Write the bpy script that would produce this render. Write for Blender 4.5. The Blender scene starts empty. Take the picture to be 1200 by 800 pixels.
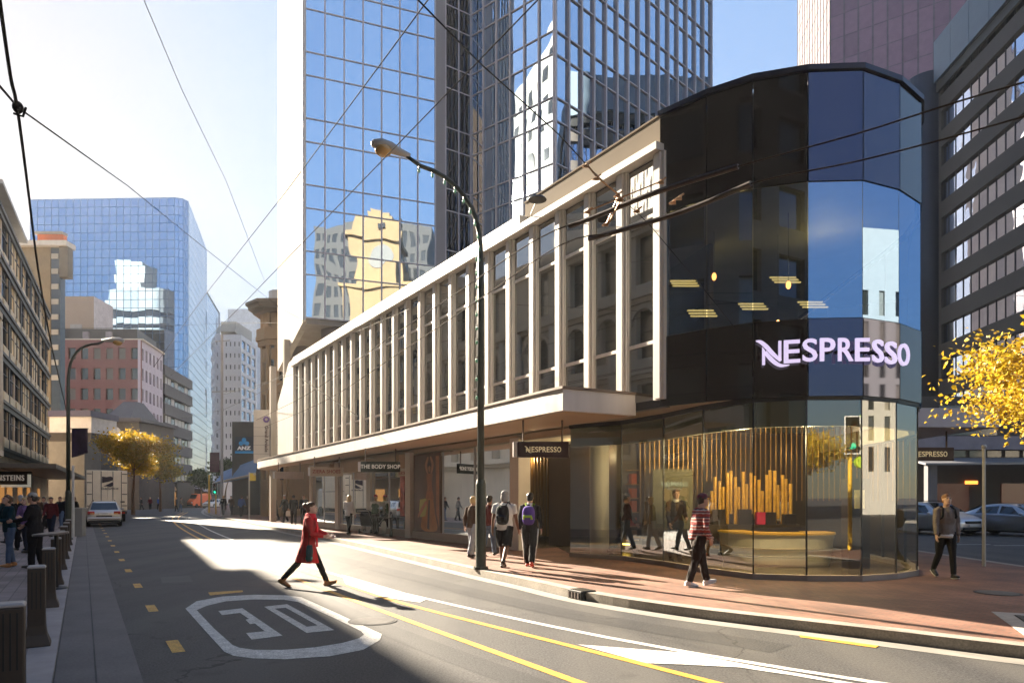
import bpy, math, random
from mathutils import Vector as V, Matrix as M4, noise as NZ
R = math.radians
random.seed(11)
sc = bpy.context.scene
col = sc.collection
CAM_Z = 1.68; F = 800.0; HZ = 583.0

# ------------------------------------------------------------------ objects
def P(px, py, Y): return V(((px-600)/F*Y, Y, CAM_Z+(HZ-py)/F*Y))
def X(px, Y): return (px-600)/F*Y
def Zp(py, Y): return CAM_Z+(HZ-py)/F*Y
def G(px, py, z=0.0):
    Y = (CAM_Z-z)*F/(py-HZ); return V(((px-600)/F*Y, Y, z))

def tag(o, label=None, cat=None, group=None, kind=None):
    if label: o['label'] = label
    if cat: o['category'] = cat
    if group: o['group'] = group
    if kind: o['kind'] = kind
    return o
def empty(name, loc=(0,0,0), rz=0.0, label=None, cat=None, group=None):
    o = bpy.data.objects.new(name, None); col.objects.link(o)
    o.location = loc; o.rotation_euler = (0,0,rz); o.empty_display_size = .2
    return tag(o, label, cat, group)
def kids(o): return [c for c in bpy.data.objects if c.parent is o]
def copy_tree(o, parent=None):
    c = o.copy(); col.objects.link(c)
    if parent: c.parent = parent
    for ch in o.children: copy_tree(ch, c)
    return c

class MB:
    def __init__(s): s.v=[]; s.f=[]; s.m=[]
    def face(s, pts, m=0):
        b=len(s.v); s.v += [tuple(p) for p in pts]; s.f.append(tuple(range(b,b+len(pts)))); s.m.append(m)
    def add(s, vs, fs, m=0):
        b=len(s.v); s.v += [tuple(p) for p in vs]
        for f in fs: s.f.append(tuple(i+b for i in f)); s.m.append(m)
    def box(s, x0,x1,y0,y1,z0,z1, m=0, fr=None):
        vs=[(x,y,z) for z in (z0,z1) for x,y in ((x0,y0),(x1,y0),(x1,y1),(x0,y1))]
        if fr: vs=[fr(*p) for p in vs]
        s.add(vs,[(0,3,2,1),(4,5,6,7),(0,1,5,4),(1,2,6,5),(2,3,7,6),(3,0,4,7)],m)
    def prism(s, poly, z0, z1, m=0, top=True, bot=True, mt=None):
        n=len(poly)
        zt = z1 if callable(z1) else (lambda p: z1)
        vs=[(p[0],p[1],z0) for p in poly]+[(p[0],p[1],zt(p)) for p in poly]
        b=len(s.v); s.v+=vs
        for i in range(n):
            j=(i+1)%n; s.f.append((b+i,b+j,b+n+j,b+n+i)); s.m.append(m)
        if top: s.f.append(tuple(b+n+i for i in range(n))); s.m.append(m if mt is None else mt)
        if bot: s.f.append(tuple(b+n-1-i for i in range(n))); s.m.append(m)
    def tube(s, pts, rads, n=8, m=0, caps=True, ref=(0,1,0)):
        pts=[V(p) for p in pts]; k=len(pts)
        if not isinstance(rads,(list,tuple)): rads=[rads]*k
        b=len(s.v); ref=V(ref)
        for i,p in enumerate(pts):
            d=(pts[min(i+1,k-1)]-pts[max(i-1,0)]); d.normalize()
            sd=ref.cross(d)
            if sd.length<.25: sd=V((.31,.22,.93)).cross(d)
            if sd.length<.1: sd=V((.9,.1,.1)).cross(d)
            sd.normalize(); up=d.cross(sd)
            r=rads[i]; rx,ry=(r if isinstance(r,(list,tuple)) else (r,r))
            for q in range(n):
                a=2*math.pi*q/n
                s.v.append(tuple(p+sd*(rx*math.cos(a))+up*(ry*math.sin(a))))
        for i in range(k-1):
            for q in range(n):
                q2=(q+1)%n
                s.f.append((b+i*n+q,b+i*n+q2,b+(i+1)*n+q2,b+(i+1)*n+q)); s.m.append(m)
        if caps:
            s.f.append(tuple(b+n-1-q for q in range(n))); s.m.append(m)
            s.f.append(tuple(b+(k-1)*n+q for q in range(n))); s.m.append(m)
    def ell(s, c, r, n=12, h=8, m=0, fn=None):
        c=V(c); r=r if isinstance(r,(list,tuple)) else (r,r,r)
        b=len(s.v)
        s.v.append(None)
        for i in range(1,h):
            t=math.pi*i/h
            for q in range(n):
                a=2*math.pi*q/n
                s.v.append((c.x+r[0]*math.sin(t)*math.cos(a), c.y+r[1]*math.sin(t)*math.sin(a), c.z+r[2]*math.cos(t)))
        s.v[b]=(c.x,c.y,c.z+r[2]); s.v.append((c.x,c.y,c.z-r[2])); e=len(s.v)-1
        for q in range(n):
            q2=(q+1)%n
            s.f.append((b,b+1+q,b+1+q2)); s.m.append(m)
            s.f.append((e,b+1+(h-2)*n+q2,b+1+(h-2)*n+q)); s.m.append(m)
        for i in range(h-2):
            for q in range(n):
                q2=(q+1)%n; s.f.append((b+1+i*n+q,b+1+(i+1)*n+q,b+1+(i+1)*n+q2,b+1+i*n+q2)); s.m.append(m)
    def cyl(s, c0, c1, r0, r1=None, n=12, m=0): s.tube([c0,c1],[r0,r0 if r1 is None else r1],n,m)
    def loft(s, rings, m=0, caps=True, closed=True):
        n=len(rings[0]); b=len(s.v)
        for r in rings: s.v += [tuple(p) for p in r]
        for i in range(len(rings)-1):
            for q in range(n if closed else n-1):
                q2=(q+1)%n; s.f.append((b+i*n+q,b+i*n+q2,b+(i+1)*n+q2,b+(i+1)*n+q)); s.m.append(m)
        if caps:
            s.f.append(tuple(b+n-1-q for q in range(n))); s.m.append(m)
            s.f.append(tuple(b+(len(rings)-1)*n+q for q in range(n))); s.m.append(m)
    def mesh(s, name, mats, smooth=False):
        me=bpy.data.meshes.new(name); me.from_pydata(s.v,[],s.f)
        for mt in (mats if isinstance(mats,(list,tuple)) else [mats]): me.materials.append(mt)
        me.polygons.foreach_set('material_index', s.m)
        if smooth: me.polygons.foreach_set('use_smooth',[True]*len(s.f))
        me.update(); return me
    def build(s, name, mats, parent=None, smooth=False, loc=None, rot=None, **kw):
        o=bpy.data.objects.new(name, s.mesh(name,mats,smooth)); col.objects.link(o)
        if parent: o.parent=parent
        if loc is not None: o.location=loc
        if rot is not None: o.rotation_euler=rot
        return tag(o, **kw) if kw else o

def bevel(o, w, seg=2):
    b=o.modifiers.new('bevel','BEVEL'); b.width=w; b.segments=seg; b.limit_method='ANGLE'; b.angle_limit=R(35)
    return o
def evaluated(o, name):
    dg=bpy.context.evaluated_depsgraph_get(); dg.update()
    me=bpy.data.meshes.new_from_object(o.evaluated_get(dg)); me.name=name; return me
def remeshed(mb, name, mat, voxel, parent=None, smooth_it=3, fold=0):
    tmp=mb.build('tmp_mesh', mat)
    r=tmp.modifiers.new('r','REMESH'); r.mode='VOXEL'; r.voxel_size=voxel; r.use_smooth_shade=True
    if smooth_it:
        q=tmp.modifiers.new('s','SMOOTH'); q.iterations=smooth_it; q.factor=.5
    me=evaluated(tmp,name)
    me.materials.clear(); me.materials.append(mat)
    old=tmp.data; bpy.data.objects.remove(tmp); bpy.data.meshes.remove(old)
    if fold:
        nr=[v.normal.copy() for v in me.vertices]
        for v,n_ in zip(me.vertices,nr):
            p=v.co.copy(); v.co=p+n_*(fold*(NZ.noise(V((p.x*13,p.y*13,p.z*6.5)))+.5*NZ.noise(V((p.x*24+5,p.y*24,p.z*11)))))
    o=bpy.data.objects.new(name,me); col.objects.link(o)
    if parent: o.parent=parent
    return o
def text_obj(txt, size, mat, parent=None, name='lettering', ext=.01, bold=0.0, mw=None, space=1.0, xs=1.0, align='CENTER'):
    """flat lettering in the local XZ plane facing -Y, centred, converted to a mesh"""
    cu=bpy.data.curves.new('txt','FONT'); cu.body=txt; cu.size=size; cu.extrude=ext; cu.offset=bold
    cu.align_x=align; cu.align_y='CENTER'; cu.space_character=space; cu.resolution_u=4
    t=bpy.data.objects.new('txt',cu); col.objects.link(t)
    me=evaluated(t,name); bpy.data.objects.remove(t); bpy.data.curves.remove(cu)
    me.transform(M4.Diagonal((xs,1,1,1))); me.transform(M4.Rotation(R(90),4,'X'))
    me.materials.clear(); me.materials.append(mat)
    o=bpy.data.objects.new(name,me); col.objects.link(o)
    if parent: o.parent=parent
    if mw is not None: o.matrix_local=mw
    return o

class Fr:
    """a vertical plane from A to B: p(s, o, z) with o measured outwards"""
    def __init__(s, A, B, out=None):
        s.A=V((A[0],A[1])); d=V((B[0],B[1]))-s.A; s.L=d.length; s.u=d/s.L
        n=V((s.u.y,-s.u.x)); t=(V(out)-s.A) if out is not None else -s.A
        s.n = n if n.dot(t)>0 else -n
        s.rz=math.atan2(s.u.y,s.u.x)
    def p(s, a, o, z): q=s.A+s.u*a+s.n*o; return V((q.x,q.y,z))
    def box(s, mb, s0,s1,o0,o1,z0,z1,m=0): mb.box(s0,s1,o0,o1,z0,z1,m,fr=s.p)
    def mat(s, a, o, z):
        """matrix for something modelled in local XZ facing -Y, put on this plane"""
        xa=s.u if (s.u.x*(-s.n.y)-s.u.y*(-s.n.x))>0 else -s.u
        ya=-s.n; m=M4(((xa.x,ya.x,0,0),(xa.y,ya.y,0,0),(0,0,1,0),(0,0,0,1)))
        return M4.Translation(s.p(a,o,z)) @ m

def smooth_line(pts, k=6):
    out=[]; n=len(pts); pts=[V(p) for p in pts]
    for i in range(n-1):
        p0=pts[max(i-1,0)]; p1=pts[i]; p2=pts[i+1]; p3=pts[min(i+2,n-1)]
        for j in range(k):
            t=j/k; out.append(.5*((2*p1)+(p2-p0)*t+(2*p0-5*p1+4*p2-p3)*t*t+(3*p1-p0-3*p2+p3)*t**3))
    out.append(pts[-1]); return out
def offset_line(pts, d):
    out=[]; n=len(pts)
    for i,p in enumerate(pts):
        t=(V(pts[min(i+1,n-1)][:2])-V(pts[max(i-1,0)][:2])).normalized()
        out.append(V((p[0]+t.y*d, p[1]-t.x*d)))
    return out
def strip(mb, a, b, z, m=0):
    for i in range(len(a)-1):
        mb.face([(a[i][0],a[i][1],z),(a[i+1][0],a[i+1][1],z),(b[i+1][0],b[i+1][1],z),(b[i][0],b[i][1],z)],m)

# ---------------------------------------------------------------- materials
MATS={}
def nodes(m): return m.node_tree.nodes, m.node_tree.links
def mat(name, c, rough=.6, metal=0.0, noise=.18, scale=1.2, fine=0.0, fscale=30, bump=0.0, bscale=8, spec=.5, ior=1.45, emit=None, es=0.0, stretch=None, coat=0.0, dirt=0.0, sheen=0.0):
    if name in MATS: return MATS[name]
    m=bpy.data.materials.new(name); m.use_nodes=True; N,L=nodes(m); b=N['Principled BSDF']
    c=tuple(c)+(1,) if len(c)==3 else c
    b.inputs['Roughness'].default_value=rough; b.inputs['Metallic'].default_value=metal
    b.inputs['Specular IOR Level'].default_value=spec; b.inputs['IOR'].default_value=ior
    b.inputs['Coat Weight'].default_value=coat
    tc=N.new('ShaderNodeTexCoord'); src=tc.outputs['Object']
    if stretch:
        mp=N.new('ShaderNodeMapping'); mp.inputs['Scale'].default_value=stretch; L.new(src,mp.inputs[0]); src=mp.outputs[0]
    n=N.new('ShaderNodeTexNoise'); n.inputs['Scale'].default_value=scale; n.inputs['Detail'].default_value=6; n.inputs['Roughness'].default_value=.6
    L.new(src,n.inputs['Vector'])
    mr=N.new('ShaderNodeMapRange'); mr.inputs[1].default_value=.25; mr.inputs[2].default_value=.75
    mr.inputs[3].default_value=1-noise; mr.inputs[4].default_value=1+noise; L.new(n.outputs[0],mr.inputs[0])
    fac=mr.outputs[0]
    if fine:
        n2=N.new('ShaderNodeTexNoise'); n2.inputs['Scale'].default_value=fscale; n2.inputs['Detail'].default_value=3
        L.new(tc.outputs['Object'],n2.inputs['Vector'])
        m2=N.new('ShaderNodeMapRange'); m2.inputs[1].default_value=.3; m2.inputs[2].default_value=.7
        m2.inputs[3].default_value=1-fine; m2.inputs[4].default_value=1+fine; L.new(n2.outputs[0],m2.inputs[0])
        mu=N.new('ShaderNodeMath'); mu.operation='MULTIPLY'; L.new(fac,mu.inputs[0]); L.new(m2.outputs[0],mu.inputs[1]); fac=mu.outputs[0]
    vm=N.new('ShaderNodeVectorMath'); vm.operation='SCALE'; vm.inputs[0].default_value=c[:3]; L.new(fac,vm.inputs['Scale'])
    L.new(vm.outputs[0],b.inputs['Base Color'])
    if bump:
        n3=N.new('ShaderNodeTexNoise'); n3.inputs['Scale'].default_value=bscale; n3.inputs['Detail'].default_value=4
        L.new(src,n3.inputs['Vector'])
        bp=N.new('ShaderNodeBump'); bp.inputs['Strength'].default_value=bump; bp.inputs['Distance'].default_value=.02
        L.new(n3.outputs[0],bp.inputs['Height']); L.new(bp.outputs[0],b.inputs['Normal'])
    if emit:
        b.inputs['Emission Color'].default_value=tuple(emit)+(1,); b.inputs['Emission Strength'].default_value=es
    MATS[name]=m; return m
def mirror_glass(name, c, rough=.015, wave=.012, wscale=.5):
    """coated tower glass: a tinted mirror, a little wavy"""
    m=bpy.data.materials.new(name); m.use_nodes=True; N,L=nodes(m); b=N['Principled BSDF']
    b.inputs['Base Color'].default_value=tuple(c)+(1,); b.inputs['Metallic'].default_value=1; b.inputs['Roughness'].default_value=rough
    g=N.new('ShaderNodeNewGeometry'); n=N.new('ShaderNodeTexNoise'); n.inputs['Scale'].default_value=wscale; n.inputs['Detail'].default_value=1
    L.new(g.outputs['Position'],n.inputs['Vector'])
    bp=N.new('ShaderNodeBump'); bp.inputs['Strength'].default_value=1; bp.inputs['Distance'].default_value=wave
    L.new(n.outputs[0],bp.inputs['Height']); L.new(bp.outputs[0],b.inputs['Normal'])
    return m
def clear_glass(name, tint, base=.08, gl=(1,1,1), wave=.0, ior=1.5):
    m=bpy.data.materials.new(name); m.use_nodes=True; N,L=nodes(m); N.remove(N['Principled BSDF'])
    out=N['Material Output']; t=N.new('ShaderNodeBsdfTransparent'); t.inputs[0].default_value=tuple(tint)+(1,)
    g=N.new('ShaderNodeBsdfGlossy'); g.inputs['Color'].default_value=tuple(gl)+(1,); g.inputs['Roughness'].default_value=.01
    fr=N.new('ShaderNodeFresnel'); fr.inputs[0].default_value=ior
    mm=N.new('ShaderNodeMapRange'); mm.inputs[1].default_value=0; mm.inputs[2].default_value=1; mm.inputs[3].default_value=base; mm.inputs[4].default_value=1
    L.new(fr.outputs[0],mm.inputs[0]); mx=N.new('ShaderNodeMixShader'); L.new(mm.outputs[0],mx.inputs[0]); L.new(t.outputs[0],mx.inputs[1]); L.new(g.outputs[0],mx.inputs[2])
    if wave:
        ge=N.new('ShaderNodeNewGeometry'); n=N.new('ShaderNodeTexNoise'); n.inputs['Scale'].default_value=.7; n.inputs['Detail'].default_value=1
        L.new(ge.outputs['Position'],n.inputs['Vector']); bp=N.new('ShaderNodeBump'); bp.inputs['Strength'].default_value=1; bp.inputs['Distance'].default_value=wave
        L.new(n.outputs[0],bp.inputs['Height']); L.new(bp.outputs[0],g.inputs['Normal'])
    L.new(mx.outputs[0],out.inputs[0]); return m
def emis(name,c,s): return mat(name,(.02,.02,.02),emit=c,es=s,noise=0)
# ---------------------------------------------------------------- camera, light, sky
AZ=R(-40.6); EL=R(24.0)
cd=bpy.data.cameras.new('camera'); cam=bpy.data.objects.new('camera',cd); col.objects.link(cam)
cam.location=(0,0,CAM_Z); cam.rotation_euler=(R(90),0,0)
cd.sensor_width=36; cd.lens=24; cd.shift_y=(HZ-400)/1200; cd.clip_start=.05; cd.clip_end=6000
sc.camera=cam
w=bpy.data.worlds.new('World'); sc.world=w; w.use_nodes=True
N,L=w.node_tree.nodes,w.node_tree.links; bg=N['Background']
sk=N.new('ShaderNodeTexSky'); sk.sky_type='NISHITA'; sk.sun_disc=False; sk.sun_elevation=EL; sk.sun_rotation=AZ
sk.air_density=1.0; sk.dust_density=.45; sk.ozone_density=1.8; sk.altitude=20
bw_=N.new('ShaderNodeRGBToBW'); L.new(sk.outputs[0],bw_.inputs[0])      # soften the range between the glare by the sun and the blue
ma=N.new('ShaderNodeMath'); ma.operation='MULTIPLY_ADD'; ma.inputs[1].default_value=.80; ma.inputs[2].default_value=1; L.new(bw_.outputs[0],ma.inputs[0])
dv=N.new('ShaderNodeMath'); dv.operation='DIVIDE'; dv.inputs[0].default_value=1; L.new(ma.outputs[0],dv.inputs[1])
vs_=N.new('ShaderNodeVectorMath'); vs_.operation='SCALE'; L.new(sk.outputs[0],vs_.inputs[0]); L.new(dv.outputs[0],vs_.inputs['Scale'])
L.new(vs_.outputs[0],bg.inputs[0]); bg.inputs[1].default_value=.094
sd=bpy.data.lights.new('sun','SUN'); so=bpy.data.objects.new('sun',sd); col.objects.link(so)
sd.energy=5.0; sd.angle=R(.55); sd.color=(1,.86,.67)
sun_dir=V((math.sin(AZ)*math.cos(EL), math.cos(AZ)*math.cos(EL), math.sin(EL)))
so.rotation_euler=sun_dir.to_track_quat('Z','Y').to_euler(); so.location=sun_dir*150
sc.view_settings.view_transform='Standard'; sc.view_settings.look='None'; sc.view_settings.exposure=2.85; sc.view_settings.gamma=1
cy=sc.cycles; cy.max_bounces=10; cy.transparent_max_bounces=16; cy.diffuse_bounces=3; cy.glossy_bounces=5
cy.caustics_reflective=False; cy.caustics_refractive=False; cy.sample_clamp_indirect=6; cy.use_denoising=True

# ---------------------------------------------------------------- ground
def asphalt(name, c, c2):
    m=mat(name,c,rough=.66,noise=.28,scale=.35,fine=.7,fscale=42,bump=.35,bscale=110,spec=.32)
    N,L=nodes(m); b=N['Principled BSDF']; src=b.inputs['Base Color'].links[0].from_socket
    tc=N.new('ShaderNodeTexCoord'); mp=N.new('ShaderNodeMapping'); mp.inputs['Rotation'].default_value=(0,0,R(-32)); mp.inputs['Scale'].default_value=(1.1,.06,1)
    n=N.new('ShaderNodeTexNoise'); n.inputs['Scale'].default_value=1.0; n.inputs['Detail'].default_value=3; L.new(tc.outputs['Object'],mp.inputs[0]); L.new(mp.outputs[0],n.inputs['Vector'])
    cr=N.new('ShaderNodeMapRange'); cr.inputs[1].default_value=.42; cr.inputs[2].default_value=.62; L.new(n.outputs[0],cr.inputs[0])
    vo=N.new('ShaderNodeTexVoronoi'); vo.inputs['Scale'].default_value=90; L.new(tc.outputs['Object'],vo.inputs['Vector'])
    gt=N.new('ShaderNodeMath'); gt.operation='LESS_THAN'; gt.inputs[1].default_value=.22; L.new(vo.outputs['Distance'],gt.inputs[0])
    mx=N.new('ShaderNodeMix'); mx.data_type='RGBA'; mx.blend_type='MIX'; L.new(src,mx.inputs[6]); mx.inputs[7].default_value=tuple(c2)+(1,)
    mul=N.new('ShaderNodeMath'); mul.operation='MULTIPLY'; mul.inputs[1].default_value=.55; L.new(cr.outputs[0],mul.inputs[0]); L.new(mul.outputs[0],mx.inputs[0])
    m2=N.new('ShaderNodeMix'); m2.data_type='RGBA'; L.new(mx.outputs[2],m2.inputs[6]); m2.inputs[7].default_value=(.15,.143,.13,1)
    mu=N.new('ShaderNodeMath'); mu.operation='MULTIPLY'; mu.inputs[1].default_value=.55; L.new(gt.outputs[0],mu.inputs[0]); L.new(mu.outputs[0],m2.inputs[0])
    # hairline cracks
    nz=N.new('ShaderNodeTexNoise'); nz.inputs['Scale'].default_value=1.3; nz.inputs['Detail'].default_value=4; L.new(tc.outputs['Object'],nz.inputs['Vector'])
    va=N.new('ShaderNodeVectorMath'); va.operation='MULTIPLY_ADD'; va.inputs[1].default_value=(.9,.9,.9); L.new(nz.outputs['Color'],va.inputs[0]); L.new(tc.outputs['Object'],va.inputs[2])
    v2=N.new('ShaderNodeTexVoronoi'); v2.feature='DISTANCE_TO_EDGE'; v2.inputs['Scale'].default_value=.28; L.new(va.outputs[0],v2.inputs['Vector'])
    lt=N.new('ShaderNodeMath'); lt.operation='LESS_THAN'; lt.inputs[1].default_value=.0035; L.new(v2.outputs['Distance'],lt.inputs[0])
    ms=N.new('ShaderNodeMath'); ms.operation='MULTIPLY'; L.new(lt.outputs[0],ms.inputs[0]); L.new(cr.outputs[0],ms.inputs[1])
    m3=N.new('ShaderNodeMix'); m3.data_type='RGBA'; L.new(ms.outputs[0],m3.inputs[0]); L.new(m2.outputs[2],m3.inputs[6]); m3.inputs[7].default_value=(.012,.011,.011,1)
    # oil drips and old stains
    n5=N.new('ShaderNodeTexNoise'); n5.inputs['Scale'].default_value=2.2; n5.inputs['Detail'].default_value=5; L.new(tc.outputs['Object'],n5.inputs['Vector'])
    r5=N.new('ShaderNodeMapRange'); r5.inputs[1].default_value=.60; r5.inputs[2].default_value=.74; r5.inputs[3].default_value=0; r5.inputs[4].default_value=.5; L.new(n5.outputs[0],r5.inputs[0])
    m4=N.new('ShaderNodeMix'); m4.data_type='RGBA'; L.new(r5.outputs[0],m4.inputs[0]); L.new(m3.outputs[2],m4.inputs[6]); m4.inputs[7].default_value=(.022,.021,.021,1)
    L.new(m4.outputs[2],b.inputs['Base Color'])
    return m
def brick_mat(name, c1, c2, mortar, bw, bh, rot=0, rough=.75, bump=.25, offset=.5):
    m=bpy.data.materials.new(name); m.use_nodes=True; N,L=nodes(m); b=N['Principled BSDF']; b.inputs['Roughness'].default_value=rough
    tc=N.new('ShaderNodeTexCoord'); mp=N.new('ShaderNodeMapping'); mp.inputs['Rotation'].default_value=(0,0,rot); L.new(tc.outputs['Object'],mp.inputs[0])
    br=N.new('ShaderNodeTexBrick'); L.new(mp.outputs[0],br.inputs['Vector']); br.inputs['Scale'].default_value=1
    br.inputs['Color1'].default_value=tuple(c1)+(1,); br.inputs['Color2'].default_value=tuple(c2)+(1,); br.inputs['Mortar'].default_value=tuple(mortar)+(1,)
    br.inputs['Brick Width'].default_value=bw; br.inputs['Row Height'].default_value=bh; br.inputs['Mortar Size'].default_value=.009; br.offset=offset
    n=N.new('ShaderNodeTexNoise'); n.inputs['Scale'].default_value=.9; n.inputs['Detail'].default_value=6; L.new(tc.outputs['Object'],n.inputs['Vector'])
    mr=N.new('ShaderNodeMapRange'); mr.inputs[1].default_value=.3; mr.inputs[2].default_value=.7; mr.inputs[3].default_value=.58; mr.inputs[4].default_value=1.28; L.new(n.outputs[0],mr.inputs[0])
    vm=N.new('ShaderNodeVectorMath'); vm.operation='SCALE'; L.new(br.outputs[0],vm.inputs[0]); L.new(mr.outputs[0],vm.inputs['Scale']); L.new(vm.outputs[0],b.inputs['Base Color'])
    bp=N.new('ShaderNodeBump'); bp.inputs['Strength'].default_value=bump; bp.inputs['Distance'].default_value=.01; L.new(br.outputs['Fac'],bp.inputs['Height']); bp.invert=True; L.new(bp.outputs[0],b.inputs['Normal'])
    return m
M_road=asphalt('asphalt',(.048,.047,.048),(.092,.087,.08))
M_brick=brick_mat('red_pavers',(.22,.105,.07),(.17,.075,.05),(.11,.075,.055),.21,.105,R(57))
M_paver=brick_mat('grey_pavers',(.25,.205,.20),(.20,.16,.155),(.12,.10,.095),.42,.21,R(58))
M_kerb=mat('kerb_concrete',(.26,.235,.20),rough=.8,noise=.25,scale=2,fine=.2,fscale=40)
M_gutter=mat('gutter_concrete',(.11,.10,.098),rough=.7,noise=.25,scale=1.2,fine=.2,fscale=50)
M_white=mat('white_road_paint',(.48,.47,.44),rough=.6,noise=.30,scale=7,fine=.45,fscale=60)
M_yellow=mat('yellow_road_paint',(.52,.28,.035),rough=.6,noise=.30,scale=7,fine=.45,fscale=60)

mb=MB(); S=2500; mb.face([(-S,-S,0),(S,-S,0),(S,S,0),(-S,S,0)]); mb.build('road',M_road,kind='structure',label='grey asphalt street sheet with worn wheel tracks')

KR=smooth_line([(-62,140),(-47,105),(-35.6,79),(-26.7,61),(-19.9,49),(-13.4,37.5),(-6.7,25.9),(-4.05,21),(-1.0,15.2),(.25,12.95),(1.2,11.2),(2.45,9.67),(4.15,8.2),(5.45,7.05),(7.5,5.5),(9.6,4.2),(11.4,4.2),(12.4,6),(12.3,9),(11.8,15),(12.0,20),(15,60),(18,90)],6)
KR=[V((p[0],p[1])) for p in KR]
isl=list(KR)+[V((22,140))]
mb=MB(); mb.prism([tuple(p) for p in isl],-.05,.13,m=1,mt=0,bot=False); mb.build('pavement',[M_brick,M_kerb],kind='structure',label='red brick pavement round the corner shop')
mb=MB(); strip(mb,KR,offset_line(KR,-.24),.134); mb.build('kerb',M_kerb,kind='structure',label='pale concrete kerb along the brick pavement')
mb=MB(); strip(mb,offset_line(KR,.05),offset_line(KR,.34),.004); mb.build('gutter',mat('pale_gutter',(.24,.225,.20),rough=.7,noise=.2,scale=2),kind='structure',label='pale gutter strip under the brick kerb')

def LX(Y): return -.28-.628*Y
KL=smooth_line([(LX(-30),-30),(LX(0),0),(LX(6),6),(LX(20),20),(LX(35),35),(LX(50),50),(-39.5,62),(-52,85),(-60,108),(-64,140),(-72,190),(-80,260)],8)
KL=[V((p[0],p[1])) for p in KL]
mb=MB(); far=[V((p[0]-60,p[1]-10)) for p in KL][::-1]
mb.prism([tuple(p) for p in KL+far],-.05,.03,m=1,mt=0,bot=False); mb.build('pavement',[M_paver,M_kerb],kind='structure',label='pinkish grey paved footpath behind the bollards')
mb=MB(); strip(mb,offset_line(KL,.012),offset_line(KL,.33),.008); strip(mb,offset_line(KL,.345),offset_line(KL,.70),.006)
mb.build('gutter',M_gutter,kind='structure',label='concrete gutter slabs beside the bollards')
mb=MB(); strip(mb,offset_line(KL,-.27),offset_line(KL,-.004),.034); mb.build('kerb',mat('pale_stone_edge',(.34,.30,.285),rough=.8,noise=.2,scale=2),kind='structure',label='pale stone edging of the footpath')

# painted markings (flat paint on the road)
def gl(pts, z=.004): return [G(a,b) + V((0,0,z)) for a,b in pts]
mb=MB()
for i in range(16):
    Y0=5.1+2.62*i*(1+.004*i); c=V((LX(Y0)+.70+.62,Y0)); u=V((-.532,.847)); n=V((.847,.532))
    q=[c-u*.36-n*.065,c-u*.36+n*.065,c+u*.36+n*.065,c+u*.36-n*.065]
    mb.face([(p.x,p.y,.005) for p in q])
mb.build('road_marking',M_yellow,kind='structure',label='broken yellow no stopping line')
def ribbon(name,pts,wd,m,label,z=.005,k=5):
    pl=[V((p[0],p[1])) for p in smooth_line([tuple(p) for p in pts],k)]
    mb=MB(); strip(mb,offset_line(pl,-wd/2),offset_line(pl,wd/2),z); return mb.build(name,m,kind='structure',label=label)
ribbon('road_marking',[(3.9,1.1),(2.2,3.7),(.62,6.19),(-2.92,11.7),(-9.5,22.3),(-16.5,34.5),(-23,46.5),(-30,60.5),(-38,79)],.11,M_yellow,'yellow centre line')
ribbon('road_marking',[(5.2,1.2),(3.4,3.8),(1.85,6.19),(-1.54,10.6),(-3.1,13.0),(-9.15,22.5),(-16.15,34.7),(-22.65,46.7),(-29.6,60.7),(-37.6,79.2)],.11,M_yellow,'second yellow centre line')
ribbon('road_marking',[(6.2,3.9),(1.87,7.47),(-1.3,11.2),(-3.65,14.6),(-8.6,22.8),(-15.4,34.9),(-21.8,47)],.11,M_white,'white lane line')
mb=MB()
mb.face(gl([(677,755),(757,777),(800,778.5),(867,782),(933,792),(985,801),(1010,802),(900,783),(800,764.5)],.006))
mb.face(gl([(400,673),(452,688),(500,702),(492,706),(452,700),(405,684)],.007))
mb.build('road_marking',M_white,kind='structure',label='white painted wedge at the lane split')
mb=MB(); mb.face(gl([(936,744),(1030,756.5),(1026,759),(938,746.5)],.006)); mb.build('road_marking',M_yellow,kind='structure',label='short yellow dash near the kerb')
mb=MB(); mb.face(gl([(244,694),(284,691.5),(285,693.5),(246,697.5)],.006)); mb.build('road_marking',M_yellow,kind='structure',label='short yellow tick above the speed roundel')
def cz(l): return [(200+a/4.615,680+b/4.615) for a,b in l]
outer=cz([(80,152),(140,112),(280,86),(450,77),(620,80),(705,90),(900,178),(1080,262),(1142,290),(1132,322),(1040,375),(860,410),(620,426),(440,421),(340,408),(290,385),(185,270)])
inner=cz([(140,160),(200,135),(300,112),(450,102),(615,104),(690,116),(870,196),(1030,274),(1046,292),(1020,312),(930,338),(780,362),(600,376),(450,375),(372,364),(336,350),(235,260)])
mb=MB(); A=gl(outer,.005); B=gl(inner,.005)
for i in range(len(A)):
    j=(i+1)%len(A); mb.face([A[i],A[j],B[j],B[i]])
three=cz([(258,165),(388,150),(605,298),(438,320),(408,284),(510,275),(455,232),(430,236),(405,212),(425,208),(375,175),(278,187)])
mb.face(gl(three,.005))
o0=gl(cz([(505,142),(630,128),(885,268),(735,283)]),.005); i0=gl(cz([(562,152),(622,147),(796,243),(737,250)]),.005)
for i in range(4):
    j=(i+1)%4; mb.face([o0[i],o0[j],i0[j],i0[i]])
mb.build('road_marking',M_white,kind='structure',label='white 30 speed limit roundel painted on the road')
# side street dashes
mb=MB()
for x,y in ((17,24),(15.6,24.5),(19,21)): mb.box(x,x+1.6,y,y+.12,.003,.006)
mb.build('road_marking',M_white,kind='structure',label='white parking ticks in the side street')
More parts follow.
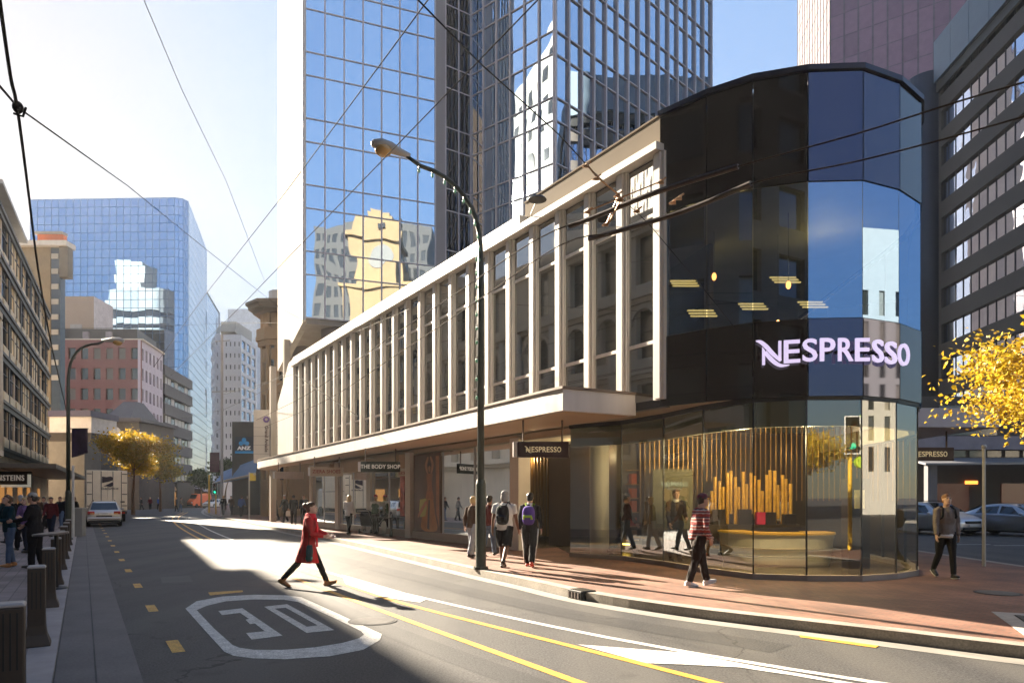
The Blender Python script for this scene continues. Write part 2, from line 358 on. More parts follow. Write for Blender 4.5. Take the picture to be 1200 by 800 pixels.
# resealed strips and worn patch in the road
M_pt=asphalt('resealed_asphalt',(.030,.030,.032),(.05,.048,.046))
for pts,wd,l in (([(3.0,7.6),(.6,10.2),(-2.2,14.6),(-5.6,20.2)],.55,'dark resealed trench strip along the kerb lane'),([(1.3,4.6),(-1.6,8.7),(-4.3,13.2)],.38,'narrow dark resealed strip beside the yellow lines')):
    ribbon('road_patch',pts,wd,M_pt,l,z=.002)
mb=MB(); mb.face(gl([(188,676),(222,674),(226,681),(190,683)],.005)); mb.build('road_patch',mat('dark_patch',(.075,.07,.07),rough=.7,noise=.2),kind='structure',label='square utility patch in the road')
# ---------------------------------------------------------------- building kit
M_dk=[mat('dark_window',(.012,.014,.017),rough=.06,noise=.1,ior=1.9),
      mat('grey_window',(.05,.055,.06),rough=.08,noise=.2,ior=1.7),
      mat('blind_window',(.22,.20,.16),rough=.12,noise=.25,ior=1.6),
      mat('dim_window',(.03,.028,.02),rough=.08,noise=.3,ior=1.8)]
M_alu=mat('aluminium',(.42,.42,.43),rough=.35,metal=.6,noise=.1)
M_dalu=mat('dark_aluminium',(.04,.04,.045),rough=.4,metal=.3,noise=.1)
M_roof=mat('roof_felt',(.12,.12,.12),rough=.9)

def inset(poly,d):
    n=len(poly); out=[]
    ar=sum(poly[i][0]*poly[(i+1)%n][1]-poly[(i+1)%n][0]*poly[i][1] for i in range(n)); sg=1 if ar>0 else -1
    for i in range(n):
        a,b,c=V(poly[i-1][:2]),V(poly[i][:2]),V(poly[(i+1)%n][:2])
        u=(b-a).normalized(); v=(c-b).normalized()
        n1=V((-u.y,u.x))*sg; n2=V((-v.y,v.x))*sg; k=1+n1.dot(n2)
        out.append(b+(n1+n2)*(d/max(k,.2)))
    return [tuple(p) for p in out]
def cen(poly): return (sum(p[0] for p in poly)/len(poly), sum(p[1] for p in poly)/len(poly))
def outfr(poly,i):
    a=V(poly[i]); b=V(poly[(i+1)%len(poly)]); c=V(cen(poly)); m=(a+b)/2
    return Fr(a,b,out=m+(m-c))

def facade(root, fr, sp, wm, z1, d=.3, budget=None):
    """recessed windows between piers and spandrels. sp: b bays, f floors, w,h fractions, z0 first floor line, fh floor height, style"""
    b=sp['b']; f=sp['f']; z0=sp['z0']; fh=sp['fh']; w=sp.get('w',.6); h=sp.get('h',.55); sill=sp.get('sill',.25)
    e0=sp.get('e0',.0); e1=fr.L-sp.get('e1',.0); bw=(e1-e0)/b; st=sp.get('style','grid'); rnd=random.Random(sp.get('seed',5))
    gm=sp.get('glass',M_dk); s0=d+.003; s1=fr.L-d-.003
    mb=MB()
    # spandrels
    zs=[0.0]; 
    for k in range(f):
        a=z0+k*fh+sill*fh; zs+= [a,a+h*fh]
    zs.append(z1)
    for k in range(0,len(zs)-1,2):
        if zs[k+1]-zs[k]>.01: fr.box(mb,0.002 if sp.get('c0') else s0, fr.L-.002 if sp.get('c1') else s1, -d,-.01 if st=='grid' else .0,zs[k],zs[k+1])
    if st=='grid':
        for i in range(b+1):
            c=e0+i*bw; hw=bw*(1-w)/2
            a0=max(c-hw,0); a1=min(c+hw,fr.L)
            if a1-a0>.02: fr.box(mb,max(a0,.0),min(a1,fr.L),-d,0,.01,z1-.02)
    mb.build('facade_wall',wm,root)
    nw=0; rest=MB(); made=[]
    for k in range(f):
        a=z0+k*fh+sill*fh; c=a+h*fh
        if st=='bands':
            items=[(e0,e1,b)]
        else:
            items=[(e0+i*bw+bw*(1-w)/2,e0+(i+1)*bw-bw*(1-w)/2,sp.get('sub',1)) for i in range(b)]
        for (x0,x1,ns) in items:
            t=MB(); mm=MB(); g=gm[rnd.randrange(len(gm))] if st!='bands' else None
            n=ns
            for q in range(n):
                u0=x0+(x1-x0)*q/n; u1=x0+(x1-x0)*(q+1)/n
                j=[rnd.uniform(-.006,.006) for _ in range(3)]
                mi=rnd.randrange(len(gm)) if st=='bands' else 0
                t.face([fr.p(u0,-d*.75+j[0],a-.02),fr.p(u1,-d*.75+j[1],a-.02),fr.p(u1,-d*.75+j[2],c+.02),fr.p(u0,-d*.75+j[0]+j[2]-j[1],c+.02)],mi)
                if q: fr.box(mm,u0-.03,u0+.03,-d*.75-.02,-d*.75+.06,a,c)
            if sp.get('bar'): fr.box(mm,x0,x1,-d*.75-.02,-d*.75+.05,a+(c-a)*.55,a+(c-a)*.55+.05)
            if budget is None or budget[0]>0:
                o=t.build('window',gm if st=='bands' else g,root)
                if mm.v: mm.build('window_frame',sp.get('fm',M_dalu),o)
                if budget: budget[0]-=1
            else:
                for ff,mi in zip(t.f,t.m): rest.add([t.v[i] for i in ff],[tuple(range(len(ff)))],mi)
    if rest.v: rest.build('window',gm,root,kind='stuff')

def curtain(root, fr, cols, zl, glass, mull, ang=.003, mw=.035, mo=.06, hm=.03, seed=1, vmul=None):
    """glass curtain wall, every pane set with a slightly different tilt"""
    rnd=random.Random(seed); t=MB(); m=MB(); s=[fr.L*i/cols for i in range(cols+1)]
    for k in range(len(zl)-1):
        for i in range(cols):
            a=rnd.uniform(-ang,ang)*(s[i+1]-s[i]); b=rnd.uniform(-ang,ang)*(zl[k+1]-zl[k])
            t.face([fr.p(s[i],-a,zl[k]),fr.p(s[i+1],a,zl[k]),fr.p(s[i+1],a+b,zl[k+1]),fr.p(s[i],-a+b,zl[k+1])],rnd.randrange(len(glass)))
    for i in range(cols+1): fr.box(m,s[i]-mw,s[i]+mw,-.05,mo,zl[0],zl[-1])
    for z in zl: fr.box(m,0,fr.L,-.04,mo*.55,z-hm,z+hm)
    g=t.build('glazing',glass,root); m.build('mullion',mull,g)

def building(name,label,cat,poly,z1,wm,specs,group=None,d=.3,roofm=None,parapet=.0,limit=100):
    c=cen(poly); root=empty(name,(0,0,0),0,label,cat,group)
    core=inset(poly,d); mb=MB(); mb.prism(core,0,z1-.25,m=0,mt=1); mb.build('wall',[wm,roofm or M_roof],root)
    bud=[limit]
    for i in range(len(poly)):
        fr=outfr(poly,i); sp=specs.get(i)
        if sp is None:
            mb=MB(); fr.box(mb,d+.003,fr.L-.003,-d+.003,0,0,z1-.03); mb.build('facade_wall',wm,root)
        elif sp.get('style')=='curtain':
            mb=MB(); fr.box(mb,0,fr.L,-d,-.08,0,z1-.03); mb.build('facade_wall',sp.get('back',M_dalu),root)
            if sp['zl'][0]>.5: mb=MB(); fr.box(mb,0,fr.L,-.079,0,0,sp['zl'][0]-.05); mb.build('facade_wall',wm,root)
            curtain(root,fr,sp['b'],sp['zl'],sp['glass'],sp.get('fm',M_alu),sp.get('ang',.003),sp.get('mw',.04),sp.get('mo',.06),sp.get('hm',.03),seed=sp.get('seed',1))
        else: facade(root,fr,sp,sp.get('wm',wm),z1,d,bud)
    return root
def ledge(root,fr,z0,z1,o0,o1,m,name='cornice',s0=-.0,s1=0):
    mb=MB(); fr.box(mb,s0,fr.L+s1,o0,o1,z0,z1); return mb.build(name,m,root)
def zrange(a,b,step): 
    out=[a]
    while out[-1]+step<b+.01: out.append(out[-1]+step)
    return out

def lamp(x,y,z,e,c=(1,.72,.38),r=.08,name='shop_point_light'):
    ld=bpy.data.lights.new(name,'POINT'); ld.energy=e; ld.color=c; ld.shadow_soft_size=r
    o=bpy.data.objects.new(name,ld); col.objects.link(o); o.location=(x,y,z); return o
# ================================================================ the corner shop
M_fin=mat('white_fin_paint',(.66,.63,.585),rough=.45,noise=.12,scale=1.6,spec=.4,stretch=(5,5,.35))
M_canopy=mat('white_canopy_panel',(.60,.56,.52),rough=.5,noise=.10,scale=1.2,stretch=(3,3,.4))
M_soffit=mat('tan_soffit',(.42,.31,.20),rough=.6,noise=.08)
M_tan=mat('tan_metal_cladding',(.20,.165,.125),rough=.8,noise=.10,scale=.7,spec=.08)
M_gutt=mat('brown_gutter',(.16,.11,.075),rough=.5)
M_gloss=mat('sky_tinted_gloss_panel',(.012,.009,.008),rough=.03,noise=.2,scale=.3,ior=2.0,spec=.5)
nodes(M_gloss)[0]['Principled BSDF'].inputs['Specular Tint'].default_value=(.62,.66,1,1)  # blue sky reflection of two facets put into the specular tint
M_gloss2=mat('untinted_gloss_panel',(.014,.010,.008),rough=.04,noise=.2,scale=.3,ior=1.7,spec=.5)
G_fin=[mat('shop_upper_glass',(.020,.017,.013),rough=.02,noise=.2,ior=3.0),mat('shop_upper_glass_b',(.028,.024,.018),rough=.03,noise=.2,ior=2.8)]
G_drum=clear_glass('drum_vision_glass',(.50,.49,.40),base=.36,gl=(.44,.66,1),ior=1.6)
G_low=clear_glass('shop_front_glass',(.66,.68,.54),base=.13,gl=(.95,.98,1),ior=1.5)
M_black=mat('black_metal',(.012,.012,.012),rough=.45)
M_wallk=mat('warm_dark_wall',(.055,.034,.02),rough=.5,noise=.2)
M_band=mat('cream_bulkhead',(.46,.44,.33),rough=.6,noise=.05)
M_inflo=mat('shop_floor',(.12,.10,.08),rough=.25,noise=.15)
M_con=mat('painted_concrete',(.56,.53,.47),rough=.7,noise=.08)

P0=V((3.07,14.2)); U=V((-.543,.84)).normalized()
FF=Fr(P0,P0+U*27.6,out=(-20,10))
shop=empty('shop_building',(P0.x,P0.y,0),0,'corner shop building with dark curved glass drum and long row of white fins','shop')
shop.location=(0,0,0)
DR=[(3.07,14.2),(3.83,13.45),(4.57,12.96),(5.5,12.68),(6.5,12.63),(7.4,13.02),(8.19,13.65),(8.66,14.45),(8.95,15.4),(9.1,16.6),(9.5,22),(10.2,31)]
fend=FF.p(27.6,0,0)
foot=[tuple(p) for p in DR]+[(3,44),(-6,48),(fend.x+2.0,fend.y+6.5),(fend.x,fend.y)]
# solid roof and upper slabs
mb=MB(); ins=inset(foot,.35); mb.prism(ins,9.25,9.55); mb.build('roof',M_roof,shop)
def facet_box(mb,fr,o0,o1,z0,z1,g=.012,m=0): fr.box(mb,g,fr.L-g,o0,o1,z0,z1,m)
dfr=[Fr(DR[i],DR[i+1],out=(V(DR[i])+V(DR[i+1]))/2+((V(DR[i])+V(DR[i+1]))/2-V((6,16.5)))) for i in range(len(DR)-1)]
for i,fr in enumerate(dfr):
    mb=MB(); facet_box(mb,fr,-.05,0,7.56,9.58); mb.build('cladding_panel',M_gloss if 2<i<5 else M_gloss2,shop)
    mb=MB(); facet_box(mb,fr,-.05,0,3.57,5.0); mb.build('cladding_panel',M_gloss if 2<i<5 else M_gloss2,shop)
    mb=MB(); mb.face([fr.p(.01,-.02,5.02),fr.p(fr.L-.01,-.02,5.02),fr.p(fr.L-.01,-.02,7.54),fr.p(.01,-.02,7.54)]); mb.build('window',G_drum,shop)
mb=MB()
for fr in dfr:
    fr.box(mb,-.02,fr.L+.02,-.3,.05,9.60,9.70)
mb.build('coping',mat('dark_blue_coping',(.03,.03,.05),rough=.3,metal=.5),shop)
# interior of the upper drum
core_in=inset(foot,.9)
mb=MB(); mb.prism(inset(foot,.12),4.0,4.12); mb.build('upper_floor',M_wallk,shop)
mb=MB(); mb.prism(inset(foot,.12),7.62,7.70); mb.build('upper_ceiling',mat('upper_ceiling',(.20,.19,.13),rough=.7),shop)
mb=MB()
for a,b in (((3.6,19.5),(9.0,21.5)),((4.6,15.9),(3.6,19.5))): 
    f=Fr(a,b); f.box(mb,0,f.L,-.1,0,4.13,7.6)
mb.build('inner_wall',mat('brown_inner_wall',(.05,.035,.02),rough=.6,noise=.3),shop)
E_strip=emis('office_strip_light',(1,.78,.32),.22)
for x,y,z in ((4.0,15.7,6.55),(4.3,15.3,5.75),(5.7,16.0,6.1),(6.3,15.6,6.6),(7.2,16.2,6.2)):
    e=empty('ceiling_light',(x,y,z)); e.parent=shop
    for k in range(3):
        mb=MB(); mb.box(-.3,.3,k*.14-.02,k*.14+.03,k*.10-.014,k*.10+.014); o=mb.build('light_tube',E_strip,e)
for x,y in ((4.6,16.2),(7.0,15.2)): lamp(x,y,6.9,7,(1,.85,.45),name='office_lamp')
# lower storey: bulkhead, glass ring, floor, ceiling
LW=[(1.53,18.0),(2.72,17.0),(3.46,15.62),(3.96,14.15),(4.60,13.02),(5.5,12.74),(6.5,12.69),(7.36,13.07),(8.13,13.69),(8.6,14.47),(8.88,15.42),(9.02,16.6),(9.4,22)]
lfr=[Fr(LW[i],LW[i+1],out=(V(LW[i])+V(LW[i+1]))/2+((V(LW[i])+V(LW[i+1]))/2-V((7,18)))) for i in range(len(LW)-1)]
for i,fr in enumerate(lfr):
    mb=MB(); mb.face([fr.p(.008,0,.24),fr.p(fr.L-.008,0,.24),fr.p(fr.L-.008,0,3.55),fr.p(.008,0,3.55)]); mb.build('glass_pane',G_low,shop)
mb=MB()
for fr in lfr: fr.box(mb,-.02,fr.L+.02,-.16,-.05,3.02,3.56)
mb.build('bulkhead',M_band,shop)
mb=MB()
for fr in lfr: fr.box(mb,-.01,fr.L+.01,-.12,.02,.13,.235)
mb.build('plinth',mat('plinth_stone',(.28,.24,.21),rough=.6),shop)
mb=MB()
for fr in lfr: fr.box(mb,-.015,fr.L+.015,-.045,.03,3.50,3.598)
mb.build('head_frame',M_black,shop)
mb=MB()
for fr in lfr[1:]: fr.box(mb,-.012,.012,-.03,.006,.24,3.55)
mb.build('glazing_joint',M_black,shop)
inside=[LW[0]]+LW[1:]+[(6.5,24),(1.2,22.5)]
mb=MB(); mb.prism(inset(inside,.14),.131,.15); mb.build('shop_floor',M_inflo,shop)
mb=MB(); mb.prism(inset(foot,.14),3.60,3.66); mb.build('ceiling',mat('shop_ceiling',(.35,.30,.2),rough=.7),shop)
mb=MB()
f=Fr((3.0,19.6),(9.3,20.2)); f.box(mb,0,f.L,-.1,0,.15,3.58)
f=Fr((1.2,22.3),(3.0,19.6)); f.box(mb,0,f.L,-.1,0,.15,3.58)
mb.build('back_wall',M_wallk,shop)
mb=MB(); mb.cyl((2.35,18.35,.15),(2.35,18.35,3.58),.26,n=20); mb.build('column',M_con,shop,smooth=True)
E_spot=emis('shop_downlight',(1,.8,.5),5)
for x,y in ((3.2,17.6),(4.4,16.4),(5.5,17.8),(6.8,17.6),(7.8,17.0),(5.2,15.0),(6.7,15.0),(2.2,20.4),(.9,21.2)):
    mb=MB(); mb.cyl((x,y,3.52),(x,y,3.599),.07,n=12); mb.build('downlight',E_spot,shop)
for x,y in ((4.4,16.4),(6.0,16.2),(7.6,16.8),(2.4,19.8),(6.0,13.9),(4.9,14.5)): lamp(x,y,2.9,6 if y>14.6 else 42,(1,.76,.48))  # the two front lights are added to brighten the counter, without fixtures
# fins, mullions, windows along the long side
NB=24; bw=27.6/NB
def fin_mesh():
    mb=MB(); mb.box(-.10,.10,-.02,.16,0,5.13); mb.box(-.055,.055,.16,.30,.03,5.10); return mb.mesh('fin',M_fin)
fm=fin_mesh()
for i in range(NB+1):
    mb=MB(); FF.box(mb,i*bw-.155,i*bw+.155,-.05,.035,3.72,8.84); FF.box(mb,i*bw-.085,i*bw+.085,.035,.09,3.74,8.82)
    mb.build('fin',M_fin,shop)
for i in range(NB):
    t=MB(); m=MB(); a=i*bw+.145; b=(i+1)*bw-.145; rr=random.Random(i)
    for z0,z1 in ((3.74,4.93),(4.99,7.6),(7.66,8.8)):
        j=rr.uniform(-.004,.004); t.face([FF.p(a,-.04+j,z0),FF.p(b,-.04-j,z0),FF.p(b,-.04-j,z1),FF.p(a,-.04+j,z1)])
    o=t.build('window',G_fin[i%2],shop)
    for z0,z1 in ((4.925,4.995),(7.60,7.665)): FF.box(m,a,b,-.06,-.005,z0,z1)
    FF.box(m,a+.006,a+.045,-.06,-.01,3.74,8.8); FF.box(m,b-.045,b-.006,-.06,-.01,3.74,8.8)
    m.build('transom',M_fin,o)
mb=MB(); FF.box(mb,-.10,27.7,-.35,.20,8.845,9.00); FF.box(mb,5.2,27.7,-.4,.06,9.003,9.36); mb.build('fascia',M_fin,shop)
mb=MB(); FF.box(mb,.0,5.3,-.9,-.2,9.004,9.76); FF.box(mb,-.0,5.32,-.93,-.18,9.763,9.80); mb.build('parapet',M_tan,shop)
mb=MB(); FF.box(mb,0,27.6,-.30,-.08,3.58,8.84); mb.build('backing_wall',M_dalu,shop)
# end wall with a slanted top
mb=MB(); A=[FF.p(27.75,.05,3.6),FF.p(31.0,.05,3.6),FF.p(31.0,.05,7.2),FF.p(28.6,.05,9.2),FF.p(27.75,.05,9.3)]; B=[FF.p(27.75,-.4,3.6),FF.p(31.0,-.4,3.6),FF.p(31.0,-.4,7.2),FF.p(28.6,-.4,9.2),FF.p(27.75,-.4,9.3)]
mb.loft([A,B]); mb.build('end_wall',M_fin,shop)
# canopy over the footpath
CE=smooth_line([(1.04,13.99),(0,15.71),(-4.42,23.31),(-9.99,32.5),(-14.9,40.5),(-16.1,43.3)],5)
CE=[(p[0],p[1]) for p in CE]; back=[tuple(FF.p(s,-.05,0))[:2] for s in (30.5,15,1.2)]
cpoly=CE+[(-16.0,44.1),(-15.2,44.4)]+back+[(2.70,14.88)]
mb=MB(); mb.prism(cpoly,3.47,3.915,m=0); mb.build('canopy',M_canopy,shop)
mb=MB(); mb.prism(inset(cpoly,-.03),3.917,3.97); mb.build('canopy_gutter',M_gutt,shop)
mb=MB(); mb.prism(inset(cpoly,.12),3.455,3.468); mb.build('soffit',M_soffit,shop)
# side canopy in the side street
sp=[(8.75,16.4),(11.75,16.45),(12.0,26),(9.3,26)]
mb=MB(); mb.prism(sp,3.38,3.84); mb.build('side_canopy',mat('lilac_white_panel',(.6,.56,.6),rough=.5,noise=.05),shop)
# ground floor shop fronts under the canopy
FL=Fr(FF.p(0,-.9,0),FF.p(27.6,-.9,0),out=(-20,10))
for s in (6.75,14.4,18.6,22.9,27.3): mb=MB(); FL.box(mb,s-.24,s+.24,-.3,.12,.13,3.45); mb.build('pillar',M_con,shop)
panes=[(6.99,9.3),(9.3,11.6),(14.64,16.5),(16.5,18.36),(18.84,20.8),(20.8,22.66),(23.14,25.2),(25.2,27.06)]
for a,b in panes:
    mb=MB(); mb.face([FL.p(a+.02,0,.42),FL.p(b-.02,0,.42),FL.p(b-.02,0,3.3),FL.p(a+.02,0,3.3)]); o=mb.build('glass_pane',G_low,shop)
    m=MB(); FL.box(m,a,a+.03,-.03,.03,.40,3.32); FL.box(m,b-.03,b,-.03,.03,.40,3.32); FL.box(m,a+.031,b-.031,-.03,.03,.40,.43); m.build('pane_frame',M_alu,o)
mb=MB(); FL.box(mb,6.99,27.06,-.2,.05,.13,.40); mb.build('stall_riser',mat('pale_riser',(.36,.31,.25),rough=.6),shop)
mb=MB(); FL.box(mb,4.1,27.3,-.5,-.05,3.395,3.56); mb.build('lintel',M_soffit,shop)
mb=MB(); FL.box(mb,14.7,18.3,.02,.35,2.86,3.38); FL.box(mb,18.9,22.6,.02,.35,2.86,3.38); FL.box(mb,23.2,27.0,.02,.35,2.95,3.38); mb.build('fascia_box',M_soffit,shop)
mb=MB(); FL.box(mb,6.9,27.3,-4.6,-4.5,.13,3.38); mb.build('back_wall',mat('dim_shop_wall',(.10,.085,.055),rough=.7,noise=.4,scale=1.5),shop)
for s in (11.6,14.4,22.9):
    mb=MB(); FL.box(mb,s-.06,s+.06,-4.49,-.31,.13,3.38); mb.build('party_wall',M_wallk,shop)
mb=MB(); FL.box(mb,6.9,27.3,-4.48,-.05,.132,.15); mb.build('shop_floor',M_inflo,shop)
mb=MB(); FL.box(mb,3.0,27.3,-4.48,-.05,3.36,3.384); mb.build('ceiling',mat('shop_ceiling_b',(.4,.38,.3),rough=.7),shop)
mb=MB()
for k in range(26):
    if 24<=k: continue
    s=7.2+k*.19; FL.box(mb,s,s+.05,-2.2,-2.12,.4,3.3)
mb.build('slat_screen',mat('bronze_slat',(.20,.12,.045),rough=.4,metal=.4),shop)
for s in (8,10.5,15.5,17.5,20,22,24.5,26.5): 
    q=FL.p(s,-1.6,3.33); mb=MB(); mb.cyl(q,q+V((0,0,.03)),.08,n=10); mb.build('downlight',E_spot,shop)
for s,c,e in ((9,(1,.7,.38),6),(16.5,(.8,1,.7),10),(20.5,(.8,1,.7),10),(25,(1,.85,.6),11)):
    q=FL.p(s,-2.0,3.0); lamp(q.x,q.y,q.z,e,c)
# entrance: shelves of coloured packs in a warm alcove
mb=MB(); FL.box(mb,4.1,6.5,-2.6,-2.5,.13,3.38); mb.build('alcove_wall',M_wallk,shop)
q=FL.p(5.3,-1.2,3.1); lamp(q.x,q.y,q.z,5,(1,.7,.35))
cols_=[(.45,.10,.03),(.55,.27,.04),(.10,.04,.02),(.30,.05,.03),(.05,.02,.015)]
sh=empty('pack_shelf',(0,0,0),0,'wall shelf of orange and red coffee packs in the shop entrance','shelf'); 
mb=MB()
for z in (.45,.85,1.25,1.65,2.05,2.45): FL.box(mb,4.2,6.3,-2.49,-2.2,z,z+.03)
mb.build('shelf_board',mat('shelf_wood',(.30,.17,.06),rough=.5),sh)
mb=MB(); rr=random.Random(3)
for z in (.48,.88,1.28,1.68,2.08):
    s=4.25
    while s<6.2:
        wd=rr.uniform(.10,.2); FL.box(mb,s,s+wd-.02,-2.46,-2.26,z,z+rr.uniform(.2,.33),rr.randrange(5)); s+=wd
mb.build('coffee_pack',[mat('pack%d'%i,c,rough=.4) for i,c in enumerate(cols_)],sh,kind='stuff')
mb=MB(); FL.box(mb,4.25,6.25,-2.19,-2.12,.34,.37); mb.build('light_strip',emis('warm_strip',(1,.65,.12),2),sh)

# ================================================================ lettering helpers
def nespresso(parent, size, m, ext):
    """wide capitals with a big swooping N, centred on x, facing -Y; returns list of (mesh object, x centre)"""
    res=[]; s=size; wd=[.62,.66,.66,.74,.62,.62,.62,.80]; chars='ESPRESSO'
    # N as swept ribbons
    def rib(pts,ws): 
        pl=[V(p) for p in smooth_line([V((a,b)) for a,b in pts],5)]; n=len(pl); L_=[];R_=[]
        for i,p in enumerate(pl):
            t=(pl[min(i+1,n-1)]-pl[max(i-1,0)]).normalized(); k=i/(n-1)*(len(ws)-1); a=int(min(k,len(ws)-2)); wv=ws[a]+(ws[a+1]-ws[a])*(k-a)
            L_.append(p+V((-t.y,t.x))*wv/2); R_.append(p-V((-t.y,t.x))*wv/2)
        return L_,R_
    mb=MB()
    def slab(pts2):
        f=[(x*s,-ext*s,z*s) for x,z in pts2]; b=[(x*s,0,z*s) for x,z in pts2]; n=len(f); k=len(mb.v); mb.v+=f+b
        mb.f.append(tuple(range(k,k+n))); mb.m.append(0); mb.f.append(tuple(k+n+n-1-i for i in range(n))); mb.m.append(0)
        for i in range(n): j=(i+1)%n; mb.f.append((k+i,k+n+i,k+n+j,k+j)); mb.m.append(0)
    def rslab(pts,ws):
        L_,R_=rib(pts,ws)
        for i in range(len(L_)-1): slab([(R_[i].x,R_[i].y),(R_[i+1].x,R_[i+1].y),(L_[i+1].x,L_[i+1].y),(L_[i].x,L_[i].y)])
    slab([(-.36,-.5),(-.24,-.5),(-.24,.12),(-.36,.28)])
    slab([(.30,-.22),(.42,-.36),(.42,.5),(.30,.5)])
    rslab([(-.62,.56),(-.42,.5),(-.18,.28),(.10,-.06),(.40,-.36)],[.03,.14,.17,.15,.10])
    rslab([(-.24,.06),(-.05,-.2),(.18,-.44),(.42,-.57),(.74,-.56)],[.14,.17,.16,.12,.03])
    res.append((mb.build('letter',m,parent),0.0,.62))
    x=.62
    for c,wv in zip(chars,wd):
        o=text_obj(c,s*1.32,m,parent,'letter',ext=ext*s*.5,bold=s*.012,xs=1.12)
        zz=[v.co.z for v in o.data.vertices]; xx=[v.co.x for v in o.data.vertices]
        sx=(wv-.08)*s/(max(xx)-min(xx)); sz=s*.98/(max(zz)-min(zz)); cx=(max(xx)+min(xx))/2; c0=(max(zz)+min(zz))/2
        for v in o.data.vertices: v.co.x=(v.co.x-cx)*sx; v.co.z=(v.co.z-c0)*sz; v.co.y-=ext*s*.5
        res.append((o,(x+wv/2)*1.0,wv)); x+=wv+.02
    return res,x
M_sign=mat('lilac_letter',(.50,.44,.58),rough=.4,noise=.02,emit=(.72,.62,.9),es=.13)  # letters carry a small emission on top of their lilac colour
M_cream=mat('cream_letter',(.7,.6,.4),rough=.5,noise=.02,emit=(.75,.6,.35),es=.04)
# the big sign on the drum
sg=empty('shop_sign',(0,0,0),0,'large lilac white letters reading NESPRESSO on the dark glass drum','sign')
res,W=nespresso(sg,.43,M_sign,.10)
x0=X(893,12.45); pl=[V(p) for p in DR]
# walk along the drum outline, starting where the first letter stands
path=[]; 
for i in range(1,len(DR)-1):
    a,b=V(DR[i]),V(DR[i+1])
    for k in range(40): path.append(a.lerp(b,k/40))
s=[0]
for i in range(1,len(path)): s.append(s[-1]+(path[i]-path[i-1]).length)
off=[]
for i in range(len(path)):
    t=(path[min(i+3,len(path)-1)]-path[max(i-3,0)]).normalized(); off.append((path[i]+V((t.y,-t.x))*.11,t))
LPX=[904,927.5,948.5,970,991,1010.5,1028,1042.5,1058]
tot=s[199]-s[0]; ids=[]
for (o,cx,wv),px in zip(res,LPX):
    i=min(range(0,200),key=lambda k:abs(off[k][0].x/off[k][0].y*800+600-px)); ids.append(i); q,t=off[i]
    o.matrix_local=M4.Translation((q.x,q.y,4.40-.008*abs(cx-2.5)))@M4.Rotation(math.atan2(t.y,t.x),4,'Z')
st,en=ids[0],ids[-1]
for j,(o,cx,wv) in enumerate(res):
    a=max(j-1,0); b=min(j+1,8); d=(s[ids[b]]-s[ids[a]])/(b-a); xx=[v.co.x for v in o.data.vertices]; wd_=max(xx)-min(xx)
    if j: 
        k=d*.86/wd_
        for v in o.data.vertices: v.co.x*=k
mb=MB()
for i in range(st,en,6): mb.box(path[i].x-.03,path[i].x+.03,path[i].y-.10,path[i].y,4.36,4.40)
mb.build('bracket',M_black,sg)
# ================================================================ the big glass tower
G_blue=[mirror_glass('tower_glass',(.62,.73,.84),wave=.016,wscale=.32),mirror_glass('tower_glass_b',(.56,.68,.81),wave=.020,wscale=.32)]
M_mull=mat('grey_mullion',(.62,.58,.60),rough=.45,noise=.05)
M_twall=mat('cream_concrete',(.42,.385,.34),rough=.9,spec=.06,noise=.14,scale=.25,stretch=(6,6,.15))
M_dkg=mirror_glass('recess_glass',(.07,.075,.09),wave=.01)
tow=empty('glass_tower',(0,0,0),0,'tall blue mirrored office tower standing behind the white fins','tower')
TA=V((-11.2,37)); TB=V((-4.44,39.5)); TC=V((-3.9,40.0)); TD=V((-2.45,41.0)); TE=V((2.3,37.0)); TF=V((14.0,48.2)); TW=V((-15.45,45))
ztop=76
def zlist(z,end):
    o=[z]; k=0
    while o[-1]<end-3: o.append(o[-1]+(2.33 if k%2==0 else 1.27)); k+=1
    return o
fa=Fr(TA,TB); fb=Fr(TD,TE,out=(0,20)); fc=Fr(TE,TF,out=(10,30)); fr1=Fr(TB,TC); fr2=Fr(TC,TD)
body=[TA,TB,TC,TD,TE,TF,V((6,62)),V((-12,62)),TW]
mb=MB(); mb.prism(inset([tuple(p) for p in body],.35),11.6,ztop-.3); mb.build('core',M_dalu,tow)
curtain(tow,fa,7,zlist(11.45,ztop),G_blue,M_mull,ang=.0022,mw=.035,mo=.07,seed=2)
curtain(tow,fb,6,zlist(9.0,ztop),G_blue,M_mull,ang=.0035,mw=.05,mo=.10,seed=3)
curtain(tow,fc,15,zlist(9.0,ztop),G_blue,M_mull,ang=.0035,mw=.055,mo=.16,seed=4)
fbk=Fr(TF,V((6,62)),out=(30,70)); curtain(tow,fbk,10,zrange(9,ztop,3.6),G_blue,M_mull,ang=.002,mw=.05,mo=.06,seed=9)
curtain(tow,fr2,2,zlist(9.0,ztop),[M_dkg],M_mull,ang=.002,mw=.04,mo=.05,seed=5)
mb=MB(); fr1.box(mb,0,fr1.L,-.4,.03,9,ztop); mb.build('pier',mat('lilac_concrete',(.40,.36,.36),rough=.7,noise=.08,scale=.3,stretch=(5,5,.2)),tow)
fw=Fr(TW,TA,out=(-30,30))
mb=MB(); A=[];B=[]
for s,z in ((0,10.0),(fw.L,11.45),(fw.L,ztop),(0,ztop)): A.append(fw.p(s,0.0,z)); B.append(fw.p(s,-.34,z))
mb.loft([A,B]); mb.build('concrete_wall',M_twall,tow)
mb=MB(); fa.box(mb,-.16,.02,-.3,.10,11.3,ztop); mb.build('corner_trim',M_fin,tow)
mb=MB(); mb.prism(inset([tuple(p) for p in body],.1),11.15,11.42); mb.build('underside',mat('tower_soffit',(.33,.29,.25),rough=.7),tow)
